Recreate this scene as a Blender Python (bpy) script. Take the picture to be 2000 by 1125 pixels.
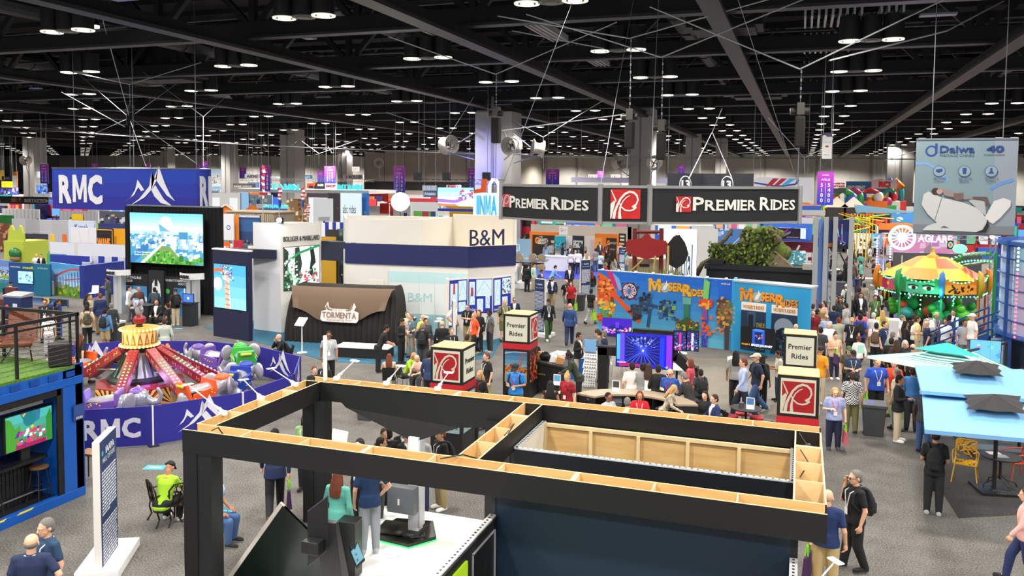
import bpy,bmesh,math,random
from math import sin,cos,pi,radians,atan2,hypot,sqrt
from mathutils import Vector,Matrix
V=Vector
sc=bpy.context.scene
for o in list(bpy.data.objects):bpy.data.objects.remove(o)
rnd=random.Random(7)
F,YAW,PIT,ROL,CY,CAMH=1615.7,.33577,.060045,.009212,448.5,7.0
_w=V((-sin(YAW)*cos(PIT),cos(YAW)*cos(PIT),-sin(PIT)))
_r0=V((cos(YAW),sin(YAW),0));_u0=_r0.cross(_w)
_R=_r0*cos(ROL)+_u0*sin(ROL);_U=-_r0*sin(ROL)+_u0*cos(ROL)
CAM=V((0,0,CAMH))
cd=bpy.data.cameras.new('camera');co=bpy.data.objects.new('camera',cd);sc.collection.objects.link(co)
m=Matrix((_R,_U,-_w)).transposed().to_4x4();m.translation=CAM;co.matrix_world=m
cd.sensor_fit='HORIZONTAL';cd.sensor_width=36;cd.lens=36*F/2000
cd.shift_y=-(562.5-CY)/2000;cd.clip_start=.1;cd.clip_end=900
sc.camera=co
w=bpy.data.worlds.new('hall_light');sc.world=w;w.use_nodes=True
w.node_tree.nodes['Background'].inputs[0].default_value=(.85,.9,1,1)
w.node_tree.nodes['Background'].inputs[1].default_value=.55
sc.view_settings.view_transform='Standard';sc.view_settings.look='None'
sc.view_settings.exposure=.35;sc.view_settings.gamma=1;sc.view_settings.use_curve_mapping=False
def hall_lamp(x,y,z,power,col=(1,.95,.88),r=.5,cone=150,rot=None,name='downlight_lamp'):
 l=bpy.data.lights.new(name,'SPOT');l.energy=power;l.color=col;l.shadow_soft_size=r
 l.spot_size=radians(cone);l.spot_blend=.5
 o=bpy.data.objects.new(name,l);o.location=(x,y,z);sc.collection.objects.link(o)
 if rot:o.rotation_euler=rot
 return o
def point_lamp(x,y,z,power,col,r=.1,name='glow_lamp'):
 l=bpy.data.lights.new(name,'POINT');l.energy=power;l.color=col;l.shadow_soft_size=r
 o=bpy.data.objects.new(name,l);o.location=(x,y,z);sc.collection.objects.link(o)
COLS=[2.6,-8.2,-17.8,-29.1,-39.8,-50.5,-61.2,-72,14,24.8]
for x in range(-200,60,16):hall_lamp(x,197,12.6,9000)
for k,y in enumerate((-4,6,16.5,27,38,48.5,59,80,101,122,150,178)):
 for x in COLS+([-88,-105,-125]if y>70 else[]):
  if y>70 and x in(-39.8,-17.8,2.6,24.8,-61.2):continue
  if y<20 and x<-45:continue
  hall_lamp(x,y,12.9,3100 if y<70 else 13000)
def ray(u,v):return _w+_R*((u-1000)/F)-_U*((v-CY)/F)
def G(u,v,z=0.):d=ray(u,v);return CAM+d*((z-CAMH)/d.z)
def AY(u,v,y):d=ray(u,v);return CAM+d*(y/d.y)
def AX(u,v,x):d=ray(u,v);return CAM+d*(x/d.x)
def AP(u,v,p0,p1):
 n=V((p1[1]-p0[1],p0[0]-p1[0],0));d=ray(u,v);return CAM+d*((V((p0[0],p0[1],0))-CAM).dot(n)/d.dot(n))
def ZH(p,v):
 lo,hi=-5,40
 for _ in range(40):
  mid=(lo+hi)/2;q=V((p[0],p[1],mid))-CAM
  if CY-F*q.dot(_U)/q.dot(_w)>v:lo=mid
  else:hi=mid
 return lo
_mats={}
def lin(c):return c/12.92 if c<=.04045 else((c+.055)/1.055)**2.4
def hexc(h):return tuple(lin(int(h[i:i+2],16)/255)for i in(0,2,4))+(1,)
def M(h,r=.6,m=0,e=0,tex=None,s=1,h2=None,a=1):
 k=(h,r,m,e,tex,s,h2,a)
 if k in _mats:return _mats[k]
 mt=bpy.data.materials.new('mat_%s_%s'%(h,tex or 'plain'));mt.use_nodes=True;nt=mt.node_tree
 b=nt.nodes['Principled BSDF'];c=hexc(h)
 b.inputs['Base Color'].default_value=c;b.inputs['Roughness'].default_value=r;b.inputs['Metallic'].default_value=m
 if e:
  b.inputs['Emission Color'].default_value=c;b.inputs['Emission Strength'].default_value=e
  b.inputs['Base Color'].default_value=(c[0]*.1,c[1]*.1,c[2]*.1,1)
 if a<1:
  b.inputs['Alpha'].default_value=a
 if tex:
  tc=nt.nodes.new('ShaderNodeTexCoord');mp=nt.nodes.new('ShaderNodeMapping');nt.links.new(tc.outputs['Object'],mp.inputs[0])
  rp=nt.nodes.new('ShaderNodeValToRGB');rp.color_ramp.elements[0].color=c;rp.color_ramp.elements[1].color=hexc(h2)
  if tex=='noise' or tex=='carpet':
   n=nt.nodes.new('ShaderNodeTexNoise');n.inputs['Scale'].default_value=s;n.inputs['Detail'].default_value=6
   n.inputs['Roughness'].default_value=.7
   rp.color_ramp.elements[0].position=.35;rp.color_ramp.elements[1].position=.65
  elif tex=='wood':
   mp.inputs['Scale'].default_value=(1,6,6)
   n=nt.nodes.new('ShaderNodeTexNoise');n.inputs['Scale'].default_value=s;n.inputs['Detail'].default_value=4
   rp.color_ramp.elements[0].position=.3;rp.color_ramp.elements[1].position=.7
  elif tex=='check':
   n=nt.nodes.new('ShaderNodeTexChecker');n.inputs['Scale'].default_value=s
  elif tex=='stripe':
   n=nt.nodes.new('ShaderNodeTexWave');n.inputs['Scale'].default_value=s;n.inputs['Distortion'].default_value=0
   n.wave_type='BANDS';n.bands_direction='DIAGONAL' if a==1 else 'X'
   rp.color_ramp.interpolation='CONSTANT';rp.color_ramp.elements[1].position=.5
  nt.links.new(mp.outputs[0],n.inputs['Vector'])
  src=n.outputs['Fac']if 'Fac' in n.outputs else n.outputs[1]
  if tex=='carpet':
   n2=nt.nodes.new('ShaderNodeTexNoise');n2.inputs['Scale'].default_value=s*.05;n2.inputs['Detail'].default_value=3
   nt.links.new(mp.outputs[0],n2.inputs['Vector'])
   ad=nt.nodes.new('ShaderNodeMath');ad.operation='MULTIPLY_ADD';ad.inputs[1].default_value=.16
   nt.links.new(n2.outputs['Fac'],ad.inputs[0])
   mu=nt.nodes.new('ShaderNodeMath');mu.operation='MULTIPLY';mu.inputs[1].default_value=.84
   nt.links.new(src,mu.inputs[0]);nt.links.new(mu.outputs[0],ad.inputs[2]);src=ad.outputs[0]
   rp.color_ramp.elements[0].position=.38;rp.color_ramp.elements[1].position=.62
  nt.links.new(src,rp.inputs[0])
  if e:nt.links.new(rp.outputs[0],b.inputs['Emission Color'])
  else:nt.links.new(rp.outputs[0],b.inputs['Base Color'])
 _mats[k]=mt;return mt
BLK=M('0b0b0c',.55);DK=M('17181a',.5);WHT=M('e9e8e6',.5);GRY=M('8d8f92',.5);STEEL=M('a9acb0',.3,.9)
CHROME=M('d0d2d6',.15,1);PLY=M('c49c60',.6,0,0,'wood',1.6,'d2b077');PLYE=M('dcc392',.6)
def tag(o,label=None,cat=None,group=None,kind=None):
 if label:o['label']=label
 if cat:o['category']=cat
 if group:o['group']=group
 if kind:o['kind']=kind
 return o
def thing(name,loc,label,cat,group=None,rz=0):
 o=bpy.data.objects.new(name,None);o.empty_display_size=.1;sc.collection.objects.link(o)
 o.location=loc;o.rotation_euler=(0,0,rz)
 o['_m']=1;return tag(o,label,cat,group)
def wm(o):
 m=Matrix.LocRotScale(o.location,o.rotation_euler,o.scale)
 return m if o.parent is None else wm(o.parent)@o.matrix_parent_inverse@m
def adopt(o,parent,local=False):
 o.parent=parent
 if not local:o.matrix_parent_inverse=wm(parent).inverted()
 return o
def copy_tree(o,parent=None):
 c=o.copy();sc.collection.objects.link(c)
 if parent:c.parent=parent
 for ch in KIDS.get(o.name,[]):
  d=copy_tree(ch,c)
 return c
KIDS={}
class MB:
 def __init__(s):s.v=[];s.f=[];s.k=[];s.mats=[]
 def mi(s,m):
  if m not in s.mats:s.mats.append(m)
  return s.mats.index(m)
 def add(s,vs,fs,m):
  n=len(s.v);s.v+=[tuple(v)for v in vs];i=s.mi(m)
  for f in fs:s.f.append([n+a for a in f]);s.k.append(i)
  return s
 def hexa(s,p,m):return s.add(p,[(0,3,2,1),(4,5,6,7),(0,1,5,4),(1,2,6,5),(2,3,7,6),(3,0,4,7)],m)
 def box(s,x0,x1,y0,y1,z0,z1,m):
  return s.hexa([(x0,y0,z0),(x1,y0,z0),(x1,y1,z0),(x0,y1,z0),(x0,y0,z1),(x1,y0,z1),(x1,y1,z1),(x0,y1,z1)],m)
 def obox(s,c,sx,sy,sz,m,rz=0):
  cx,cy,cz=c;a,b=cos(rz),sin(rz);P=[]
  for z in(cz,cz+sz):
   for x,y in((-sx/2,-sy/2),(sx/2,-sy/2),(sx/2,sy/2),(-sx/2,sy/2)):P.append((cx+x*a-y*b,cy+x*b+y*a,z))
  return s.hexa(P,m)
 def bar(s,p0,p1,w,h,m,up=(0,0,1)):
  p0,p1=V(p0),V(p1);d=(p1-p0)
  if d.length<1e-6:return s
  d.normalize();sd=d.cross(V(up))
  if sd.length<1e-4:sd=d.cross(V((0,1,0)))
  sd.normalize();u=sd.cross(d);P=[]
  for p in(p0,p1):P+=[p-sd*w/2-u*h/2,p+sd*w/2-u*h/2,p+sd*w/2+u*h/2,p-sd*w/2+u*h/2]
  return s.hexa(P,m)
 def cyl(s,p0,p1,r0,r1,m,n=12,caps=True):
  p0,p1=V(p0),V(p1);d=(p1-p0).normalized();a=d.orthogonal().normalized();b=d.cross(a);P=[]
  for p,r in((p0,r0),(p1,r1)):
   for i in range(n):t=2*pi*i/n;P.append(p+a*(r*cos(t))+b*(r*sin(t)))
  fs=[(i,(i+1)%n,n+(i+1)%n,n+i)for i in range(n)]
  if caps:fs+=[list(range(n))[::-1],list(range(n,2*n))]
  return s.add(P,fs,m)
 def tube(s,pts,r,m,n=6,closed=False):
  pts=[V(p)for p in pts];L=len(pts);P=[];prev=None
  for i,p in enumerate(pts):
   if closed:t=pts[(i+1)%L]-pts[i-1]
   else:t=pts[min(i+1,L-1)]-pts[max(i-1,0)]
   t.normalize()
   a=t.orthogonal().normalized()if prev is None else(prev-t*prev.dot(t))
   if a.length<1e-5:a=t.orthogonal()
   a.normalize();prev=a;b=t.cross(a)
   rr=r[i]if isinstance(r,(list,tuple))else r
   for k in range(n):q=2*pi*k/n;P.append(p+a*(rr*cos(q))+b*(rr*sin(q)))
  fs=[]
  for i in range(L if closed else L-1):
   for k in range(n):
    j=(i+1)%L;fs.append((i*n+k,i*n+(k+1)%n,j*n+(k+1)%n,j*n+k))
  if not closed:fs+=[list(range(n))[::-1],list(range((L-1)*n,L*n))]
  return s.add(P,fs,m)
 def lathe(s,c,prof,m,n=24,sx=1,sy=1):
  P=[];c=V(c)
  for r,z in prof:
   for i in range(n):t=2*pi*i/n;P.append(c+V((r*cos(t)*sx,r*sin(t)*sy,z)))
  fs=[]
  for j in range(len(prof)-1):
   for i in range(n):fs.append((j*n+i,j*n+(i+1)%n,(j+1)*n+(i+1)%n,(j+1)*n+i))
  if prof[0][0]>1e-6:fs.append(list(range(n))[::-1])
  if prof[-1][0]>1e-6:fs.append([(len(prof)-1)*n+i for i in range(n)])
  return s.add(P,fs,m)
 def ball(s,c,rx,ry,rz,m,n=12,k=8,rot=None):
  P=[];c=V(c)
  for j in range(k+1):
   ph=-pi/2+pi*j/k
   for i in range(n):
    t=2*pi*i/n;q=V((rx*cos(ph)*cos(t),ry*cos(ph)*sin(t),rz*sin(ph)))
    if rot:q=rot@q
    P.append(c+q)
  fs=[(j*n+i,j*n+(i+1)%n,(j+1)*n+(i+1)%n,(j+1)*n+i)for j in range(k)for i in range(n)]
  return s.add(P,fs,m)
 def prism(s,pts,z0,z1,m,mtop=None):
  n=len(pts);P=[(p[0],p[1],z0)for p in pts]+[(p[0],p[1],z1)for p in pts]
  a=sum(pts[i][0]*pts[(i+1)%n][1]-pts[(i+1)%n][0]*pts[i][1]for i in range(n))
  o=list(range(n))if a>0 else list(range(n))[::-1]
  P=[P[i]for i in o]+[P[n+i]for i in o]
  s.add(P,[tuple(range(n))[::-1]]+[(i,(i+1)%n,n+(i+1)%n,n+i)for i in range(n)],m)
  return s.add(P[n:],[tuple(range(n))],mtop or m)
 def plate(s,fr,pts,d0,d1,m):
  n=len(pts);a=sum(pts[i][0]*pts[(i+1)%n][1]-pts[(i+1)%n][0]*pts[i][1]for i in range(n))
  if a<0:pts=pts[::-1]
  P=[fr.P(x,y,d0)for x,y in pts]+[fr.P(x,y,d1)for x,y in pts]
  return s.add(P,[tuple(range(n))[::-1],tuple(range(n,2*n))]+[(i,(i+1)%n,n+(i+1)%n,n+i)for i in range(n)],m)
 def rect(s,fr,x0,y0,x1,y1,d0,d1,m):return s.plate(fr,[(x0,y0),(x1,y0),(x1,y1),(x0,y1)],d0,d1,m)
 def quad(s,a,b,c,d,m):return s.add([a,b,c,d],[(0,1,2,3)],m)
 def text(s,fr,t,x,y,h,m,d0=.004,d1=.012,w=None,bold=0,align='l',fn=None):
  vs,fs,W=text_geo(t,bold);sx=h if w is None else w/max(W,1e-3);ox=x-(W*sx/2 if align=='c' else W*sx if align=='r' else 0)
  n=len(vs);f2=fn or fr.P
  P=[f2(ox+a*sx,y+b*h,d1+zo)for a,b,zo in vs]
  s.add(P,fs,m)
  if d1-d0>.01:
   e={}
   for f in fs:
    for i in range(len(f)):
     k=(f[i],f[(i+1)%len(f)])
     if(k[1],k[0])in e:del e[(k[1],k[0])]
     else:e[k]=1
   Q=P+[f2(ox+a*sx,y+b*h,d0)for a,b,zo in vs]
   s.add(Q,[(k[1],k[0],n+k[0],n+k[1])for k in e],m)
  return s
 def build(s,name,parent=None,smooth=False,bevel=0,local=False,**kw):
  me=bpy.data.meshes.new(name);me.from_pydata(s.v,[],s.f);me.update()
  for m_ in s.mats:me.materials.append(m_)
  me.polygons.foreach_set('material_index',s.k)
  if smooth:me.polygons.foreach_set('use_smooth',[True]*len(s.f))
  o=bpy.data.objects.new(name,me);sc.collection.objects.link(o)
  if parent:adopt(o,parent,local);KIDS.setdefault(parent.name,[]).append(o)
  if bevel:
   b=o.modifiers.new('edge','BEVEL');b.width=bevel;b.segments=2;b.limit_method='ANGLE'
  if smooth=='auto':
   me.polygons.foreach_set('use_smooth',[True]*len(s.f));me.set_sharp_from_angle(angle=radians(40))
  return tag(o,**kw)if kw else o
_tg={}
def text_geo(t,bold=0):
 k=(t,bold)
 if k not in _tg and bold>.02 and 'M' in t:
  vs,fs,x=[],[],0.
  for ch in t:
   if ch==' ':x+=.35;continue
   if ch=='M':g,f,W=[(a*.95,c_,0)for a,c_ in((0,0),(0,1),(.26,1),(.5,.4),(.74,1),(1,1),(1,0),(.78,0),(.78,.62),(.58,.1),(.42,.1),(.22,.62),(.22,0))],[tuple(range(13))[::-1]],.95
   else:g,f,W=text_geo(ch,bold)
   fs+=[tuple(i+len(vs)for i in q)for q in f];vs+=[(a+x,c_,z)for a,c_,z in g];x+=W+.13
  _tg[k]=(vs,fs,x-.13)
 if k not in _tg:
  c=bpy.data.curves.new('t','FONT');c.body=t;c.size=1.37;c.resolution_u=2;c.offset=min(bold,.012);c.fill_mode='FRONT'
  o=bpy.data.objects.new('t',c);me=bpy.data.meshes.new_from_object(o)
  vs=[(v.co.x,v.co.y)for v in me.vertices];fs=[tuple(p.vertices)for p in me.polygons]
  if not vs:vs=[(0,0)]
  x0=min(v[0]for v in vs);W=max(v[0]for v in vs)-x0
  d_=bold-.012
  if d_>.004:
   n=len(vs);base=vs;vs=[];f0=fs;fs=[]
   for q,(ex,ey)in enumerate(((0,0),(d_,d_),(d_,-d_),(-d_,d_),(-d_,-d_))):
    vs+=[(a+ex,b+ey,.0025*q)for a,b in base];fs+=[tuple(i+q*n for i in f)for f in f0]
  _tg[k]=([(v[0]-x0,v[1],v[2]if len(v)>2 else 0)for v in vs],fs,W)
  bpy.data.objects.remove(o);bpy.data.meshes.remove(me);bpy.data.curves.remove(c)
 return _tg[k]
class Fr:
 def __init__(s,p0,p1,z=None):
  p0=V(p0);p1=V(p1);s.o=V((p0.x,p0.y,p0.z if z is None else z));s.ex=V((p1.x-p0.x,p1.y-p0.y,0));s.w=s.ex.length
  s.ex.normalize();s.ez=V((0,0,1));s.n=s.ex.cross(s.ez)
 def P(s,x,y,d=0):return s.o+s.ex*x+s.ez*y+s.n*d
def pic(fr,w,h,shapes,name,parent,e=0,d=.01,x0=0,y0=0,back=None,r=.5,th=.0012,fn=None,**kw):
 """a printed or lit picture: flat shapes in unit coordinates laid over each other"""
 b=MB();f2=fn or fr.P;k=0
 def mm(c):return M(c,r,0,e)
 def poly(c,pts):
  nonlocal k;k+=1
  pts=[(min(max(x,0),1),min(max(y,0),1))for x,y in pts]
  b.add([f2(x0+x*w,y0+y*h,d+k*th)for x,y in pts],[tuple(range(len(pts)))],mm(c))
 if back:poly(back,[(0,0),(1,0),(1,1),(0,1)])
 asp=h/w
 for sh in shapes:
  t,c=sh[0],sh[1]
  if t=='r':_,_,a0,b0,a1,b1=sh;poly(c,[(a0,b0),(a1,b0),(a1,b1),(a0,b1)])
  elif t=='p':poly(c,sh[2])
  elif t=='c':
   x,y,rx=sh[2:5];ry=sh[5]if len(sh)>5 else rx/asp
   poly(c,[(x+rx*cos(2*pi*i/20),y+ry*sin(2*pi*i/20))for i in range(20)])
  elif t=='l':
   pts,lw=sh[2],sh[3]
   k+=1
   for i in range(len(pts)-1):
    (xa,ya),(xb,yb)=pts[i],pts[i+1];dx,dy=(xb-xa)*w,(yb-ya)*h;L=hypot(dx,dy)or 1
    nx,ny=-dy/L*lw/2*w,dx/L*lw/2*w
    q=[(xa*w+nx,ya*h+ny),(xa*w-nx,ya*h-ny),(xb*w-nx,yb*h-ny),(xb*w+nx,yb*h+ny)]
    b.add([f2(x0+X,y0+Y,d+(k+(i%2)*.5)*th)for X,Y in q],[(0,1,2,3)],mm(c))
  elif t=='n':
   _,cs,n,a0,b0,a1,b1,sz=sh;cs=cs.split();k+=2
   for i in range(n):
    x,y=rnd.uniform(a0,a1),rnd.uniform(b0,b1);q=sz*rnd.uniform(.5,1.3);g=rnd.uniform(.4,1.4)
    poly_=[(x-q,y-q*g/asp),(x+q,y-q*g*.8/asp),(x+q*.9,y+q*g/asp),(x-q*.8,y+q*g*.7/asp)]
    poly_=[(min(max(X,0),1),min(max(Y,0),1))for X,Y in poly_]
    b.add([f2(x0+X*w,y0+Y*h,d+(k+i*.01)*th)for X,Y in poly_],[(0,1,2,3)],mm(cs[i%len(cs)]))
  elif t=='t':
   txt,x,y,hh=sh[2:6];k+=1;ww=sh[6]if len(sh)>6 else None;bo=sh[7]if len(sh)>7 else 0
   b.text(fr,txt,x0+x*w,y0+y*h,hh*h,mm(c),d+k*th,d+k*th,w=ww*w if ww else None,fn=fn,bold=bo)
 return b.build(name,parent,**kw)
def grad(c0,c1,n=8,y0=0,y1=1):
 a=[int(c0[i:i+2],16)for i in(0,2,4)];b=[int(c1[i:i+2],16)for i in(0,2,4)];out=[]
 for i in range(n):
  t=i/(n-1);c=''.join('%02x'%round(a[j]+(b[j]-a[j])*t)for j in range(3))
  out.append(('r',c,0,y0+(y1-y0)*i/n,1,y0+(y1-y0)*(i+1)/n))
 return out
#THE HALL
CARPET=M('393734',.95,0,0,'carpet',30,'7c7873')
b=MB();b.box(-260,70,-12,206,-.05,0,CARPET);b.build('floor',kind='structure')
DECK=M('131315',.9)
b=MB();b.box(-260,70,-4,206,17,17.2,DECK)
for i in range(60):
 y=4+i*3.4;b.box(-260,70,y,y+.12,16.7,17,M('1d1d20',.8))
b.build('ceiling',kind='structure')
WALLM=M('a29e98',.8,0,0,'noise',.15,'b3afa8')
b=MB();b.box(-260,70,205,206,0,17.2,WALLM)
for i in range(28):b.box(-250+i*11.5,-249.6+i*11.5,204.7,205,0,17,M('85827d',.8))
b.build('wall_back',kind='structure')
b=MB();b.box(60,61,20,205,0,17.2,WALLM)
for i in range(16):b.box(59.7,60,30+i*11,30.5+i*11,0,17,M('85827d',.8))
b.build('wall_right',kind='structure')
b=MB();b.box(-261,-260,20,205,0,17.2,WALLM);b.build('wall_left',kind='structure')
p0,p1,p2=AY(712,345,165),AY(952,345,165),AY(952,345,200)
b=MB();b.prism([(p0.x,p0.y),(p1.x,p1.y),(p1.x,204),(p0.x,204)],0,17,M('b2ab9e',.8))
for i in range(7):
 x=p0.x+(p1.x-p0.x)*i/6;b.box(x,x+.15,p0.y-.1,p0.y,0,17,M('8e887e',.8))
b.box(p0.x,p1.x,p0.y-.25,p0.y,4.6,6.4,M('2c2b2c',.8))
b.build('wall_service_core',kind='structure')
TRUSS=M('111113',.6);FLANGE=M('2a2b2f',.5);DUCT=M('232426',.5)
def truss_x(y,x0,x1,z=13.3,full=True):
 b=MB();b.box(x0,x1,y-.22,y+.22,z+.12,z+.75,TRUSS);b.box(x0,x1,y-.3,y+.3,z,z+.12,FLANGE)
 b.box(x0,x1,y-.2,y+.2,16.2,16.6,TRUSS)
 n=int((x1-x0)/5.4)
 if full:
  for i in range(n):
   a=x0+i*5.4;b.bar((a,y,z+.4),(a+2.7,y,16.4),.28,.28,TRUSS,(0,1,0));b.bar((a+2.7,y,16.4),(a+5.4,y,z+.4),.28,.28,TRUSS,(0,1,0))
   b.box(a-.15,a+.15,y-.15,y+.15,z+.4,16.4,TRUSS)
 b.build('ceiling_truss',kind='structure')
for k,y in enumerate((11.8,22,32.2,42.6,52.8,62.6,71.5,80.5,91,101.5,112,122.5,133,143.5,154,164.5,175,185.5,196)):
 truss_x(y,-30-y*1.15,12+y*.28,13.3,y<130)
for gx in(-3,8.2,-13.6,-24.2,-45,-66,-88,-110,-135,19,30,45):
 b=MB();b.box(gx-.35,gx+.35,6,205,12.75,12.9,FLANGE);b.box(gx-.12,gx+.12,6,205,12.9,13.35,TRUSS)
 b.build('ceiling_girder',kind='structure')
for i in range(26):
 y=9+i*5.7+rnd.uniform(-1,1);b=MB()
 b.cyl((-20-y*1.05,y,14.2+rnd.random()*1.8),(12+y*.25,y+rnd.uniform(-.3,.3),14.2+rnd.random()*1.8),.06+.05*rnd.random(),.06,M('3a3b3f',.5),6)
 b.build('ceiling_pipe',kind='structure')
for x,z,r in((-6,15.2,.5),(-21,15.2,.6),(-35,15,.55),(13,15.2,.6),(-52,15.1,.6),(-75,15,.6)):
 b=MB();b.cyl((x,5,z),(x,200,z),r,r,DUCT,14)
 for i in range(45):b.cyl((x,6+i*4.3,z),(x,6.15+i*4.3,z),r+.05,r+.05,M('2d2e31',.5),14)
 b.build('ceiling_duct',kind='structure')
def baffle(x,y,n,L,sp=.28,name='ceiling_baffle'):
 b=MB()
 for i in range(n):b.box(x+i*sp,x+i*sp+.09,y,y+L,14.1,14.4,M('b9b9bb',.5))
 for yy in(y,y+L/2,y+L):b.box(x-.2,x+n*sp+.2,yy-.04,yy+.04,14.4,14.5,TRUSS)
 b.build(name,kind='structure')
for j,y in enumerate((21.5,25,29,33.4,38,44,54)):
 p=AY(1568,60,y);baffle(-.1,y,9,3.0 if y<40 else 5);baffle(2.9,y,4,3.0)
for y in(22.6,33.3,43):baffle(-17.5,y,5,6,.25);baffle(-12.3,y+1,4,7,.25)
baffle(-5.4,22.5,6,8,.26)
for u,v,y,s_ in((1415,145,38,1.0),(1690,90,31,.9),(230,135,45,1.2),(1480,235,66,1.3),(330,140,44,1.5)):
 p=AY(u,v,y);p.z=max(p.z,14.3);b=MB();b.box(p.x-1.6*s_,p.x+1.6*s_,y-1,y+1,p.z-.6*s_,p.z+.9*s_,M('101012',.6));b.box(p.x-1.3*s_,p.x+1.3*s_,y-1.1,y+.9,p.z-.75*s_,p.z-.6*s_,M('242527',.6))
 for q in(-.7,.7):
  for rr in(.5,.34,.18):b.tube([(p.x+q*s_+rr*cos(a*pi/9),y-1.03,p.z+.2+rr*sin(a*pi/9))for a in range(18)],.025,M('3a3b3e',.4),4,True)
 b.build('ceiling_air_handler',kind='structure')
CAN=M('2b2b2d',.5,.3);LENS=M('fff6e6',.4,0,14);RIM=M('d8d2c4',.4,0,1.2);OFF=M('6d6c69',.4)
def can_mesh(lit):
 b=MB();b.cyl((0,0,.02),(0,0,1.05),.42,.42,CAN,20);b.cyl((0,0,1.05),(0,0,2.6),.03,.03,TRUSS,6)
 c=MB();c.lathe((0,0,0),[(.24,.03),(.44,.0),(.45,.05),(.24,.06)],RIM if lit else OFF,24)
 d=MB();d.lathe((0,0,0),[(0,-.02),(.2,-.01),(.25,.03)],LENS if lit else OFF,20)
 return b,c,d
LIT='round black can downlight burning white under the dark ceiling trusses'
DIM='unlit grey can downlight hanging between two burning ones under the ceiling'
protos={}
for lit in(1,0):
 r=thing('ceiling_light',(0,0,-50),LIT if lit else DIM,'ceiling light','lit can downlights' if lit else 'unlit can downlights');r.location=(0,0,0)
 b,c,d=can_mesh(lit);b.build('housing',r,'auto');c.build('rim',r,True);d.build('lens',r,True);protos[lit]=r
spots=[]
ROWS=[16.5,27.1,38,48.3,58.6,61]+[70+10.3*i for i in range(13)]
XS=[2.6,-8.2,-17.8,-29.1,-39.8,-50.5]+[-61.2-10.7*i for i in range(14)]+[14.1,24.8,35.5,46.2,56]
def seen(x,y,z):
 q=V((x,y,z))-CAM;c=q.dot(_w)
 if c<1:return None
 return 1000+F*q.dot(_R)/c,CY-F*q.dot(_U)/c
for y in ROWS[:5]+ROWS[6:]:
 for x in XS:
  for dx,lit in((-.85,1),(.85,1),(0,0)):
   if not lit and y>62:continue
   s_=seen(x+dx,y,13)
   if s_ and-20<s_[0]<2020 and s_[1]>-25:spots.append((hypot(x+dx,y),x+dx,y+.02*(x+17),lit,y,x,dx))
spots.sort();used={0:0,1:0}
ORD='first second third fourth fifth sixth seventh eighth ninth tenth eleventh twelfth thirteenth fourteenth fifteenth sixteenth seventeenth eighteenth nineteenth twentieth'.split()
rws=sorted({s_[4]for s_ in spots});cl_={r_:sorted({s_[5]for s_ in spots if s_[4]==r_})for r_ in rws}
for d,x,y,lit,ry,gx,dx in spots[:300]:
 o=protos[lit]if not used[lit]else copy_tree(protos[lit]);used[lit]=1;o.location=(x,y,13)
 ci,cn=cl_[ry].index(gx),len(cl_[ry])
 o['label']=('lit can downlight, %s of its pair, '%('left' if dx<0 else 'right')if lit else 'unlit grey can between the lit pair, ')+'%s pair from %s, %s lamp row back'%(ORD[min(ci,cn-1-ci)],'left' if ci*2<cn else 'right',ORD[rws.index(ry)])
if len(spots)>300:
 b=MB()
 for d,x,y,lit,ry,gx,dx in spots[300:]:b.cyl((x,y,12.98),(x,y,13.05),.45,.45,RIM,8);b.cyl((x,y,13.05),(x,y,14),.42,.42,CAN,8)
 b.build('distant_ceiling_light',label='far off downlights dotted over the end of the dark ceiling',cat='ceiling light',kind='stuff')
for i in range(70):
 y=rnd.uniform(24,120);x=rnd.uniform(-20-y*1.0,8+y*.25);s_=seen(x,y,14)
 b=MB();b.box(x,x+rnd.uniform(.5,1.4),y,y+.5,13.9,13.98,M('8f94a6' if i%4 else '8f8fd8',.4));b.box(x+.2,x+.25,y+.2,y+.25,13.98,17,TRUSS)
 b.build('ceiling_register',kind='structure')
def column(u,v_mid,y,w,name='column',dy=2.4,blue=False):
 p=AY(u,v_mid,y);b=MB();b.box(p.x-w/2,p.x+w/2,y,y+dy,0,12.4 if y==62 else 13.6,M('a9a7a3',.8))
 b.box(p.x-w*.06,p.x+w*.02,y-.03,y,0,13.6,M('7e7c79',.8));b.box(p.x-w/2,p.x+w/2,y-.02,y,12.9,13,M('6c6b69',.8));b.build(name,kind='structure')
 return p
for u,y,w in((55,102,2.4),(561,96,2.3),(440,125,1.9),(963,62,3.1),(1251,75,2.1),(1352,112,1.8),(668,150,2.2),(1408,130,1.6),(1760,150,4),(320,150,2)):
 column(u,300,y,w)
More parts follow.
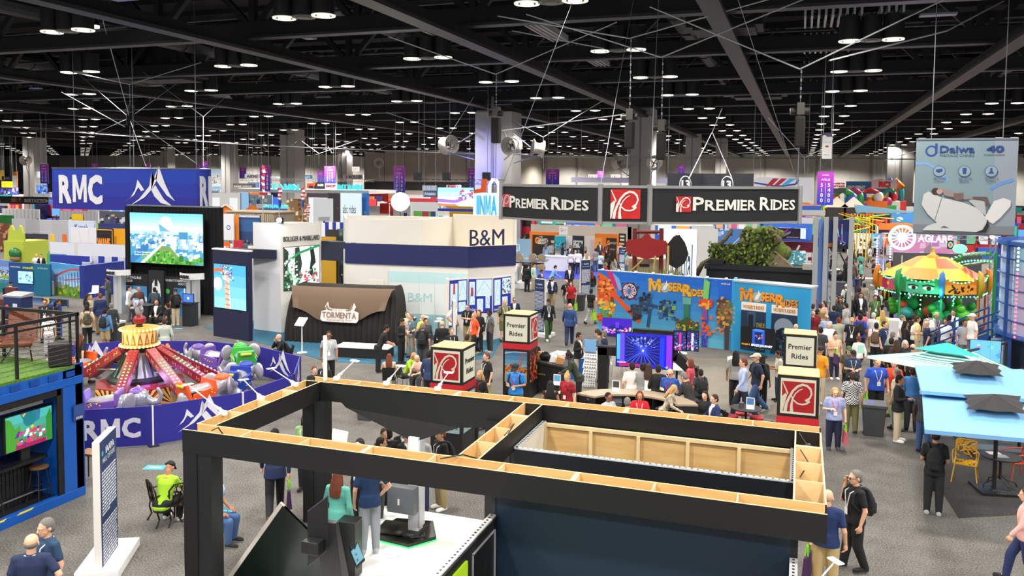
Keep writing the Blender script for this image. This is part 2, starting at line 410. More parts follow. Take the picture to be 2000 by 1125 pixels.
def fan(u,v,y,face,s=1.,arm=None,lab=''):
 p=AY(u,v,y);t=thing('drum_fan',p,lab,'fan','drum fans on the columns')
 ax=V((cos(face),sin(face),-.15)).normalized();a=ax.orthogonal().normalized();c=ax.cross(a);R_=.62*s
 ring=lambda off,r:[p+ax*off+a*(r*cos(k*pi/12))+c*(r*sin(k*pi/12))for k in range(24)]
 b=MB();prof=[(-.45,1.15),(-.36,.95),(-.2,.72),(.1,.70),(.3,.92),(.42,1.15)]
 P=[];
 for off,q in prof:P+=ring(off*s,R_*q)
 fs=[(j*24+i,j*24+(i+1)%24,(j+1)*24+(i+1)%24,(j+1)*24+i)for j in range(len(prof)-1)for i in range(24)]
 b.add(P,fs,M('d6d0c4',.5));b.build('drum',t,True)
 g=MB()
 for off in(-.45*s,.42*s):
  for q in(1.15,.85,.55,.25):g.tube(ring(off,R_*q),.015*s,M('bdb9b2',.4),4,True)
  for k in range(8):g.cyl(p+ax*off,p+ax*off+a*(R_*1.15*cos(k*pi/4))+c*(R_*1.15*sin(k*pi/4)),.012*s,.012*s,M('bdb9b2',.4),4)
 g.build('guard',t)
 h=MB();h.cyl(p-ax*.15,p+ax*.15,.13*s,.13*s,DK,10)
 for k in range(4):
  d1=a*cos(k*pi/2+.3)+c*sin(k*pi/2+.3);d2=d1.cross(ax)
  h.add([p+d1*.12*s-d2*.05,p+d1*.12*s+d2*.05,p+d1*R_*.68+d2*.12+ax*.06,p+d1*R_*.68-d2*.08-ax*.06],[(0,1,2,3)],M('8d8c8a',.5))
 h.build('blades',t)
 if arm is not None:
  q=AY(arm[0],arm[1],y+.6);k=MB();k.cyl(p-ax*.1+V((0,0,-R_)),q,.05*s,.05*s,M('8f93ad',.5),6);k.cyl(p+V((0,0,-R_*.6)),q+V((0,0,1.6*s)),.05*s,.05*s,M('8f93ad',.5),6)
  k.cyl(p+V((0,0,-R_)),AY(arm[0],v+28,y+.6),.05*s,.05*s,M('8f93ad',.5),6);k.build('bracket',t)
fan(876,283,60,2.7,1.0,(926,300),'white drum fan on a bracket left of the big bluish column')
fan(999,284,60.5,-1.9,1.0,(985,298),'white drum fan facing out from the right side of the big bluish column')
fan(1051,290,60,.5,.95,(1003,300),'dark backed drum fan tilted away right of the big bluish column')
fan(1208,318,74,2.6,.85,(1232,325),'small drum fan left of the far column above the black sign')
fan(1278,318,74,-1.7,.9,(1266,325),'small drum fan right of the far column above the black sign')
fan(50,313,101,-1.4,1.1,(55,325),'round fan on the far left column behind the blue banner')
fan(740,318,140,-1.0,1.3,(741,325),'black drum fan high on the beige far wall')
c_=AY(963,300,62);hall_lamp(c_.x-1.5,58.5,6.2,1500,(.2,.2,1),.1,70,(radians(115),0,radians(0)),'blue_wash_lamp')
def aisle(u0,v0,u1,v1,y,a='',b_='',n=''):
 p,q=AY(u0,v1,y),AY(u1,v1,y);h=AY(u0,v0,y).z-p.z;w_=q.x-p.x;f=Fr((p.x,y,p.z),(q.x,y,p.z))
 t=thing('aisle_banner',(p.x,y,p.z),'hanging purple banner reading AISLE %s %s %s'%(a,b_,n),'banner','purple aisle banners')
 k=MB();k.rect(f,0,0,w_,h,0,-.04,M('5a2d8a',.6));
 for i in range(6):
  c='3a3cc0 5540c4 743ec8 963cc8 b03cc4 c040c4'.split()[i];k.rect(f,0,h*i/6,w_,h*(i+1)/6,0,.02,M(c,.6))
 k.bar(f.P(0,h),f.P(w_,h),.05,.05,STEEL);k.build('cloth',t)
 L=MB();W_=M('f0ecf5',.6)
 L.text(f,'IAAPA',w_*.5,h*.87,h*.05,W_,.02,.025,align='c',bold=.02);L.text(f,'AISLE',w_*.5,h*.73,h*.065,W_,.02,.025,w=w_*.55,align='c',bold=.02)
 for s_,xx in((a,.28),(b_,.72)):
  for i,ch in enumerate(s_):L.text(f,ch,w_*xx,h*(.55-.155*i),h*.115,W_,.02,.025,align='c',bold=.03)
 L.rect(f,w_*.49,h*.06,w_*.51,h*.66,.02,.025,W_);L.build('lettering',t)
 c=MB();c.cyl(f.P(w_*.15,h),f.P(w_*.15,17-p.z),.02,.02,STEEL,4);c.cyl(f.P(w_*.85,h),f.P(w_*.85,17-p.z),.02,.02,STEEL,4);c.build('wire',t)
aisle(1595,335,1627,400,62,'5100','5400','right of the curved black sign')
aisle(769,325,791,378,80,'4300','4400','above the white balloon')
aisle(634,324,655,358,84,'4100','4200','in front of the turquoise letters')
aisle(508,324,528,373,72,'3900','4000','behind the flags')
aisle(79,320,95,358,70,'3100','3200','left of the blue banner')
aisle(1066,330,1092,362,76,'44','44','above the curved black sign')
aisle(914,328,930,372,78,'4500','4500','at the bluish column')
for i,(u,v,y)in enumerate(((185,328,120),(287,328,120),(390,330,120),(410,350,150),(474,335,150),(585,336,150),(626,342,160),(400,323,110),(1172,342,130),(1330,330,110),(1718,358,120))):
 aisle(u-6,v-8,u+7,v+14,y,'','',['over the left banner','centre of the left banner','over the right of the left banner','beside the planning sign','beside the column','over the pale truss','over the teal sign','at the banner corner','over the red booth','above the number 13','over the blue booth'][i])
def wires(name,segs,label,r=.02,col='b9bbc0'):
 t=MB()
 for a,b_ in segs:t.cyl(a,b_,r,r,M(col,.4,.5),5)
 t.build(name,label=label,cat='cable')
def motor(u,vt,v,y,lab,y2=None,dn=None,big=1.):
 """a chain hoist: two slings meet, a chain drops to a motor with its chain bag"""
 top=AY(u,vt,y);p=AY(u+(1 if v>vt else 0),v,y);t=thing('chain_hoist',p,lab,'chain hoist','chain hoists over the signs')
 c=MB();n=max(6,int((top.z-p.z)/.14))
 for i in range(n):
  z=p.z+(top.z-p.z)*i/n;c.bar((p.x,y,z),(p.x,y,z+.11),.05 if i%2 else .015,.015 if i%2 else .05,STEEL)
 c.build('chain',t)
 m_=MB();m_.cyl((p.x-.38*big,y,p.z),(p.x+.38*big,y,p.z),.16*big,.16*big,M('3d3c3a',.35,.6),14);m_.cyl((p.x-.42*big,y,p.z),(p.x-.38*big,y,p.z),.13*big,.13*big,M('b8b3a8',.4),14);m_.box(p.x-.1,p.x+.14,y-.2,y+.2,p.z-.12,p.z+.28,M('55534e',.4,.5));m_.build('hoist_motor',t)
 s_=MB();s_.box(p.x-.2*big,p.x+.22*big,y-.2,y+.2,p.z-1.55*big,p.z-.18,M('15140f',.9));s_.build('chain_bag',t,bevel=.05)
 g=MB()
 for dx,dy in((-5.2,.3),(5.2,-.2)):g.cyl(top,(top.x+dx,y+dy,13.3),.025,.025,M('c2c3c6',.4,.5),5)
 if dn:g.cyl(p,AY(dn[0],dn[1],y),.018,.018,STEEL,5)
 g.build('sling',t)
motor(968,145,222,33,'chain hoist with black bag hanging in front of the big bluish column',dn=(968,352),big=.8)
motor(1229,75,228,30,'left of the two chain hoists above the red square logo panel',dn=(1224,345),big=.75)
motor(1291,112,249,30,'right of the two chain hoists above the red square logo panel',dn=(1284,350),big=.75)
motor(1562,135,217,30,'chain hoist above the right end of the curved black sign',dn=(1558,360),big=.8)
motor(253,165,215,38,'small orange tagged chain hoist above the blue banner',dn=(254,327),big=.6)
def aim(u0,v0,y0,u1,v1,y1):return(AY(u0,v0,y0),AY(u1,v1,y1))
wires('bridle_cable',[aim(253,230,38,125,120,43),aim(253,230,38,190,0,30),aim(253,230,38,385,320,38),aim(253,230,38,285,325,36),aim(253,230,38,160,272,50),aim(253,230,38,350,160,45)],'slack wires fanning out from the hoist above the blue banner')
wires('bridle_cable',[aim(397,228,38,265,130,43),aim(397,228,38,440,190,45),aim(397,228,38,397,325,37)],'forked wire dropping to the right end of the blue banner')
wires('bridle_cable',[aim(244,248,33,120,180,38)],'loose bright wire swinging above the left of the blue banner',.025)
wires('bridle_cable',[aim(880,260,60,755,220,50),aim(880,260,60,925,190,58)],'wires holding the fan left of the big column')
wires('bridle_cable',[aim(1061,268,60,1000,235,62),aim(1061,268,60,1180,195,55),aim(1061,268,60,1061,330,60)],'forked bright wire above the purple aisle 44 banner',.03)
wires('bridle_cable',[aim(1391,258,34,1345,350,31),aim(1391,258,34,1430,350,31),aim(1391,258,34,1410,212,38)],'inverted fork of wires over the right panel of the curved sign')
wires('bridle_cable',[aim(500,276,80,525,296,80),aim(549,296,80,580,276,80),aim(623,300,80,590,276,80),aim(623,300,80,700,273,80),aim(717,300,90,700,285,90),aim(717,300,90,770,280,90),aim(647,296,84,640,285,84),aim(623,300,80,623,322,80)],'row of forked wires in front of the far column')
wires('bridle_cable',[aim(1571,308,60,1500,230,50),aim(1571,308,60,1680,255,60),aim(1730,312,60,1800,292,55),aim(1571,308,60,1572,340,60),aim(1560,290,60,1440,300,60)],'wires meeting above the purple aisle 5100 banner')
wires('bridle_cable',[aim(1850,60,32,1620,118,30),aim(1960,2,34,1850,60,32)],'long bright wire crossing the dark upper right of the ceiling',.03)
wires('bridle_cable',[aim(1230,222,32,980,255,30),aim(1000,60,30,1180,95,30)],'thin wire slanting behind the two chain hoists')
wires('truss_pipe',[aim(0,248,58,500,284,62),aim(500,284,62,950,302,66),aim(1000,306,66,1800,311,70)],'long thin pipe running across the hall under the ceiling',.05,'77797d')
for u,v,y,lab in((741,158,52,'small round lamp glowing alone under the dark ceiling'),):
 p=AY(u,v,y);t=thing('spotlight',p,lab,'spotlight');b=MB();b.ball(p,.13,.13,.13,M('fff4e0',.4,0,18));b.build('lens',t);b=MB();b.cyl(p+V((0,.1,0)),p+V((0,.5,.2)),.18,.12,DK);b.cyl(p+V((0,.3,.1)),p+V((0,.3,3)),.02,.02,DK,5);b.build('housing',t)
for x,y,z,lab in((AY(185,50,30).x,30,AY(185,50,30).z,'tiny lit lamp beside the cans at upper left'),):
 t=thing('spotlight',(x,y,z),lab,'spotlight');b=MB();b.cyl((x,y,z-.1),(x,y,z),.2,.2,M('f4e8ff',.4,0,8));b.build('lens',t);b=MB();b.cyl((x,y,z),(x,y,z+.4),.2,.1,DK);b.cyl((x,y,z+.4),(x,y,z+3),.02,.02,DK,5);b.build('housing',t)
#PEOPLE
SK={'l':'d9a889','m':'b98363','t':'9a6546','d':'5d3b2a','p':'e3b9a0'}
def remesh(b,vox,smooth=4,fac=.5):
 me=bpy.data.meshes.new('t');me.from_pydata(b.v,[],b.f);o=bpy.data.objects.new('t',me);sc.collection.objects.link(o)
 r=o.modifiers.new('r','REMESH');r.mode='VOXEL';r.voxel_size=vox;r.adaptivity=0
 s=o.modifiers.new('s','SMOOTH');s.factor=fac;s.iterations=smooth
 dg=bpy.context.evaluated_depsgraph_get();out=bpy.data.meshes.new_from_object(o.evaluated_get(dg),depsgraph=dg)
 bpy.data.objects.remove(o);bpy.data.meshes.remove(me)
 out.polygons.foreach_set('use_smooth',[True]*len(out.polygons));return out
def cap(b,p0,p1,r0,r1,n=10,fl=None):
 b.cyl(p0,p1,r0,r1,None,n);b.ball(p0,r0,r0,r0,None,n,6);b.ball(p1,r1,r1,r1,None,n,6)
def loft(b,rings,n=16):
 P=[]
 for c,rx,ry in rings:
  for i in range(n):t=2*pi*i/n;P.append((c[0]+rx*cos(t),c[1]+ry*sin(t),c[2]))
 L=len(rings)
 b.add(P,[(j*n+i,j*n+(i+1)%n,(j+1)*n+(i+1)%n,(j+1)*n+i)for j in range(L-1)for i in range(n)]+[list(range(n))[::-1],[(L-1)*n+i for i in range(n)]],None)
ST=((-.10,0,.49),(-.105,.02,.08)),((.10,0,.49),(.11,.02,.08))
ARMD=((-.245,.03,1.15),(-.255,-.05,.90)),((.245,.03,1.15),(.255,-.05,.90))
HD=((0,-.1,-1),(0,-.1,-1))
POSES={'stand':dict(),'relax':dict(legs=(((-.10,-.03,.49),(-.12,-.03,.08)),((.11,-.02,.49),(.15,.05,.08)))),'phone':dict(arms=(((-.225,.01,1.15),(-.09,-.26,1.20)),((.225,.01,1.15),(.09,-.26,1.17))),hd=((.3,-.9,.2),(-.3,-.9,.2)),tilt=.45),'hold1':dict(arms=(((-.235,.02,1.15),(-.11,-.25,1.22)),ARMD[1]),hd=((.4,-.8,.3),HD[1]),tilt=.2),'cross':dict(arms=(((-.235,-.05,1.17),(.03,-.20,1.17)),((.235,-.05,1.17),(-.04,-.22,1.20))),hd=((1,-.1,.1),(-1,-.1,.1))),'hips':dict(arms=(((-.33,.06,1.20),(-.17,-.03,1.0)),ARMD[1]),hd=((.5,-.5,-.5),HD[1])),'walk':dict(legs=(((-.09,-.20,.50),(-.09,-.26,.09)),((.10,.06,.48),(.11,.38,.17))),arms=(((-.24,.12,1.17),(-.25,.14,.93)),((.24,-.06,1.16),(.24,-.21,.96))),fdz=(0,-.5)),'walk2':dict(legs=(((-.10,.05,.48),(-.11,.33,.15)),((.09,-.17,.50),(.09,-.2,.09))),arms=(((-.24,-.04,1.16),(-.24,-.16,.94)),((.25,.08,1.17),(.25,.03,.92))),fdz=(-.5,0)),'call':dict(legs=(((-.10,-.05,.49),(-.12,-.1,.08)),((.10,.0,.49),(.10,.14,.09))),arms=(((-.235,-.08,1.17),(-.13,-.10,1.52)),ARMD[1]),hd=((.25,.1,1),HD[1])),'raise':dict(arms=(((-.24,-.22,1.42),(-.13,-.34,1.62)),((.24,-.22,1.42),(.13,-.34,1.62))),hd=((.2,-.3,1),(-.2,-.3,1)),tilt=-.1),'gest':dict(arms=(((-.24,.0,1.16),(-.20,-.24,1.22)),((.25,.0,1.16),(.30,-.2,1.12))),hd=((.2,-1,.2),(-.2,-1,0))),'lean':dict(chest=-.22,tilt=.5,arms=(((-.22,-.28,1.12),(-.17,-.48,1.02)),((.22,-.28,1.12),(.15,-.5,1.02))),hd=((.1,-.9,-.3),(-.1,-.9,-.3))),'sit':dict(hip=.50,legs=(((-.13,-.42,.50),(-.13,-.40,.08)),((.13,-.42,.50),(.14,-.36,.08))),arms=(((-.25,-.05,.80),(-.16,-.28,.66)),((.25,-.05,.80),(.16,-.28,.66))),hd=((.2,-.9,-.1),(-.2,-.9,-.1))),'sitlean':dict(hip=.50,chest=-.24,tilt=.75,legs=(((-.15,-.42,.50),(-.15,-.38,.08)),((.15,-.42,.50),(.16,-.42,.08))),arms=(((-.24,-.35,.72),(-.10,-.52,.66)),((.24,-.35,.72),(.10,-.52,.66))),hd=((.3,-.9,.1),(-.3,-.9,.1))),'sitchin':dict(hip=.50,chest=-.18,tilt=.15,legs=(((-.15,-.42,.50),(-.15,-.38,.08)),((.15,-.42,.50),(.16,-.42,.08))),arms=(((-.2,-.4,.78),(-.04,-.34,1.03)),((.24,-.3,.74),(.05,-.42,.74))),hd=((.2,0,1),(-.9,-.2,0))),'crouch':dict(hip=.45,chest=-.2,tilt=.4,legs=(((-.15,-.3,.52),(-.13,.02,.08)),((.15,-.38,.42),(.14,-.16,.08))),arms=(((-.24,-.32,.75),(-.1,-.5,.78)),((.24,-.32,.75),(.1,-.5,.75))),hd=((.3,-.9,.1),(-.3,-.9,.1))),}
PO={}
def pose(n):
 if n in PO:return PO[n]
 p=POSES[n];hip=p.get('hip',.93);cy=p.get('chest',0.)
 q=dict(n=n,hip=hip,cy=cy,legs=p.get('legs',ST),arms=p.get('arms',ARMD),hd=p.get('hd',HD),tilt=p.get('tilt',.08),fdz=p.get('fdz',(0,0)))
 dz=hip-.93+(-.5*abs(cy)*abs(cy)/.5)
 q['dz']=dz;q['sh']=[V((s*.172,cy*.95,1.43+dz))for s in(-1,1)]
 if 'arms' not in p:q['arms']=tuple(tuple((a[0],a[1]+cy,a[2]+dz)for a in ar)for ar in ARMD)
 nk=V((0,cy*1.1+.01,1.5+dz));t=q['tilt']
 q['neck']=nk;q['HM']=Matrix.Translation(nk+V((0,-.02-.06*max(t,0),.14-.02*max(t,0))))@Matrix.Rotation(t,4,'X')
 q['mesh']={};PO[n]=q;return q
def torso(b,q,g=0,lo=0.,hi=9,belly=0):
 c,dz=q['cy'],q['dz'];R_=[]
 for f,z,rx,ry,yo in((0,.88,.15,.105,.015),(.0,.95,.165,.115,.015),(.25,1.05,.15,.10,.0),(.45,1.15,.145,.10,-.01),(.7,1.27,.165,.112,-.012),(.85,1.37,.18,.105,0),(.97,1.44,.155,.08,.005),(1.0,1.485,.075,.062,.01)):
  if lo<=z<=hi:R_.append(((0,c*f+yo-belly*.5*(1-abs(z-1.1)*4 if abs(z-1.1)<.25 else 0),z+dz),rx+g,ry+g+belly*(1-abs(z-1.1)*4 if abs(z-1.1)<.25 else 0)))
 loft(b,R_)
def hand(b,w_,d,side,r=1.):
 w_=V(w_);d=V(d).normalized();s=d.cross(V((0,0,1)if abs(d.z)<.8 else(0,-1,0))).normalized();n=s.cross(d)
 if abs(d.z)>=.8:s,n=n,s
 if abs(d.z)>=.8 and s.y>0:s=-s
 if n.dot(V((-side,0,-.6)))<0:n=-n
 palm=w_+d*.05
 cap(b,w_,w_+d*.075,.026,.034,8)
 cap(b,w_+d*.03+s*.02,w_+d*.085+s*.026,.018,.014,8);cap(b,w_+d*.03-s*.02,w_+d*.08-s*.028,.018,.014,8)
 for k,(o,L)in enumerate(((.031,.038),(.0105,.044),(-.0105,.041),(-.031,.032))):
  a=w_+d*.085+s*o;m_=a+d*L*.95+n*.012;e=m_+d*L*.55+n*(.03+.004*k)
  cap(b,a,m_,.0105,.0098,6);cap(b,m_,e,.0098,.0088,6)
 a=w_+d*.03+s*.026;m_=a+s*.028+d*.028+n*.012;cap(b,a,m_,.015,.012,6);cap(b,m_,m_+d*.03+s*.004+n*.014,.012,.010,6)
def head(b,HM):
 rot=HM.to_3x3();P=lambda x,y,z:HM@V((x,y,z))
 b.ball(P(0,.012,.035),.078,.098,.098,None,16,12,rot);b.ball(P(0,-.012,-.025),.064,.078,.088,None,14,10,rot)
 b.ball(P(0,-.045,-.078),.042,.042,.034,None,12,8,rot)
 b.ball(P(0,-.082,.03),.05,.018,.016,None,10,6,rot)
 cap(b,P(0,-.086,.02),P(0,-.112,-.018),.010,.016,8);b.ball(P(0,-.09,-.048),.026,.014,.011,None,8,6,rot)
 for s in(-1,1):b.ball(P(s*.082,.01,-.005),.011,.02,.032,None,8,6,rot)
def body_mesh(q):
 if 'body' in q['mesh']:return q['mesh']['body']
 b=MB();torso(b,q)
 for s,(kn,an),fz in zip((-1,1),q['legs'],q['fdz']):
  h=V((s*.095,.01,q['hip']));cap(b,h,kn,.082,.055);cap(b,kn,an,.055,.036);k2=V(kn)*.55+V(an)*.45;abs(kn[1]-an[1])<.1 and b.ball(k2+V((0,.018,.02)),.05,.052,.09,None,10,8)
  cap(b,an,V(an)+V((0,-.13,-.045+fz*.12)),.036,.03)
 for s,(el,wr),d in zip((-1,1),q['arms'],q['hd']):
  sh=q['sh'][0 if s<0 else 1];cap(b,sh,el,.05,.038);cap(b,el,wr,.04,.026);hand(b,wr,d,s)
  cap(b,sh,q['neck']-V((0,0,.05)),.05,.06)
 cap(b,q['neck']-V((0,0,.06)),q['neck']+V((0,-.01,.10)),.058,.052);head(b,q['HM'])
 me=remesh(b,.0105,2,.35);bm=bmesh.new();bm.from_mesh(me)
 P=lambda x,y,z:q['HM']@V((x,y,z));e=MB();rot=q['HM'].to_3x3()
 for s in(-1,1):
  e.ball(P(s*.031,-.088,.008),.0115,.006,.006,1,8,6,rot);e.ball(P(s*.031,-.0935,.008),.006,.004,.006,2,6,4,rot);e.ball(P(s*.031,-.096,.030),.017,.006,.004,2,6,4,rot)
 e.ball(P(0,-.103,-.049),.022,.004,.0045,3,8,4,rot)
 n=len(bm.verts);vs=[bm.verts.new(v)for v in e.v]
 for f,k in zip(e.f,e.k):
  try:bm.faces.new([vs[i]for i in f]).material_index=e.mats[k]
  except ValueError:pass
 bm.to_mesh(me);bm.free()
 for m_ in(TSKIN,M('e8e2da',.3),M('2a1c15',.5),M('8a4038',.5)):me.materials.append(m_)
 q['mesh']['body']=me;me.name='body';return me
def cloth_mesh(q,kind):
 if kind in q['mesh']:return q['mesh'][kind]
 b=MB();hip=q['hip'];vox=.018
 if kind in('tee','long','jacket','tank'):
  g=.018 if kind!='jacket' else .03;torso(b,q,g,.88 if kind!='tank' else .9,1.45)
  if kind=='jacket':loft(b,[((0,.015,.82+q['dz']),.215,.155),((0,.015,.95+q['dz']),.205,.148),((0,.015,1.05+q['dz']),.19,.138)])
  elif hip>.8:loft(b,[((0,.012,.855+q['dz']),.195,.143),((0,.012,.93+q['dz']),.195,.143),((0,.012,1.06+q['dz']),.17,.125)])
  for s,(el,wr)in zip((-1,1),q['arms']):
   sh=q['sh'][0 if s<0 else 1];el=V(el);wr=V(wr)
   if kind=='tank':cap(b,sh,sh+(el-sh)*.12,.062,.06);continue
   if kind=='tee':cap(b,sh,sh+(el-sh)*.68,.06,.058)
   else:cap(b,sh,el,.06,.05);cap(b,el,el+(wr-el)*.93,.05,.04)
   cap(b,sh,q['neck']-V((0,-.01,.055)),.066,.078)
  b.cyl(q['neck']-V((0,-.008,.09)),q['neck']+V((0,.012,.008)),.1,.074,None,12)
 elif kind in('pants','shorts','skirt'):
  if q['hip']<.8 and kind=='skirt':kind='pants'
  loft(b,[((0,.015,.84+q['dz']),.165,.122),((0,.015,.93+q['dz']),.178,.125),((0,.01,1.01+q['dz']),.165,.112)])
  for s,(kn,an)in zip((-1,1),q['legs']):
   h=V((s*.092,.01,hip));kn=V(kn);an=V(an)
   if kind=='shorts':cap(b,h,h+(kn-h)*.9,.1,.086)
   elif kind=='pants':cap(b,h,kn,.1,.086);cap(b,kn,kn+(an-kn)*.97,.086,.066)
  if kind=='skirt':loft(b,[((0,0,.45),.25,.22),((0,.01,.7),.21,.17),((0,.01,.98),.165,.12)])
 elif kind=='shoes':
  for s,(kn,an),fz in zip((-1,1),q['legs'],q['fdz']):
   an=V(an);z=an.z-.04
   cap(b,(an.x,an.y+.02,z+.005),(an.x+s*.01,an.y-.16,z-.004+fz*.1),.052,.05);b.ball((an.x,an.y+.01,an.z+.005),.056,.062,.055,None,10,6)
  vox=.016
 me=remesh(b,vox,3);me.materials.append(TCLOTH);me.materials.append(TINNER)
 if kind=='jacket':
  c,dz=q['cy'],q['dz'];h0=q['neck']
  for p in me.polygons:
   x,y,z=p.center;
   if p.normal.y<-.3 and 1.0<z-dz<1.5 and abs(x)<.012+.06*(z-dz-1.0)/.45:p.material_index=1
 if kind=='shoes':
  zs={}
  for p in me.polygons:
   if p.center.z<.028:p.material_index=1
 q['mesh'][kind]=me;me.name=kind;return me
HAIRS={}
def hair_mesh(kind):
 if kind in HAIRS:return HAIRS[kind]
 b=MB()
 def cut(me,f):
  bm=bmesh.new();bm.from_mesh(me);bmesh.ops.delete(bm,geom=[x for x in bm.faces if f(x.calc_center_median())],context='FACES');bm.to_mesh(me);bm.free();return me
 if kind in('short','long','pony','bob','bun','curly'):
  b.ball((0,.022,.045),.086,.098,.102,None,16,12)
  b.ball((0,.055,-.005),.082,.068,.09,None,14,10)
  if kind=='long':
   loft(b,[((0,.10,-.34),.10,.035),((0,.095,-.2),.12,.05),((0,.07,-.05),.10,.065),((0,.06,.05),.07,.05)])
   for s in(-1,1):cap(b,(s*.075,.02,.03),(s*.095,.01,-.2),.028,.02)
  if kind=='bob':
   for s in(-1,1):cap(b,(s*.075,.02,.03),(s*.085,.01,-.1),.035,.03)
   loft(b,[((0,.06,-.13),.09,.05),((0,.06,0),.09,.06)])
  if kind=='pony':cap(b,(0,.12,.06),(0,.16,-.03),.03,.035);cap(b,(0,.16,-.03),(0,.13,-.2),.035,.015)
  if kind=='bun':b.ball((0,.06,.15),.045,.045,.045,None,12,8)
  if kind=='curly':
   for i in range(40):
    a=rnd.uniform(0,2*pi);e=rnd.uniform(-.3,1.4);p=(.09*cos(a)*cos(e),.03+.095*sin(a)*cos(e),.04+.1*sin(e))
    if p[1]>-.05 or p[2]>.1:b.ball(p,.03,.03,.03,None,8,5)
  me=remesh(b,.011,2)
  me=cut(me,lambda c:c.y<-.035 and c.z<.085-.25*(abs(c.x))and abs(c.x)<.075)
 elif kind=='bald':
  b.ball((0,.024,.0),.084,.088,.062,None,16,12);me=remesh(b,.01,1);me=cut(me,lambda c:c.y<-.01 or c.z>.04 or c.z<-.055)
 elif kind=='cap':
  b.ball((0,.015,.06),.09,.105,.085,None,16,12);b.add([(-.07,-.07,.055),(.07,-.07,.055),(.06,-.17,.04),(-.06,-.17,.04),(-.07,-.07,.075),(.07,-.07,.075),(.06,-.17,.055),(-.06,-.17,.055)],[(0,3,2,1),(4,5,6,7),(0,1,5,4),(1,2,6,5),(2,3,7,6),(3,0,4,7)],None)
  b.box(-.085,.085,-.06,.11,.03,.06,None);me=remesh(b,.011,2)
 for p in me.polygons:p.use_smooth=True
 me.materials.append(TCLOTH);HAIRS[kind]=me;me.name=kind;return me
def tint_mat(nm,rough,inner=False):
 mt=bpy.data.materials.new(nm);mt.use_nodes=True;nt=mt.node_tree;b=nt.nodes['Principled BSDF'];b.inputs['Roughness'].default_value=rough
 if inner:n=nt.nodes.new('ShaderNodeAttribute');n.attribute_type='OBJECT';n.attribute_name='inner_tint'
 else:n=nt.nodes.new('ShaderNodeObjectInfo')
 nt.links.new(n.outputs['Color'],b.inputs['Base Color']);return mt
TSKIN,TCLOTH,TINNER=tint_mat('skin',.55),tint_mat('cloth',.85),tint_mat('inner_cloth',.85,True)
def attach(name,me,parent,mats,mw=None,label=None):
 """mats: colours for the first two slots, or materials for patterned cloth"""
 o=bpy.data.objects.new(name,me);sc.collection.objects.link(o);o.parent=parent
 if mw is not None:o.matrix_basis=mw
 for i,m_ in enumerate(mats):
  if isinstance(m_,str):
   if i==0:o.color=hexc(m_)
   elif i==1:o['inner_tint']=hexc(m_)[:3]
  elif i<len(o.material_slots):o.material_slots[i].link='OBJECT';o.material_slots[i].material=m_
 if label:o['label']=label
 return o
FAB={}
def fabric(h):
 if len(h)==6:return h
 if '/' in h:
  a,b_=h.split('/');return M(a,.9,0,0,'check',30,b_)
 if ':' in h:
  a,b_=h.split(':');return M(a,.9,0,0,'noise',9,b_)
 return M(h,.85)
PEOPLE=[]
def lany_mesh(q):
 if 'lany' in q['mesh']:return q['mesh']['lany']
 b=MB();n=q['neck'];c,dz=q['cy'],q['dz'];y0=lambda z,e=.0:c*(.45+(z-1.15)*1.8)-.142-e
 for s in(-1,1):
  pts=[(s*.0,n.y+.075,n.z-.01),(s*.06,n.y+.045,n.z),(s*.078,n.y-.02,n.z-.03),(s*.072,y0(1.36)+.01,1.40+dz),(s*.045,y0(1.27),1.27+dz),(s*.008,y0(1.15),1.13+dz)]
  b.tube(pts,.009,0,4)
 z=1.07+dz;y=y0(1.1,.008);b.box(-.042,.042,y-.004,y,z-.055,z+.06,1)
 me=bpy.data.meshes.new('lanyard');me.from_pydata(b.v,[],b.f);me.materials.append(TCLOTH);me.materials.append(M('f2f2f0',.4))
 me.polygons.foreach_set('material_index',[b.mats[k]for k in b.k]);q['mesh']['lany']=me;return me
def person(loc,face,pz,skin,hair,hcol,top,tcol,bot,bcol,label,h=1.75,fat=1.,shoe='1c1c1e',z0=0,lan='',icol='e9e9ea',sole=None,group=None,gl=None):
 q=pose(pz);s=h/1.75
 t=thing('person',(loc[0],loc[1],z0),label,'person',group);t.rotation_euler=(0,0,face);t.scale=(s*fat,s*fat,s)
 attach('body',body_mesh(q),t,[SK[skin]])
 tm=fabric(tcol)
 attach({'tee':'shirt','long':'shirt','jacket':'jacket','tank':'top'}[top],cloth_mesh(q,top),t,[tm,fabric(icol)])
 attach({'pants':'trousers','shorts':'shorts','skirt':'skirt'}[bot],cloth_mesh(q,bot),t,[fabric(bcol)])
 attach('shoes',cloth_mesh(q,'shoes'),t,[fabric(shoe),fabric(sole or 'b8b8b8')])
 if hair!='none':attach('cap' if hair=='cap' else 'hair',hair_mesh(hair),t,[hcol],q['HM'])
 if hair=='cap' and len(hcol)==6 and hcol=='eeeeee':pass
 if lan:attach('lanyard',lany_mesh(q),t,[fabric(lan)])
 if gl:
  b=MB()
  for e in(-1,1):b.ball((e*.032,-.102,.008),.024,.006,.017,M(gl,.15),8,5);b.bar((e*.055,-.1,.012),(e*.088,.0,.012),.004,.004,M(gl,.3))
  b.bar((-.02,-.106,.01),(.02,-.106,.01),.004,.004,M(gl,.3));g_=b.build('glasses',t,local=True);g_.matrix_basis=q['HM']
 return t,q
def at(t,p):
 a=t.rotation_euler.z;x,y,z=p[0]*t.scale.x,p[1]*t.scale.y,p[2]*t.scale.z
 return V((t.location.x+x*cos(a)-y*sin(a),t.location.y+x*sin(a)+y*cos(a),t.location.z+z))
def bag_frame(name,t,label,cat,group=None):
 o=thing(name,t.location,label,cat,group);o.rotation_euler=t.rotation_euler;o.scale=t.scale;return o
_bags={}
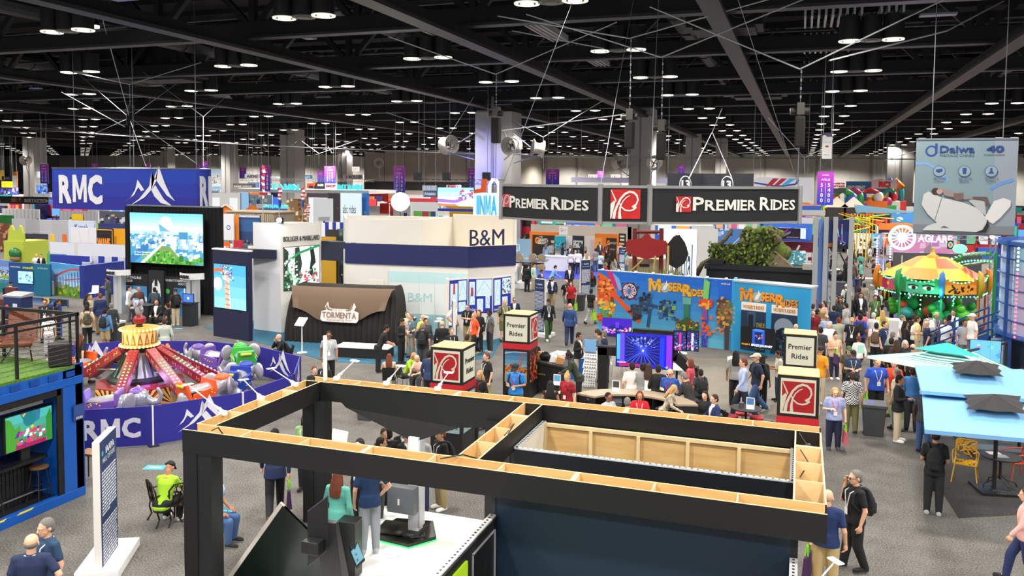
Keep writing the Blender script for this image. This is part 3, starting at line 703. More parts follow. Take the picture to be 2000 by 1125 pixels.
def backpack(t,q,col,label):
 o=bag_frame('backpack',t,label,'backpack','backpacks worn on backs');c,dz=q['cy'],q['dz'];k=(q['n'],)
 def bag():
  b=MB();loft(b,[((0,.2+c*.5,1.0+dz),.13,.075),((0,.215+c*.6,1.1+dz),.155,.095),((0,.21+c*.75,1.28+dz),.15,.085),((0,.18+c*.9,1.41+dz),.11,.06),((0,.16+c,1.46+dz),.06,.03)]);b.box(-.1,.1,.27+c*.6,.32+c*.6,1.03+dz,1.22+dz,None)
  return remesh(b,.018,4)
 if k not in _bags:
  m1=bag();m1.materials.append(TCLOTH);b=MB()
  for s in(-1,1):b.tube([(s*.1,.15+c,1.45+dz),(s*.13,c+.03,1.515+dz),(s*.135,-.11+c*.9,1.40+dz),(s*.15,-.13+c*.7,1.25+dz),(s*.175,-.03+c*.6,1.12+dz),(s*.14,.15+c*.5,1.05+dz)],.02,0,6)
  m2=bpy.data.meshes.new('strap');m2.from_pydata(b.v,[],b.f);m2.materials.append(TCLOTH);_bags[k]=(m1,m2)
 attach('bag_body',_bags[k][0],o,[fabric(col)]);attach('strap',_bags[k][1],o,[fabric(col)]);return o
def tote(t,q,col,label,side=-1,h2='7ac61a',drop=.42,flat=False):
 o=bag_frame('tote_bag',t,label,'bag','tote bags carried by visitors');wr=V(q['arms'][0 if side<0 else 1][1]);hd_=V(q['hd'][0 if side<0 else 1]).normalized();g=wr+hd_*.09
 b=MB();x,y,z=g.x+side*.0,g.y,g.z-.22
 b.hexa([(x-.05,y-.16,z-.36),(x+.05,y-.16,z-.36),(x+.05,y+.16,z-.36),(x-.05,y+.16,z-.36),(x-.02,y-.18,z),(x+.02,y-.18,z),(x+.02,y+.18,z),(x-.02,y+.18,z)],M(col,.6))
 b.build('bag_body',o,local=True)
 b=MB()
 for s in(-.02,.02):b.tube([(x+s,y-.09,z),(x+s*.5,y-.05,z+.14),(g.x,g.y,g.z-.01),(x+s*.5,y+.05,z+.14),(x+s,y+.09,z)],.012,M(h2,.6),5)
 b.build('handle',o,local=True);return o
def phone(t,q,label='smartphone held in both hands',side=-1,both=True):
 o=bag_frame('smartphone',t,label,'phone');i=0 if side<0 else 1;g=V(q['arms'][i][1])+V(q['hd'][i]).normalized()*.1
 if both:g.x=0
 b=MB()
 if q['n']=='call':b.bar(g+V((.03,.0,-.06)),g+V((.045,.02,.08)),.075,.01,DK)
 else:b.bar(g+V((0,.0,.0)),g+V((0,-.09,.09)),.07,.01,DK,(1,0,0))
 b.build('case',o,local=True);return o
def viewface(loc,deg):
 a=atan2(loc[1],loc[0])-pi/2;return a+radians(deg)
CR={'c1':(0,300,4.326),'c2':(400,300,4.326),'c3':(800,300,4.326),'c4':(1200,300,4.326),'c5':(1580,300,4.326),'d1':(0,540,4.326),'d2':(400,540,4.326),'d3':(800,540,4.326),'d4':(1200,540,4.326),'d5':(1580,540,4.326),'e1':(0,780,3.26),'e2':(400,780,3.26),'e3':(800,780,3.26),'e4':(1200,780,3.261),'e5':(1560,780,3.261),'f4':(1000,430,6.617),'f5':(1580,440,4.326),'px':(0,0,1)}
def who(crop,x,y,deg,pz,look,label,h=1.72,fat=1.03,feet=False,z0=0,bag=None,xy=None,**kw):
 """look: skin hair haircolour top topcolour bottom bottomcolour"""
 x0,y0,s=CR[crop];u,v=x0+x/s,y0+y/s
 sit=POSES[pz].get('hip',.93)
 q=pose(pz);hh=h/1.75*((q['HM']@V((0,0,.145))).z)
 g=G(u,v,z0)if feet else G(u,v,z0+hh)
 if xy:g=V((xy[0],xy[1],0))
 sk,ha,hc,tp,tc,bt,bc=look.split()
 f=viewface(g,deg)
 if not feet and not xy:
  hc_=q['HM']@V((0,0,0));k=h/1.75
  g=g-V((-hc_.y*k*sin(f)*-1*-1,hc_.y*k*cos(f),0))
 t,q=person((g.x,g.y),f,pz,sk,ha,hc,tp,tc,bt,bc,label,h,fat,z0=z0,**kw)
 if bag:
  for bg in bag if isinstance(bag,list)else[bag]:
   kk=bg[0]
   if kk=='bp':backpack(t,q,bg[1],bg[2])
   elif kk=='tote':tote(t,q,bg[1],bg[2],*(bg[3:]or(-1,)))
   elif kk=='ph':phone(t,q,bg[1],-1,pz!='call' and pz!='hold1')
 return t,q
def AD(u,v,c):return CAM+ray(u,v)*c
def g2(p):return(p[0],p[1])
NAVY=M('1d2258',.6);NAVY2=M('161b3c',.6);WPAINT=M('e4e0d8',.6);GREYW=M('c9c8cc',.7)
SER={}
#FOREGROUND BOOTH
ZT=2.9;ZB=2.52;X0,X1,Y0,Y1=-9.41,.42,10.75,14.65;W_=.36
def outer(b,x0,x1,y0,y1,m):b.box(x0,x1,y0,y1,ZB,ZT,m)
bf=thing('booth_canopy',(-4.5,12.6,0),'black open topped wooden booth frame with plywood ribs, nearest the viewer','booth frame')
FB=M('09090a',.6);TEAL=M('0f1c26',.45)
t_=.02
def channel(x0,x1,y0,y1,along,n,nm):
 """hollow beam: two black faced boards with ply inside, cross ribs"""
 b=MB()
 if along=='x':
  for ya,outm in((y0,1),(y1-t_,0)):
   b.box(x0,x1,ya,ya+t_,ZB,ZT-.004,FB);b.box(x0,x1,ya+(.0 if not outm else 0),ya+t_,ZT-.004,ZT,PLYE)
  b.box(x0+.02,x1-.02,y0+t_,y0+t_+.004,ZB+.03,ZT-.002,PLY);b.box(x0+.02,x1-.02,y1-t_-.004,y1-t_,ZB+.03,ZT-.002,PLY);b.box(x0,x1,y0+t_,y1-t_,ZB,ZB+.03,PLY)
 else:
  for xa in(x0,x1-t_):b.box(xa,xa+t_,y0,y1,ZB,ZT-.004,FB);b.box(xa,xa+t_,y0,y1,ZT-.004,ZT,PLYE)
  b.box(x0+t_,x0+t_+.004,y0,y1,ZB+.03,ZT-.002,PLY);b.box(x1-t_-.004,x1-t_,y0,y1,ZB+.03,ZT-.002,PLY);b.box(x0+t_,x1-t_,y0,y1,ZB,ZB+.03,PLY)
 b.build(nm,bf)
 for i in range(1,n):
  r=MB();f=i/n;w2=.02 if i%3 else .07
  if along=='x':x=x0+(x1-x0)*f;r.box(x-w2/2,x+w2/2,y0+t_,y1-t_,ZB+.04,ZT-.006,PLYE)
  else:y=y0+(y1-y0)*f;r.box(x0+t_,x1-t_,y-w2/2,y+w2/2,ZB+.04,ZT-.006,PLYE)
  r.build('rib',bf)
channel(X0,X1,Y0,Y0+W_,'x',9,'front_beam');channel(X0,X1,Y1-W_,Y1,'x',9,'back_beam')
channel(X0,X0+W_,Y0+W_,Y1-W_,'y',4,'left_beam');channel(X1-W_-.05,X1,Y0+W_,Y1-W_,'y',4,'right_beam');channel(-4.72,-4.36,Y0+W_,Y1-W_,'y',4,'middle_beam')
for x,y,w2,d2 in((X0,Y0,.55,.5),(X0+.02,Y1-.5,.5,.5)):
 b=MB();b.box(x+.004,x+w2*.5,y+.004,y+d2*.6,0,ZB,FB);b.box(x+w2*.5,x+w2,y+.02,y+d2*.6,0,ZB,M('1c1d1f',.4));b.build('post',bf)
b=MB()
for x in(-8.5,-5.2):
 pass
b.box(-5.45,-4.75,Y1-.45,Y1-.05,0,ZB,FB);b.box(-5.2,-4.95,Y1-.47,Y1-.45,.2,2.2,M('232427',.4));b.build('post',bf)
tr=MB();a,c,d_,e_=V((-8.95,Y1-.37,2.86)),V((-4.75,Y1-.37,2.86)),V((-6.9,Y1-.5,1.95)),V((-6.0,Y1-.4,2.3))
tr.add([a,c,c+V((0,-.02,-.42)),e_,d_,a+V((.5,-.02,-.42))],[(0,5,4,3,2,1)],M('0b0c0d',.6));tr.add([V((x.x,x.y+.03,x.z))for x in(a,c,c+V((0,-.02,-.42)),e_,d_,a+V((.5,-.02,-.42)))],[(0,1,2,3,4,5)],M('0b0c0d',.6))
tr.build('folded_fascia',bf)
k=MB()
for(x,y)in((X1-.24,14.0),(X1-.22,13.1)):
 k.tube([(x-.1,y+.2,2.89),(x,y,2.8),(x+.02,y-.3,2.85),(x-.1,y-.5,2.7)],.01,DK,5)
k.ball((X1-.2,13.95,2.74),.07,.07,.07,DK)
k.tube([(X0+.5,Y0+.1,2.9),(X0+.55,Y0+.2,2.93),(X0+.62,Y0+.28,2.75)],.012,DK,5);k.tube([(-4.9,Y0+.18,2.9),(-4.6,Y0+.33,2.95),(-4.5,11.4,2.8)],.012,DK,5)
k.tube([(-4.5,12.6,2.8),(-4.4,12.8,2.95),(-4.36,12.4,2.9),(-4.45,12.1,2.7)],.012,DK,5);k.build('cable',bf)
h_=MB()
for y in(11.35,12.05):
 h_.box(X1-.38,X1-.04,y-.3,y+.32,ZB+.031,ZB+.04,M('16130f',.6));h_.box(X1-.25,X1-.17,y-.3,y+.32,ZB+.04,ZB+.045,M('d9952b',.5));h_.cyl((X1-.2,y,ZB+.045),(X1-.2,y,ZB+.055),.09,.09,M('eadfc0',.5),18)
h_.build('rib_insert',bf)
rm=thing('storage_room',(-2.3,13.5,0),'plywood lined storage room with slotted metal rails inside the black booth frame','partition')
RX0,RX1,RY0,RY1,RZ=-4.32,.04,12.62,14.22,2.6
b=MB();b.box(RX0,RX1,RY1,RY1+.05,0,RZ,PLY);b.box(RX0,RX1,RY1-.06,RY1+.05,RZ-.06,RZ,PLYE)
for i in range(6):x=RX0+.05+(RX1-RX0-.1)*i/5;b.box(x-.03,x+.03,RY1-.08,RY1,0,RZ-.06,PLYE)
b.box(RX0,RX1,RY1-.09,RY1,1.72,1.80,PLYE);b.build('back_panel',rm)
b=MB();b.box(RX0,RX0+.04,RY0,RY1,0,RZ,M('cfc8b8',.7));b.build('side_panel',rm);b=MB();b.box(RX1-.04,RX1,RY0,RY1,0,RZ,M('cfc8b8',.7));b.build('side_panel',rm)
b=MB();b.box(RX0,RX1,RY0-.03,RY0+.02,0,RZ,M('0c1017',.5));b.build('front_panel',rm)
def rail(x0,y0,x1,y1,z,nm,par,wid=.06):
 b=MB();b.bar((x0,y0,z),(x1,y1,z),wid,.025,M('dfe3e6',.35,.3));L=hypot(x1-x0,y1-y0);n=int(L/.09)
 for i in range(n):
  f=(i+.5)/n;b.obox((x0+(x1-x0)*f,y0+(y1-y0)*f,z+.0125),.035,.03,.003,DK,atan2(y1-y0,x1-x0))
 b.build(nm,par)
rail(RX0,RY0,RX1,RY0,RZ+.012,'rail',rm);rail(RX0+.02,RY0,RX0+.02,RY1,RZ+.012,'rail',rm,.07);rail(RX1-.04,RY0,RX1-.04,RY1,RZ+.012,'rail',rm,.09)
fw=thing('display_wall',(-2,11.3,0),'large dark teal display wall hanging down from the front beam of the booth','wall panel')
b=MB();b.box(-4.1,.02,11.14,11.2,0,ZB,M('15293a',.45));b.build('panel',fw)
b=MB();b.box(0.0,.09,11.12,11.24,0,ZB,FB);b.box(-4.16,-4.1,11.12,11.24,0,ZB,M('2b3238',.4));b.build('edge_post',fw)
ct=thing('side_counter',(-4.2,9.8,0),'long black side wall with slotted white rail top and lime panel beside the white floor','wall panel')
b=MB();b.box(-4.16,-4.06,8.2,11.1,0,2.08,BLK);b.build('panel',ct);rail(-4.13,8.2,-4.13,11.1,2.1,'rail',ct,.1)
b=MB();b.box(-4.06,-4.03,8.5,9.9,.2,1.96,M('a6cf1c',.5));b.build('lime_panel',ct)
b=MB()
for y in(10.1,10.95):b.box(-4.055,-4.03,y,y+.015,.1,1.95,GRY)
b.box(-4.055,-4.03,10.1,10.96,1.94,1.955,GRY);b.build('cabinet_door',ct)
c2=thing('side_counter',(.05,10,0),'short dark side wall with slotted steel rail at the right end of the booth','wall panel')
b=MB();b.box(0,.07,9.6,11.1,0,2.1,BLK);b.build('panel',c2);rail(.04,9.6,.04,11.1,2.12,'rail',c2,.1)
fl=thing('booth_platform',(-6.3,12.5,0),'glossy white raised platform floor inside the black booth frame','platform')
b=MB();b.box(-8.2,-4.2,9.5,15.3,0,.11,M('f4f5f4',.25));b.build('deck',fl,bevel=.01)
b=MB();b.box(-9.0,-8.2,9.5,12.1,0,.1,M('0d0e16',.3));b.build('border',fl)
lp=thing('triangular_panel',(-8.1,11.5,0),'dark green triangular panel with pale edge leaning by the booth post','panel')
A_,B_,C_=AY(552,988,11.5),AY(430,1160,11.5),AY(640,1075,11.7)
b=MB();q=[A_,B_,V((B_.x+1.6,11.7,.1)),V((-7.3,11.8,.12)),C_];b.add([p for p in q]+[p+V((.0,.05,0))for p in q],[(0,1,2,3,4),(9,8,7,6,5)],M('0e1a14',.3));b.build('board',lp)
b=MB();b.bar(A_+V((-.02,.03,.02)),B_+V((-.02,.03,.02)),.09,.05,M('cfc7ba',.6),(0,1,0));b.build('edge_strip',lp)
tk=thing('touch_kiosk',(-7.4,11.0,0),'tall black screen kiosk seen from behind by the booth post','kiosk')
b=MB();p=AY(645,1125,11.0);X_=p.x
b.add([(X_-.12,11.0,0),(X_+.3,11.0,0),(X_+.3,11.3,0),(X_-.12,11.3,0),(X_-.2,10.95,2.0-.35),(X_+.12,10.95,2.0-.35),(X_+.12,11.05,1.65),(X_-.2,11.05,1.65)],[(0,3,2,1),(4,5,6,7),(0,1,5,4),(1,2,6,5),(2,3,7,6),(3,0,4,7)],M('121214',.4));b.build('stand',tk,bevel=.01)
fr=Fr(AY(602,1060,10.9),AY(642,1060,10.9),1.08)
b=MB();q=[AY(600,1000,10.95),AY(640,970,10.95),AY(641,1075,10.95),AY(601,1108,10.95)];b.add([v+V((0,0,0))for v in q]+[v+V((-.03,.06,0))for v in q],[(0,3,2,1),(4,5,6,7),(0,1,5,4),(1,2,6,5),(2,3,7,6),(3,0,4,7)],M('1a1a1d',.35));b.build('monitor',tk,bevel=.01)
b=MB();p=AY(600,1065,10.85);b.obox((p.x+.1,p.y,p.z-.1),.3,.2,.2,M('19191b',.4));b.build('camera_box',tk,bevel=.01)
tb=thing('tablet_kiosk',G(675,1115,.12),'black kiosk with tilted blue tablet screen on the white platform','kiosk')
p=G(683,1122,.12);b=MB();b.obox((p.x,p.y,.11),.34,.3,1.0,M('141416',.4),.1);b.build('stand',tb,bevel=.01)
q=[AY(688,1035,p.y+.1),AY(675,1055,p.y-.1),AY(697,1108,p.y-.3),AY(713,1092,p.y-.2)]
def slab4(q,th,m,mb):
 n=(q[1]-q[0]).cross(q[3]-q[0]).normalized();
 if n.y>0:n=-n
 mb.add([v for v in q]+[v-n*th for v in q],[(0,1,2,3),(7,6,5,4),(0,4,5,1),(1,5,6,2),(2,6,7,3),(3,7,4,0)],m);return n
b=MB();n_=slab4(q,.05,DK,b);b.build('monitor',tb)
def qf(q,n,off=0):return lambda x,y,d=0:(q[1]+(q[0]-q[1])*0)+((q[2]-q[1])*(1-y)+(q[0]-q[1])*x)+((q[3]-q[0])-(q[2]-q[1]))*(x*(1-y))+n*d
sf=qf(q,n_)
b=MB();k_=[('7fb8c8',.05,.05,.95,.55),('16222c',.05,.55,.95,.95),('3555a0',.1,.8,.9,.93),('c8cad0',.2,.62,.7,.72),('2b58c8',.05,.93,.95,.97),('4d7d90',.3,.3,.5,.36),('4d7d90',.2,.12,.4,.2)]
for i,(c_,xa,ya,xb,yb)in enumerate(k_):b.add([sf(xa,ya,.004+i*.001),sf(xb,ya,.004+i*.001),sf(xb,yb,.004+i*.001),sf(xa,yb,.004+i*.001)],[(0,1,2,3)],M(c_,.3,0,.8))
b.build('screen',tb)
hx=[G(u,v,.13)for u,v in((740,1040),(741,1056),(798,1070),(852,1054),(846,1024),(775,1018))]
hp=thing('hexagonal_plinth',G(797,1045),'black hexagonal plinth edged with green light on the white platform','plinth')
b=MB();b.prism([g2(p)for p in hx],.13,.20,M('15170f',.3));b.build('top',hp)
b=MB();cx=sum(p.x for p in hx)/6;cy_=sum(p.y for p in hx)/6;b.prism([(cx+(p.x-cx)*1.015,cy_+(p.y-cy_)*1.015)for p in hx],.115,.135,M('2bff5a',.4,0,3));b.build('light_strip',hp)
sd=thing('scanner_stand',(cx+.1,cy_,.2),'grey square scanner unit on a white upright column over the hexagonal plinth','machine')
b=MB();b.box(cx+.05,cx+.27,cy_+.0,cy_+.22,.2,2.05,M('e3e5e7',.35));b.box(cx+.27,cx+.31,cy_-.01,cy_+.22,.3,2.0,M('c6c9cc',.35));b.build('column',sd,bevel=.01)
b=MB();b.box(cx-.28,cx+.28,cy_-.22,cy_-.02,.62,1.12,M('5d6368',.4));b.box(cx-.3,cx-.28,cy_-.2,cy_-.04,.66,1.08,DK);b.box(cx-.06,cx-.02,cy_-.225,cy_-.22,.78,.9,WHT);b.build('control_unit',sd,bevel=.015)
b=MB();b.obox((cx-.1,cy_+.02,.205),.9,.6,.02,M('20211c',.4),.1);b.build('base_plate',sd)
b=MB();b.tube([(cx+.1,cy_-.3,.24),(cx+.3,cy_-.35,.25),(cx+.5,cy_-.2,.24),(cx+.42,cy_-.05,.24)],.02,DK,6);b.ball((cx+.0,cy_-.3,.27),.08,.06,.05,DK);b.ball((cx+.25,cy_-.3,.27),.1,.06,.05,DK);b.build('cable',sd)
b=MB();b.add([(cx-.35,cy_-.1,1.62),(cx-.05,cy_-.05,1.5),(cx-.05,cy_-.03,1.53),(cx-.35,cy_-.08,1.65),(cx-.35,cy_-.4,1.62),(cx-.05,cy_-.3,1.5)],[(0,1,2,3),(0,4,5,1)],M('c9ccd0',.4));b.build('side_shelf',sd)
def arm_lamp(base,tip,lit,lab,hz=None):
 base,tip=V(base),V(tip);t=thing('arm_light',base,lab,'lamp','white arm lights clipped to the booth beams');d=(tip-base).normalized()
 b=MB();b.ball(base+d*.12,.045,.045,.03,M('e8ecef',.3),10,6);b.cyl(base,base+d*.26,.035,.014,M('dfe7ee',.3),8);b.box(base.x-.06,base.x+.06,base.y-.04,base.y+.04,base.z-.05,base.z+.02,M('e8e8e8',.4));b.build('clamp',t,'auto')
 b=MB();b.cyl(base+d*.2,tip,.010,.010,M('e8e8ea',.3),6);b.build('arm',t)
 b=MB();s_=d.cross(V((0,0,1))).normalized();u_=V((0,0,1));b.bar(tip-s_*.1+d*.02,tip+s_*.1+d*.02,.09,.016,M('e4e6e8',.3));b.build('head',t,bevel=.005)
 if lit:b=MB();b.bar(tip-s_*.085+d*.02-u_*.012,tip+s_*.085+d*.02-u_*.012,.07,.008,M('ffffff',.4,0,6));b.build('lens',t)
L_=[((446,806),(368,752),'first along the left beam, over the blue fence'),((512,776),(476,742),'second along the left beam'),((573,749),(531,720),'third along the left beam, by the back corner')]
for(bu,bv),(tu,tv),s_ in L_:
 bp=G(bu,bv,2.92);bp.x=X0+.02;arm_lamp(bp,AX(tu,tv,bp.x-.9),0,'thin white arm light, '+s_)
for(bu,bv),(tu,tv),s_ in(((664,735),(692,705),'first on the back beam right of the corner pole'),((760,745),(782,715),'second on the back beam, below the draped exhibit'),((856,757),(876,728),'third on the back beam, at the red logo')):
 bp=G(bu,bv,2.92);bp.y=Y1-.02;arm_lamp(bp,AY(tu,tv,bp.y+.55),1,'thin white arm light, '+s_)
arm_lamp((-4.1,8.9,2.12),AY(768,1086,9.9),0,'thin white arm light reaching over the glossy white platform')
arm_lamp((.06,9.75,2.14),AY(1630,1098,10.1),0,'white square headed arm light at the right end wall of the booth')
b=MB();p=G(643,735,2.9);b.box(p.x-.03,p.x+.03,Y1-.08,Y1-.02,2.85,AY(643,655,Y1).z,M('e6ebe8',.35));b.build('upright_pole',label='pale upright pole standing at the back left corner of the booth frame',cat='pole')
#LEFT: CONTAINER LOUNGE
CB=M('0b4fa6',.4);CBD=M('0a3f8a',.4);CX=-14.7
cl=thing('container_lounge',(CX-2,11,0),'blue shipping container lounge with railed turf roof deck, at left edge','container')
b=MB();b.box(CX-2.4,CX,13.24,13.75,0,2.86,CB);b.box(CX-.12,CX,13.55,13.78,0,2.95,CBD);b.box(CX-.14,CX+.01,3,13.76,2.5,2.68,CB);b.box(CX-.14,CX+.012,3,13.76,0,.2,CB);b.build('end_frame',cl,bevel=.01)
b=MB();b.box(CX-2.4,CX,3,13.74,2.6,2.86,CB)
for i in range(24):b.box(CX,CX+.02,3.2+i*.44,3.42+i*.44,2.7,2.82,CBD)
b.build('roof_beam',cl)
b=MB();b.box(CX-.06,CX-.01,13.1,13.24,.2,2.5,BLK);b.box(CX-.06,CX-.01,3,13.2,2.36,2.5,BLK);b.box(CX-.08,CX-.06,3,12.8,2.28,2.36,STEEL);b.build('window_frame',cl)
b=MB()
for i in range(40):b.box(CX-2.4,CX-2.33,3+i*.27,3.13+i*.27,0,2.6,M('c9d4df',.5))
b.box(CX-2.4,CX-2.38,3,13.2,0,2.6,M('afc0d2',.5));b.build('back_wall',cl)
b=MB();b.box(CX-2.4,CX,3,13.2,.1,.16,M('1a1c1f',.35));b.build('inner_floor',cl)
b=MB()
for i in range(14):
 y=4+i*.62;b.add([(CX+.014,y,.17),(CX+.014,y+.34,.17),(CX+.014,y+.42,.21),(CX+.014,y+.08,.21)],[(0,1,2,3)],M('e0c62a',.5))
b.build('hazard_stripe',cl)
b=MB();b.box(CX-4.6,CX,3,13.7,2.86,2.92,M('2c4d10',.95,0,0,'carpet',20,'557d1c'));b.build('turf_deck',cl)
b=MB();post=[(CX-.04,13.68),(CX-.04,12.2),(CX-.04,10.5),(CX-.04,8.8),(CX-2.2,13.68),(CX-4.2,13.68)]
for x,y in post:b.box(x-.025,x+.025,y-.025,y+.025,2.92,4.02,BLK)
b.box(CX-.07,CX-.01,5,13.7,3.98,4.05,BLK);b.box(CX-4.6,CX-.01,13.65,13.71,3.98,4.05,BLK);b.box(CX-.06,CX-.02,5,13.7,3.86,3.9,BLK)
b.box(CX-.09,CX-.05,13.5,13.54,2.9,4.02,BLK);b.build('railing_frame',cl)
b=MB()
for i in range(9):z=3.02+i*.095;b.cyl((CX-.04,5,z),(CX-.04,13.68,z),.006,.006,CHROME,4);b.cyl((CX-4.6,13.68,z),(CX-.04,13.68,z),.006,.006,CHROME,4)
b.build('railing_cable',cl)
b=MB();f=Fr((CX+.02,12.95,1.2),(CX+.02,13.5,1.2));pp=AX(155,820,CX+.05);f=Fr((CX+.03,pp.y-.14,pp.z),(CX+.03,pp.y+.16,pp.z));b.rect(f,0,0,.3,.34,0,.01,M('223a70',.5));b.rect(f,.02,.1,.28,.32,.01,.014,M('2a4684',.5));b.text(f,'RIDES',.15,.03,.05,WHT,.014,.016,align='c');b.build('notice',cl)
tv=thing('television',(CX-1.7,12.2,1.4),'wide TV showing a colourful fairground ride inside the blue container','television')
fT=Fr((CX-2.0,11.45,1.62),(CX-1.55,13.05,1.62));TX=CX-.3;TVa,TVb=AX(10,845,TX),AX(101,856,TX);fT=Fr((TX,TVa.y,TVb.z),(TX,TVb.y,TVb.z));TVh=AX(103,790,TX).z-TVb.z;b=MB();b.rect(fT,-.03,-.02,fT.w+.03,TVh+.03,-.08,0,BLK);b.build('casing',tv)
pic(fT,fT.w,TVh,grad('2a7a50','49a8a0',4)+[('p','3f8c2a',[(0,0),(0,.95),(.1,.9),(.2,.6),(.3,.7),(.35,0)]),('p','2a6f8c',[(.3,1),(.75,1),(.72,.7),(.45,.6)]),('p','d8b02a',[(.35,.95),(.55,.5),(.6,.55),(.42,1)]),('n','d0206a e8328a 3a2a90 f0e0e0 e83050',70,.22,0,.85,.5,.03),('p','2f8030',[(.88,0),(.86,.7),(.95,.95),(1,.7),(1,0)]),('r','901850',.2,0,.85,.12),('c','16707a',.5,.8,.14)],'screen',tv,e=1.1)
br=thing('bar_counter',(CX-1.4,11.6,.16),'black slatted bar counter under the television in the blue container','counter')
b=MB();b.box(CX-.95,CX-.2,10.0,13.0,1.06,1.12,M('101113',.3));b.box(TX-.1,TX-.04,12.5,12.7,1.12,1.5,DK);b.build('counter_top',br);b=MB();b.box(CX-.9,CX-.5,11.6,12.9,.16,1.06,BLK)
for i in range(14):b.box(CX-.5,CX-.485,11.62+i*.09,11.69+i*.09,.2,1.04,M('16181b',.4))
b.build('front_panel',br);b=MB();b.tube([(CX-.4,11.4,.35),(CX-.4,12.9,.35)],.02,STEEL,6);b.build('foot_rail',br)
def stool(x,y,z0,sh,wood,lab,back=False,grp=None):
 t=thing('bar_stool',(x,y,z0),lab,'stool',grp);b=MB();b.cyl((x,y,z0+sh-.04),(x,y,z0+sh),.19,.19,wood,18);b.build('seat',t,bevel=.01)
 for k in range(4):
  a=pi/4+k*pi/2;b=MB();b.cyl((x+.24*cos(a),y+.24*sin(a),z0),(x+.13*cos(a),y+.13*sin(a),z0+sh-.04),.014,.014,DK,6);b.build('leg',t)
 b=MB();b.tube([(x+.2*cos(a*pi/8),y+.2*sin(a*pi/8),z0+.28)for a in range(16)],.01,DK,5,True);b.build('foot_ring',t)
BS='bar stools in the container'
stool(CX-.28,12.85,.16,.74,M('5a3d22',.5),'wooden topped bar stool under the television, right one in the blue container',grp=BS)
stool(CX-.3,11.75,.16,.74,DK,'all black bar stool at the left end of the container bar',grp=BS)
bt=thing('side_table',(0,0,0),'small wood topped table behind the hall of fame sign','table');p=AY(176,885,15.0);q_=G(176,940);bt.location=(q_.x,q_.y,0)
b=MB();b.box(q_.x-.3,q_.x+.2,q_.y-.1,q_.y+.25,.62,.67,M('7a5430',.5,0,0,'wood',3,'8c6238'));b.build('table_top',bt)
for sx in(-.27,.17):
 for sy in(-.07,.22):b=MB();b.box(q_.x+sx-.012,q_.x+sx+.012,q_.y+sy-.012,q_.y+sy+.012,0,.62,DK);b.build('leg',bt)
LEA=M('552a15',.35,0,0,'noise',3,'6b3519')
def lounger(u,v,deg,lab):
 g=G(u,v,2.92);t=thing('lounge_chair',(0,0,0),lab,'armchair','tan leather lounge chairs')
 b=MB();prof=[(-.45,.36,.42),(-.3,.34,.46),(.0,.32,.44),(.22,.34,.40)]
 b.hexa([(-.32,-.5,.36),(.32,-.5,.36),(.32,.2,.30),(-.32,.2,.30),(-.32,-.5,.48),(.32,-.5,.48),(.32,.2,.44),(-.32,.2,.44)],LEA);b.build('seat',t,bevel=.04,local=True)
 b=MB();b.hexa([(-.3,.15,.38),(.3,.15,.38),(.3,.3,.34),(-.3,.3,.34),(-.3,.52,1.08),(.3,.52,1.08),(.3,.64,1.04),(-.3,.64,1.04)],LEA);b.build('backrest',t,bevel=.05,local=True)
 b=MB()
 for i in range(3):
  for j in range(3):b.ball((-.18+.18*i,.2+.12*j+.0,.5+.22*j),.015,.015,.015,M('4f2813',.5),6,4)
 b.build('button',t,local=True)
 b=MB()
 for s in(-1,1):b.bar((s*.3,-.42,.02),(s*.12,.3,.32),.03,.015,CHROME);b.bar((s*.3,.38,.02),(s*.12,-.25,.34),.03,.015,CHROME)
 b.build('base_frame',t,local=True);t.location=(g.x,g.y,2.92);t.rotation_euler=(0,0,radians(deg));return t
lounger(40,702,40,'tan leather lounge chair with buttoned back beside the small black speaker');t_l=lounger(-12,698,150,'tan leather lounge chair cut by the left edge, on the turf deck')
sp=thing('speaker',G(120,712,2.92),'small black wedge speaker standing on the turf deck corner','speaker');p=G(120,715,2.92)
b=MB();b.obox((p.x-.05,p.y,2.92),.42,.3,.5,M('101011',.6),.9);b.build('cabinet',sp,bevel=.03);b=MB();f=Fr((p.x-.2,p.y-.14,3.0),(p.x+.05,p.y+.12,3.0))
b.rect(f,.02,0,.3,.34,.0,.02,M('1d1d1f',.8));b.build('grille',sp)
tp=thing('side_table',G(45,660,2.92),'small round table with cups between the tan leather chairs','table');p=G(45,665,2.92);b=MB();b.cyl((p.x,p.y,3.42),(p.x,p.y,3.45),.26,.26,DK,20);b.build('table_top',tp)
for k in range(3):b=MB();b.cyl((p.x+.22*cos(k*2.1),p.y+.22*sin(k*2.1),2.92),(p.x,p.y,3.42),.012,.012,DK,5);b.build('leg',tp)
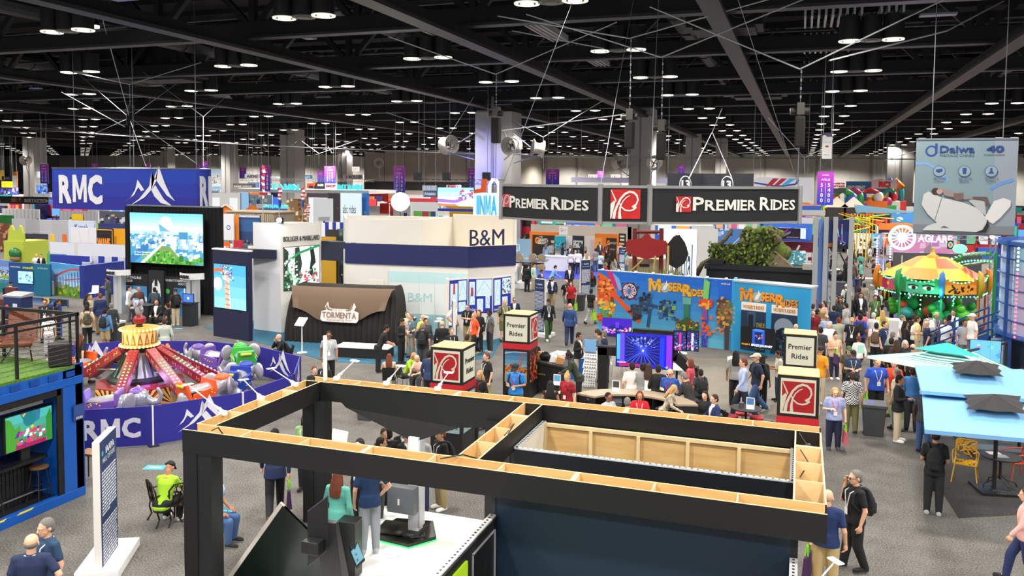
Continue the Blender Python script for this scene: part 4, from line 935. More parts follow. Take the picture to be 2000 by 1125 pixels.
def hof(pa,pb,zt,lab,lit=0,base=True,cols=True):
 pa,pb=V(tuple(pa)[:2]+(0,)),V(tuple(pb)[:2]+(0,));t=thing('display_sign',((pa.x+pb.x)/2,(pa.y+pb.y)/2,0),lab,'sign','tall navy hall of fame signs');f=Fr(pa,pb,0);w_=f.w
 b=MB();b.rect(f,0,.0,w_,zt,-.12,0,M('dcd9d2',.5));b.build('panel',t)
 if base:b=MB();b.rect(f,-.12,0,w_+.3,.16,-.42,.3,M('ecebea',.4));b.build('base',t,bevel=.01)
 b=MB();b.rect(f,.015,.17,w_-.015,zt-.01,.001,.006,M('1c3262',.5));b.build('print',t)
 L=MB();m_=M('e6ecf6',.5);L.text(f,'IAAPA',w_*.55,zt-.28,.13*w_,m_,.008,.009,align='c',bold=.02,w=w_*.5);L.text(f,'HALL OF FAME',w_*.5,zt-.42,.1*w_,m_,.008,.009,w=w_*.72,align='c')
 L.plate(f,[(w_*.14+.05*w_*cos(i*pi/6),zt-.24+.05*w_*sin(i*pi/6))for i in range(12)],.008,.009,M('3fb6c8',.5))
 if cols:
  for k_ in range(2):
   y=zt-.6-k_*.92*(zt/2.4)
   for i in range(14):
    yy=y-i*.058*(zt/2.4)*.98;xx=.08*w_
    while xx<(.9 if i<13 else .5)*w_:
     l=w_*rnd.uniform(.05,.16);L.rect(f,xx,yy,min(xx+l,w_*.92),yy+.03,.008,.009,m_);xx+=l+w_*.025
 L.build('lettering',t);return t
hp0,hp1=G(199,1111,.16),G(231,1064,.16);hof(hp0,hp1,2.4,'tall navy hall of fame sign on white base, in front of the blue elephant fence')
g1=G(1040,655);hof((g1.x,g1.y+.25),(g1.x+.55,g1.y-.0),ZH(g1,545),'tall navy hall of fame sign on white base behind the box printed Premier Rides')
g1=G(886,690);hof((g1.x-.3,g1.y+.5),(g1.x+.0,g1.y-.1),ZH(g1,588),'navy sign seen edge on beside a man in a white shirt',cols=False)
g1=G(1137,588);hof((g1.x-.1,g1.y),(g1.x+.35,g1.y+.5),ZH(g1,508),'narrow navy sign behind the first blue ride mural wall')
g1=G(1208,528);hof((g1.x,g1.y),(g1.x+.85,g1.y-.1),ZH(g1,483),'distant navy sign left of the red scalloped board')
for u,v,w2,h2,a_,lab in((303,913,.5,.3,.3,'pale blue sticker on the carpet behind the hall of fame sign'),(1848,960,.28,.3,0,'blue sticker on the floor at the black dressed man\'s foot'),(348,642,.4,.25,.4,'small cyan sticker on the carpet left of the navy screen tower')):
 g=G(u,v);b=MB();b.obox((g.x,g.y,.001),w2,h2,.003,M('3fa9d8',.5),a_);b.obox((g.x,g.y,.004),w2*.6,h2*.25,.001,M('d8f0fa',.5),a_);b.build('floor_sticker',label=lab,cat='sticker')
#ELEPHANT RIDE AND ITS FENCE
FEN=[(-17.9,15.5),(-15.76,16.93),(-14.46,18.9),(-14.38,21.24),(-15.66,23.49),(-17.88,24.33),(-20.29,24.46),(-23.0,23.4),(-24.6,21.6)]
FM=M('26248a',.55)
def mountain(b,f,x,y,w2,m,d=.008,fn=None):
 P_=lambda pts:[(x+a*w2,y+c*w2)for a,c in pts]
 for pts in([(0,.02),(.1,.08),(.2,.2),(.28,.36),(.38,.24),(.55,.5),(.6,.42),(.69,.62),(.8,.4),(1,.06),(.93,.1),(.8,.22),(.66,.4),(.56,.24),(.5,.3),(.32,.17),(.22,.12),(.36,.2),(.27,.26),(.2,.16),(.1,.06)],):
  pass
 for pts in([(0,.02),(.13,.1),(.22,.22),(.27,.38),(.4,.22),(.34,.2),(.28,.26),(.2,.14)],[(.1,-.04),(.3,.08),(.42,.2),(.5,.28),(.55,.5),(.61,.4),(.54,.22),(.4,.1)],[(.55,.5),(.6,.42),(.69,.6),(.64,.36),(.54,.22)],[(.69,.6),(.8,.34),(.9,.16),(1,.05),(.84,.14),(.7,.3),(.62,.4)],[(.54,.22),(.62,.3),(.78,.08),(.95,-.03),(.72,.02),(.6,.12)]):
  b.add([(fn or f.P)(px,py,d)for px,py in P_(pts)],[tuple(range(len(pts)))],m)
fence_lab=['front panel reading RMC beside the blue container','front panel with the mountain mark behind the booth post','right hand panel reading RMC','short end panel at the right corner','back right panel with the mountain mark','back panel reading RMC behind the green elephant','back panel behind the ride drum','far back panel half hidden by the container']
for i in range(8):
 p,q=V((*FEN[i],0)),V((*FEN[i+1],0));out=Fr(p,q,0)
 t=thing('fence_panel',(p+q)/2,'royal blue fabric ride fence, '+fence_lab[i],'fence','blue fence around the elephant ride')
 b=MB();b.rect(out,.03,.03,out.w-.03,1.05,-.02,.02,FM);b.build('fabric',t)
 b=MB();b.rect(out,-.02,0,.02,1.06,-.03,.03,M('d8d8e0' if i in(1,2)else '22222a',.3));b.rect(out,-.12,0,.12,.02,-.15,.15,BLK);b.build('post',t)
 L=MB();m_=M('d7d5e2',.5);front=i<3;
 f=out if(out.n.y<0 or i==3)else Fr(q,p,0)
 if i in(0,2,5,6):L.text(f,'RMC',f.w*(.62 if i==0 else .5),.28,.5 if i==0 else .4,m_,.022,.026,align='c',w=1.35 if i==0 else 1.0,bold=.05)
 else:mountain(L,f,f.w*.2,.3,min(f.w*.6,1.5),m_,.03)
 L.build('lettering',t)
p=G(298,858);point_lamp(p.x,p.y-.05,.12,3,(.1,.2,1),.03)
RC=V((-19.35,20.3,0))
rd=thing('elephant_ride',RC,'lit up fairground ride with striped drum and flying elephants on arms','fairground ride')
MAR=M('7a1220',.4);MARD=M('5a0e1a',.4);YEL=M('e9c77a',.5);CREAM=M('ead9a0',.5)
def ringp(r,z,n,off=0):return[(RC.x+r*cos(2*pi*(k+off)/n),RC.y+r*sin(2*pi*(k+off)/n),z)for k in range(n)]
b=MB();b.prism([g2(p)for p in ringp(1.35,0,8,.5)],.02,.62,MAR);b.cyl((RC.x,RC.y,.6),(RC.x,RC.y,.72),1.0,.9,MARD,24);b.build('base',rd)
b=MB();f=None
for k in range(8):
 a,c=V(ringp(1.36,.04,8,.5)[k]),V(ringp(1.36,.04,8,.5)[(k+1)%8]);f=Fr(a,c);
 if f.n.dot(a-RC)<0:continue
 for j in range(18):
  t0,t1=j*pi/18*1.0,(j+.5)*pi/18;
  P0=(f.w/2,.0);R2=lambda t:(min(max(f.w/2+1.2*cos(t),0),f.w),min(1.2*sin(t),.56))
  b.add([f.P(*P0,.004),f.P(*R2(t0),.004),f.P(*R2(t1),.004)],[(0,1,2)],M('e0b45a',.5))
 b.add([f.P(f.w/2+.14*cos(i*pi/8),.3+.14*sin(i*pi/8),.008)for i in range(16)],[tuple(range(16))],M('8a7a78',.5)if k%2 else M('2a1c20',.5))
b.build('sunburst_panel',rd)
b=MB();b.lathe(RC,[(.85,.7),(.82,.8),(.6,1.1),(.5,1.35),(.4,1.55)],M('8d8f93',.3,.5),20);b.build('hub',rd,True)
b=MB()
for k in range(20):
 a=2*pi*k/20;b.bar((RC.x+.8*cos(a),RC.y+.8*sin(a),.85),(RC.x+.45*cos(a),RC.y+.45*sin(a),1.5),.05,.03,DK)
b.lathe(RC,[(.95,.72),(.97,.8),(.86,.86)],DK,24);b.build('hub_ring',rd)
DZ=1.78
b=MB();b.cyl((RC.x,RC.y,DZ),(RC.x,RC.y,DZ+.5),.5,.5,YEL,40);b.cyl((RC.x,RC.y,DZ+.5),(RC.x,RC.y,DZ+.53),.46,.46,M('3a4a60',.2),40);b.cyl((RC.x,RC.y,DZ-.15),(RC.x,RC.y,DZ),.35,.5,DK,24);b.build('drum',rd)
b=MB()
for k in range(16):
 a=2*pi*k/16;q=[(a-.15,DZ+.06),(a+.15,DZ+.06),(a,DZ+.42)]
 b.add([(RC.x+.515*cos(t),RC.y+.515*sin(t),z)for t,z in q],[(0,1,2)],M('8a3a22',.5));q=[(a-.09,DZ+.09),(a+.09,DZ+.09),(a,DZ+.3)];b.add([(RC.x+.52*cos(t),RC.y+.52*sin(t),z)for t,z in q],[(0,1,2)],M('d09a58',.5))
b.build('drum_pattern',rd)
b=MB()
for z in(DZ+.0,DZ+.5):b.lathe((RC.x,RC.y,z),[(.5,-.04),(.55,-.03),(.55,.04),(.5,.05)],M('c89a3a',.4),40)
b.build('drum_rim',rd)
for z in(DZ,DZ+.5):
 b=MB()
 for k in range(30):
  a=2*pi*k/30;b.ball((RC.x+.565*cos(a),RC.y+.565*sin(a),z),.034,.034,.034,M('ffc860',.4,0,7),8,5)
 b.build('light_bulb_ring',rd)
st=MB();bz=DZ+.53;st.cyl((RC.x,RC.y,bz),(RC.x,RC.y,bz+.1),.12,.08,DK,12);st.ball((RC.x,RC.y,bz+.24),.19,.19,.17,M('8a1a20',.3),16,10);st.build('finial_ball',rd,True)
SIL=M('a5a3ae',.25,.35)
b=MB();b.ball((RC.x,RC.y,bz+.55),.14,.12,.17,SIL);b.ball((RC.x-.02,RC.y-.08,bz+.78),.12,.11,.12,SIL);b.tube([(RC.x,RC.y-.18,bz+.76),(RC.x+.08,RC.y-.25,bz+.68),(RC.x+.16,RC.y-.24,bz+.74),(RC.x+.17,RC.y-.2,bz+.86)],[.05,.04,.03,.025],SIL,8)
for s in(-1,1):b.ball((RC.x+s*.14,RC.y-.05,bz+.8),.09,.03,.1,SIL);b.cyl((RC.x+s*.06,RC.y,bz+.5),(RC.x+s*.05,RC.y-.02,bz+.36),.05,.05,SIL,8);b.cyl((RC.x+s*.1,RC.y-.05,bz+.62),(RC.x+s*.24,RC.y-.12,bz+.6),.045,.035,SIL,8)
b.ball((RC.x-.02,RC.y-.08,bz+.88),.07,.07,.04,M('3a6a9a',.4));b.build('finial_elephant',rd,True)
def elephant(par,pos,rz,col,col2,s=1.):
 e=thing('elephant_car',pos,None,None);del e['_m'];e.parent=par;e.matrix_parent_inverse=wm(par).inverted();e.location=pos;e.rotation_euler=(0,0,rz);e.scale=(s,s,s)
 C_=M(col,.35);C2=M(col2,.4)
 me=MB();cap(me,(.25,0,.42),(-.35,0,.38),.32,.3,14);me.ball((.78,0,.62),.26,.27,.28,None,16,10);cap(me,(.3,0,.45),(.7,0,.58),.26,.2,12)
 for x in(.35,-.4):
  for y in(-.2,.2):cap(me,(x,y,.3),(x+(.3 if x>0 else-.22),y*1.1,.08),.14,.12,10)
 cap(me,(.95,0,.6),(1.12,0,.5),.13,.10,10);cap(me,(1.12,0,.5),(1.28,0,.52),.10,.075,10);cap(me,(1.28,0,.52),(1.34,0,.70),.075,.06,10);cap(me,(1.34,0,.7),(1.27,0,.85),.06,.055,10);cap(me,(.92,0,.46),(.98,0,.40),.1,.08,10)
 if 'elephant' not in HAIRS:m_=remesh(me,.025,4);m_.materials.append(SIL);HAIRS['elephant']=m_
 def at_(nm,b=None,me=None,smooth=True):
  if b:o=b.build(nm,e,smooth,local=True)
  else:o=bpy.data.objects.new(nm,me);sc.collection.objects.link(o);o.parent=e
  return o
 at_('elephant_body',me=HAIRS['elephant'])
 for s_ in(-1,1):
  b=MB();b.ball((.66,s_*.42,.62),.06,.22,.25,SIL,14,8,Matrix.Rotation(s_*.6,3,'Z'));b.ball((.64,s_*.44,.62),.03,.17,.19,M('c9c6cf',.3),14,8,Matrix.Rotation(s_*.6,3,'Z'));at_('ear',b)
 b=MB();b.ball((.74,0,.78),.22,.22,.13,C_,16,8);at_('cap',b)
 b=MB()
 for k in range(14):t=k*2.4;b.ball((.74+.17*cos(t)*(.4+.6*(k%3)/2),.17*sin(t),.87-.03*(k%3)),.025,.025,.012,C2,6,4)
 at_('cap_trim',b)
 b=MB();P=[]
 prof=[(.30,-.34,.28),(.12,-.38,.1),(-.3,-.38,.1),(-.62,-.34,.3)]
 for s_ in(-1,1):b.hexa([(.3,s_*.26,.2),(-.42,s_*.26,.2),(-.42,s_*.35,.25),(.3,s_*.35,.25),(.28,s_*.28,.66),(-.42,s_*.28,.56),(-.42,s_*.35,.58),(.28,s_*.35,.68)],C_)
 b.hexa([(.24,-.36,.5),(.34,-.36,.5),(.34,.36,.5),(.24,.36,.5),(.24,-.3,.86),(.34,-.3,.82),(.34,.3,.82),(.24,.3,.86)],C_)
 b.hexa([(-.48,-.33,.3),(-.36,-.33,.3),(-.36,.33,.3),(-.48,.33,.3),(-.6,-.24,.86),(-.5,-.24,.88),(-.5,.24,.88),(-.6,.24,.86)],C_);o=at_('tub',b,smooth=False);m2=o.modifiers.new('e','BEVEL');m2.width=.04;m2.segments=3
 b=MB();b.box(-.42,.25,-.3,.3,.3,.6,M('101012',.6));at_('seat',b,smooth=False)
 b=MB();b.box(-.62,-.59,-.16,.16,.74,.82,C2)
 for k in range(16):b.ball((rnd.uniform(-.4,.25),(.385 if k%2 else-.385),rnd.uniform(.3,.68)),.02,.012,.02,C2,6,4)
 at_('tub_trim',b)
 b=MB()
 for s_ in(-1,1):b.ball((.96,s_*.14,.68),.03,.04,.05,M('f4f4f6',.3),8,6);b.ball((.985,s_*.15,.68),.015,.025,.03,M('2a6fb0',.3),8,6)
 at_('eye',b)
cols=[('e2571c','e9c030'),('1e3a9a','e9c030'),('3aa53a','e9d040'),('6a4a9c','e9c030')]
AR=3.1;LEDC=['ff5030','ff5030','30ff70','30ff70','40ffb0','80c0ff','b090ff','d060e0']
for k,(a_,ci)in enumerate(((-62,3),(-16,0),(15,1),(45,2),(84,3),(128,0),(172,0),(216,1))):
 a=radians(a_);d=V((cos(a),sin(a),0));s=V((-sin(a),cos(a),0));p0=RC+d*.55+V((0,0,1.62));p1=RC+d*2.3+V((0,0,.55))
 b=MB();b.bar(p0,p1,.3,.24,MAR);b.build('arm',rd,bevel=.01)
 b=MB();up=(p1-p0).cross(s).normalized();up=up if up.z>0 else-up
 n=16
 for i in range(n):
  c_=LEDC[min(int(i*8/n),7)]
  for ss in(-.06,.06):q=p0+(p1-p0)*((i+.5)/n)+s*ss+up*.125;b.ball(q,.026,.026,.014,M(c_,.4,0,7 if i>4 else 1.5),6,4)
 b.build('led_strip',rd)
 b=MB()
 for sd_ in(-1,1):
  for i in range(7):
   q=p0+(p1-p0)*((i+.5)/7)+s*sd_*.153;dd=(p1-p0).normalized();b.tube([q-dd*.07+up*.04,q-dd*.03-up*.03,q+dd*.03+up*.03,q+dd*.07-up*.04],.008,M('d8b070',.4),4)
 b.build('arm_scroll',rd)
 b=MB();b.cyl(RC+d*.5+V((0,0,1.0)),(p0+p1)/2,.035,.035,CHROME,8);b.build('actuator',rd)
 elephant(rd,RC+d*AR+V((0,0,.22 if k!=3 else .5)),a+pi/2,*cols[ci],1.05)
for k in range(3):point_lamp(RC.x+1.2*cos(-1.6+k),RC.y+1.2*sin(-1.6+k),.9,25,((.1,1,.4),(.4,.2,1),(.2,.5,1))[k],.15)
point_lamp(RC.x,RC.y-1.0,1.8,25,(1,.7,.3),.3)
#B&M STAND
SKY='6fc4e8'
def screen(f,w,h,shapes,parent,e=1.3,x0=0,y0=0,casing=True,name='screen',d=.02,back=None):
 if casing:b=MB();b.rect(f,x0-.03,y0-.03,x0+w+.03,y0+h+.03,.0,d,BLK);b.build('casing',parent)
 return pic(f,w,h,shapes,name,parent,e,d+.002,x0,y0,back)
def rug(pts,m,lab,z=.012,name='carpet'):
 b=MB();b.prism([g2(p)for p in pts],.001,z,m);b.build(name,label=lab,cat='carpet')
TEALC=M('1a4a63',.9,0,0,'carpet',16,'2d6c86')
rug([G(398,640),G(590,692),G(640,707),G(760,712),G(960,700),G(985,655),G(1005,610),G(676,600),G(480,625)],TEALC,'teal blue carpet under the white and navy roller coaster stand')
F0,F1,F2=AD(676,640,38.2),AD(914,600,36.6),AD(1005,600,37.8)
for p in(F0,F1,F2):p.z=0
bm_=thing('exhibition_building',(F0+F1)/2,'long white walled stand building with navy band and B&M letters','exhibition stand')
def wall(b,p,q,z0,z1,m,th=.12):
 f=Fr((p.x,p.y,0),(q.x,q.y,0));b.rect(f,0,z0,f.w,z1,-th,0,m);return f
B0,B1,B2=F0*1.13,F1*1.1,F2*1.09
b=MB();f1=wall(b,F0,F1,0,3.75,WPAINT);f2=wall(b,F1,F2,0,3.75,WPAINT);wall(b,F0+V((-.02,.05,0)),B0,0,3.75,WPAINT);b.build('wall',bm_)
T0,T1=F0+V((.05,.1,0)),AD(822,600,38.0);T1.z=0;T2=AD(884,600,41);T2.z=0;T3=F2*1.03
b=MB();wall(b,T0,T1,3.6,5.15,WPAINT);wall(b,T1,T2,3.6,5.15,WPAINT);wall(b,T2,T3,3.6,5.3,M('ece5d6',.6));wall(b,T3,B2,3.0,5.3,WPAINT);wall(b,B0,B2,3.6,5.1,WPAINT);wall(b,T0,B0,3.6,5.15,WPAINT)
b.prism([g2(p)for p in(F0,F1,F2,B2,B0)],3.6,3.66,M('dccfae',.6));b.build('parapet',bm_)
b=MB()
for p,q,o in((F0,F1,.06),(F1,F2,.06)):
 f=Fr(p,q,0);b.rect(f,-.02,3.12,f.w+.02,4.05,0,o,NAVY)
b.build('navy_band',bm_)
fb1=Fr(F0,F1,0);fb2=Fr(F1,F2,0)
b=MB();b.text(fb2,'B&M',.05,4.07,.78,NAVY,.02,.09,w=fb2.w*.72,bold=-.012);b.build('lettering',bm_)
b=MB();b.rect(fb1,fb1.w*.36,.2,fb1.w*.99,2.85,.01,.03,M('e6ebe9',.25));b.rect(fb1,fb1.w*.36,2.35,fb1.w*.985,2.85,.03,.034,M('c3e4e6',.2));b.rect(fb1,fb1.w*.36,.1,fb1.w*.99,.95,.03,.036,M('9cc3c8',.3))
for i in range(5):b.rect(fb1,fb1.w*(.36+.125*i),.1,fb1.w*(.36+.125*i)+.012,2.85,.034,.04,M('c9d2d2',.3))
b.text(fb1,'B&M',fb1.w*.52,1.5,.42,M('a9d3d6',.4),.04,.045,w=1.15);b.build('glass_front',bm_)
b=MB();b.rect(fb1,fb1.w*.2,0,fb1.w*.32,2.4,.0,.03,M('e9e3d6',.5));b.rect(fb1,fb1.w*.305,2.0,fb1.w*.312,2.12,.03,.06,DK);b.build('stand_door',bm_);b=MB();b.rect(fb1,fb1.w*.335,2.0,fb1.w*.345,2.15,.0,.05,DK);b.build('handle',bm_)
I0,I1,I2=AD(876,650,35.3),AD(913,650,35.9),AD(1004,650,36.4)
for p in(I0,I1,I2):p.z=0
I2=I2+V((-.4,-.2,0));Im=I1+(I2-I1)*.68
iw=thing('image_wall',I1,'white folding image wall with lit navy roller coaster pictures right of the B&M reception desk','display wall')
b=MB();fa=wall(b,I0,I1,0,2.75,WPAINT);fb=wall(b,I1,Im,0,2.75,WPAINT);I2b=I2+V((0,.9,0));fc=wall(b,Im,I2b,0,2.75,WPAINT);wall(b,I0+V((0,.0,0)),I0+V((-.25,.6,0)),0,2.75,M('e2d9c6',.6));b.build('wall',iw)
NV='2a2f9a'
cst=lambda x0,y0,x1,y1:[('r','d9eef2',x0,y0,x1,y1),('l','5a9ac0',[(x0+.01,y0+.1*(y1-y0)),((x0+x1)/2,y1-.1*(y1-y0)),(x1-.01,y0+.3*(y1-y0))],.012),('n','4a8a3a 7fae3a d8c890 a8d8f0 5a80b0',18,x0,y0,x1,y0+(y1-y0)*.4,.012)]
def cardpic(f,sh,nm):pic(f,f.w-.06,1.5,sh,nm,iw,.75,.01,.03,1.2,NV)
cardpic(fa,cst(.05,.1,.45,.9)+cst(.5,.4,.95,.97)+cst(.5,.08,.9,.36)+[('r','c04040',.2,.6,.3,.9)],'picture')
cardpic(fb,cst(.04,.25,.27,.92)+[('r','b04050',.1,.5,.2,.75)]+cst(.33,.5,.98,.98)+cst(.36,.05,.62,.42)+cst(.72,.14,.9,.5)+[('t','ffffff','Dive Coaster',.05,.08,.08,.25)],'picture')
cardpic(fc,cst(.06,.2,.4,.95)+cst(.5,.5,.97,.97)+cst(.5,.15,.8,.42)+[('n','2a2a30 7a5a20 3a6a9a',26,.5,.5,.97,.97,.04),('t','ffffff','Inverted',.05,.05,.07,.4)],'picture')
D0,D1=G(770,640),G(872,655);dk=thing('reception_desk',(D0+D1)/2,'curved cream reception desk with glossy white top before the frosted B&M wall','desk')
b=MB();pts=[];back=[]
for i in range(13):
 t=i/12;p=D0+(D1-D0)*t;o=-.55*sin(pi*t);pts.append((p.x+.2*o,p.y+o));back.append((p.x,p.y+.55))
b.prism(pts+back[::-1],0,.98,M('d3cbb8',.6));b.build('body',dk);b=MB();b.prism([(x-.03,y-.06)for x,y in pts]+[(x,y+.03)for x,y in back[::-1]],.98,1.0,DK);b.prism([(x-.05,y-.1)for x,y in pts]+[(x,y+.05)for x,y in back[::-1]],1.0,1.06,M('f6f6f6',.2));b.build('counter_top',dk)
tbp=G(862,588,1.1);t=thing('tablet',tbp,'black tablet standing on the right end of the reception desk','tablet');f=Fr(tbp+V((-.2,0,0)),tbp+V((.2,.05,0)),1.06);b=MB();b.rect(f,0,0,.4,.3,0,.03,DK);b.build('casing',t);b=MB();b.rect(f,.08,.06,.32,.24,.03,.034,M('5aa8d0',.4,0,1));b.build('screen',t)
for u,v,lab in((778,648,'leftmost'),(805,654,'second'),(828,658,'third'),(856,662,'rightmost')):
 p=G(u,v);t=thing('bar_stool',p,'chrome stool with white dished seat, %s of four at the reception desk'%lab,'stool','white stools at the reception desk');b=MB();b.lathe(p,[(.2,0),(.2,.02),(.03,.04),(.025,.74)],CHROME,16);b.build('base',t,True)
 b=MB();b.ball(p+V((0,0,.78)),.2,.19,.05,M('eeeeee',.3));b.ball(p+V((.0,.16,.86)),.18,.04,.07,M('eeeeee',.3));b.build('seat',t,True)
K=[AD(497,640,0),0]
P1,P2,P3=G(496,643),G(549,650),G(628,637);P3=P2+(P3-P2)
tw=thing('sign_tower',P2,'tall white corner tower lettered BOLLIGER & MABILLARD with LED screen','sign tower')
b=MB();fA=wall(b,P1,P2,0,4.95,M('d9d9dc',.6),.1);fB=wall(b,P2,P3,0,4.95,WPAINT,.1);P4=P1+V((.5,2.2,0));wall(b,P3,P4,3.0,4.9,WPAINT,.1);wall(b,P4,P1,3.0,4.9,WPAINT,.1);b.build('wall',tw)
b=MB();b.text(fB,'BOLLIGER & MABILLARD',fB.w*.07,4.12,.24,BLK,.01,.03,w=fB.w*.88,bold=-.005)
b.build('lettering',tw)
screen(fB,fB.w*.86,1.95,[('r','e8eef0',0,0,1,1),('p','1d2a22',[(0,0),(0,1),(.12,.9),(.1,.5),(.25,.2),(.2,0)]),('p','24302a',[(.3,.98),(.42,1),(.5,.6),(.4,.1),(.28,.4)]),('p','1c2320',[(.72,1),(.84,.95),(.9,.6),(.8,.5),(.84,.2),(.7,.35),(.75,.7)]),('l','2a7a4a',[(0,.6),(.4,.85),(1,1)],.06),('l','1f5a38',[(0,.2),(.3,.05),(.5,.35)],.07),('n','3a8a5a 2a5a3a 7ab08a a8c0a8',60,0,0,1,.45,.03),('n','9a3040 c05060',14,.45,.15,.95,.4,.04),('n','2a4a3a 5a9a6a e8f0f0',40,0,.3,.35,1,.025)],tw,1.5,fB.w*.08,1.9)
p=P2+V((-.02,-.05,5.0));fl_=thing('floodlight',p,'glaring white floodlight on the corner of the tower','spotlight');b=MB();b.ball(p+V((0,0,.1)),.12,.1,.1,M('ffffff',.4,0,25));b.build('lens',fl_);b=MB();b.box(p.x-.1,p.x+.1,p.y+.02,p.y+.2,4.95,5.2,DK);b.build('housing',fl_);point_lamp(p.x,p.y-.3,5.15,60,(.9,1,.98),.1)
p=P3+V((.1,.1,4.95));ca=thing('floodlight',p,'grey projector lamp on the right edge of the white tower','spotlight');b=MB();b.obox((p.x,p.y,5.0),.5,.3,.18,GRY,.5);b.box(p.x-.03,p.x+.03,p.y-.03,p.y+.03,4.9,5.0,DK);b.build('housing',ca)
for pts_,lab in(((V((P1.x-1.2,P1.y-.8,0)),V((P2.x-.2,P2.y-.1,0)),3.35,3.75),'navy wing beam running from the navy screen tower to the white tower'),((V((P3.x,P3.y,0)),V((F0.x+.4,F0.y+.1,0)),3.15,4.05),'dark navy beam bridging the white tower and the white building')):
 p,q,z0,z1=pts_;b=MB();f=Fr(p,q,0);b.rect(f,0,z0,f.w,z1,-.5,0,M('171b33',.6));b.build('linking_beam',label=lab,cat='beam')
p0,p1=G(417,656),G(486,667);h_=ZH(p0,487)
kt=thing('screen_tower',(p0+p1)/2,'navy freestanding tower with bright sky blue coaster screen','display tower');b=MB();f=Fr(p0,p1,0);b.rect(f,0,0,f.w,h_,-.22,0,NAVY2);b.build('body',kt);b=MB();b.rect(f,-.02,h_,f.w+.02,h_+.06,-.24,.02,M('e5e5e5',.5));b.build('top_cap',kt)
screen(f,f.w*.9,h_*.5,grad('8ccfe6','4aa8d8',4)+[('c','e8f4fa',.12,.55,.14),('l','e8b098',[(.42,0),(.4,.75)],.12),('l','f0c8b8',[(.5,0),(.47,.7)],.03)]+[('l','a05038',[(.36,y),(.5,y-.02)],.015)for y in(.1,.22,.34,.46,.58)]+[('l','d06a40',[(0,.85),(.2,.88),(.38,.8)],.07),('n','f0f0f0 6a5a80 c04a60 d8e8f0 4a4a60',70,.22,.65,.62,.97,.022)],kt,1.2,f.w*.05,h_*.34)
dp=thing('draped_exhibit',(-18.2,29.5,0),'large exhibit hidden under a black cloth with a bull horned TORMENTA sign','draped exhibit')
q0,q1=G(558,665),G(775,676);f=Fr(q0,q1,0);Wd=f.w
b=MB();N=120;rows=[(0,.12,0),(.5,.1,.01),(1.0,.0,.04),(1.5,-.12,.08),(1.95,-.28,.14),(2.3,-.38,.24),(2.42,-.75,.32),(2.36,-1.5,.36)]
P=[]
for z,d,ins in rows:
 for i in range(N+1):
  x=ins+(Wd-2*ins)*i/N;c_=abs(i/N-.5)*2;sag=.0
  fold=.05*sin(i*1.1+.5*sin(z*2))*(1.3-z/2.4)*(.35+.9*c_)if z<2.2 else .0
  ripple=.25*(1-c_**2)*max(0,(.95-abs(z-.9)))
  P.append(f.P(x,z,d+fold+ripple*.5+.12*sin(pi*i/N)))
fs=[(j*(N+1)+i,j*(N+1)+i+1,(j+1)*(N+1)+i+1,(j+1)*(N+1)+i)for j in range(len(rows)-1)for i in range(N)]
b.add(P,fs,M('1c1613',.8))
for s_,x in((-1,0),(1,Wd)):
 Q=[]
 for z,d,ins in rows[:7]:
  for k_ in range(7):xx=x-s_*ins;dd=d-(k_/6)*(1.5+d);Q.append(f.P(xx+s_*.03*sin(k_*3),z,dd))
 fs=[(j*7+i,j*7+i+1,(j+1)*7+i+1,(j+1)*7+i)for j in range(6)for i in range(6)];b.add(Q,fs,M('1c1613',.8))
b.build('cloth',dp,True)
b=MB();P=[]
for j,(z,d,ins)in enumerate(((.93,.1,.0),(1.5,.06,0),(1.95,-.08,0),(2.3,-.27,0),(2.37,-.4,0))):
 for i in range(41):
  t_2=i/40;c_=abs(t_2-.5)*2;xl=.75+.25*(1-j/4)if j<1 else .55-.1*j;x=xl+(Wd-2*xl)*t_2
  zz=z+(.55*c_**3 if j==0 else 0);P.append(f.P(x,zz,d+.17+.1*sin(pi*t_2)))
b.add(P,[(j*41+i,j*41+i+1,(j+1)*41+i+1,(j+1)*41+i)for j in range(4)for i in range(40)],M('6b5644',.75));b.build('satin_cloth',dp,True)
fs_=Fr(f.P(Wd*.36,0,.42),f.P(Wd*.36+1.7,0,.42),.98)
L=MB();Wh=M('efece8',.5);Br=M('9a7a60',.5)
L.plate(fs_,[(0,.12),(.1,.02),(1.6,0),(1.68,.1),(1.7,.42),(1.5,.5),(1.58,.66),(1.5,.82),(1.42,.62),(1.3,.56),(.5,.56),(.38,.62),(.34,.84),(.22,.66),(.28,.5),(.06,.45)],0,.05,Wh)
L.text(fs_,'TORMENTA',.85,.18,.26,Br,.05,.06,w=1.5,align='c',bold=.03);L.text(fs_,'Six Flags  Over Texas',.85,.5,.05,Br,.05,.055,w=.8,align='c');L.text(fs_,'Rampaging Run',.85,.06,.09,M('c07850',.5),.05,.055,w=1.1,align='c')
for s_ in(-1,1):L.plate(fs_,[(.85+s_*x,y)for x,y in((.32,.48),(.5,.5),(.6,.62),(.54,.78),(.5,.64),(.42,.56),(.3,.54))],.052,.056,Br)
L.build('logo_board',dp)
p0,p1=G(657,698),G(757,703);bn=thing('bench',(p0+p1)/2,'long low white topped bench with black sides in front of the draped exhibit','bench');f=Fr(p0,p1,0)
b=MB();b.rect(f,0,0,f.w,.40,-.75,0,M('1a1512',.7));b.build('skirt',bn);b=MB();b.rect(f,-.03,.40,f.w+.03,.45,-.8,.03,M('f3f2f0',.4));b.build('seat',bn)
p=G(590,689);t=thing('info_stand',p,'slim white information stand on a pole left of the draped exhibit','sign stand');b=MB();b.lathe(p,[(.2,0),(.2,.02),(.03,.035),(.02,1.15)],M('dddddd',.3),20);b.build('pole',t);b=MB()
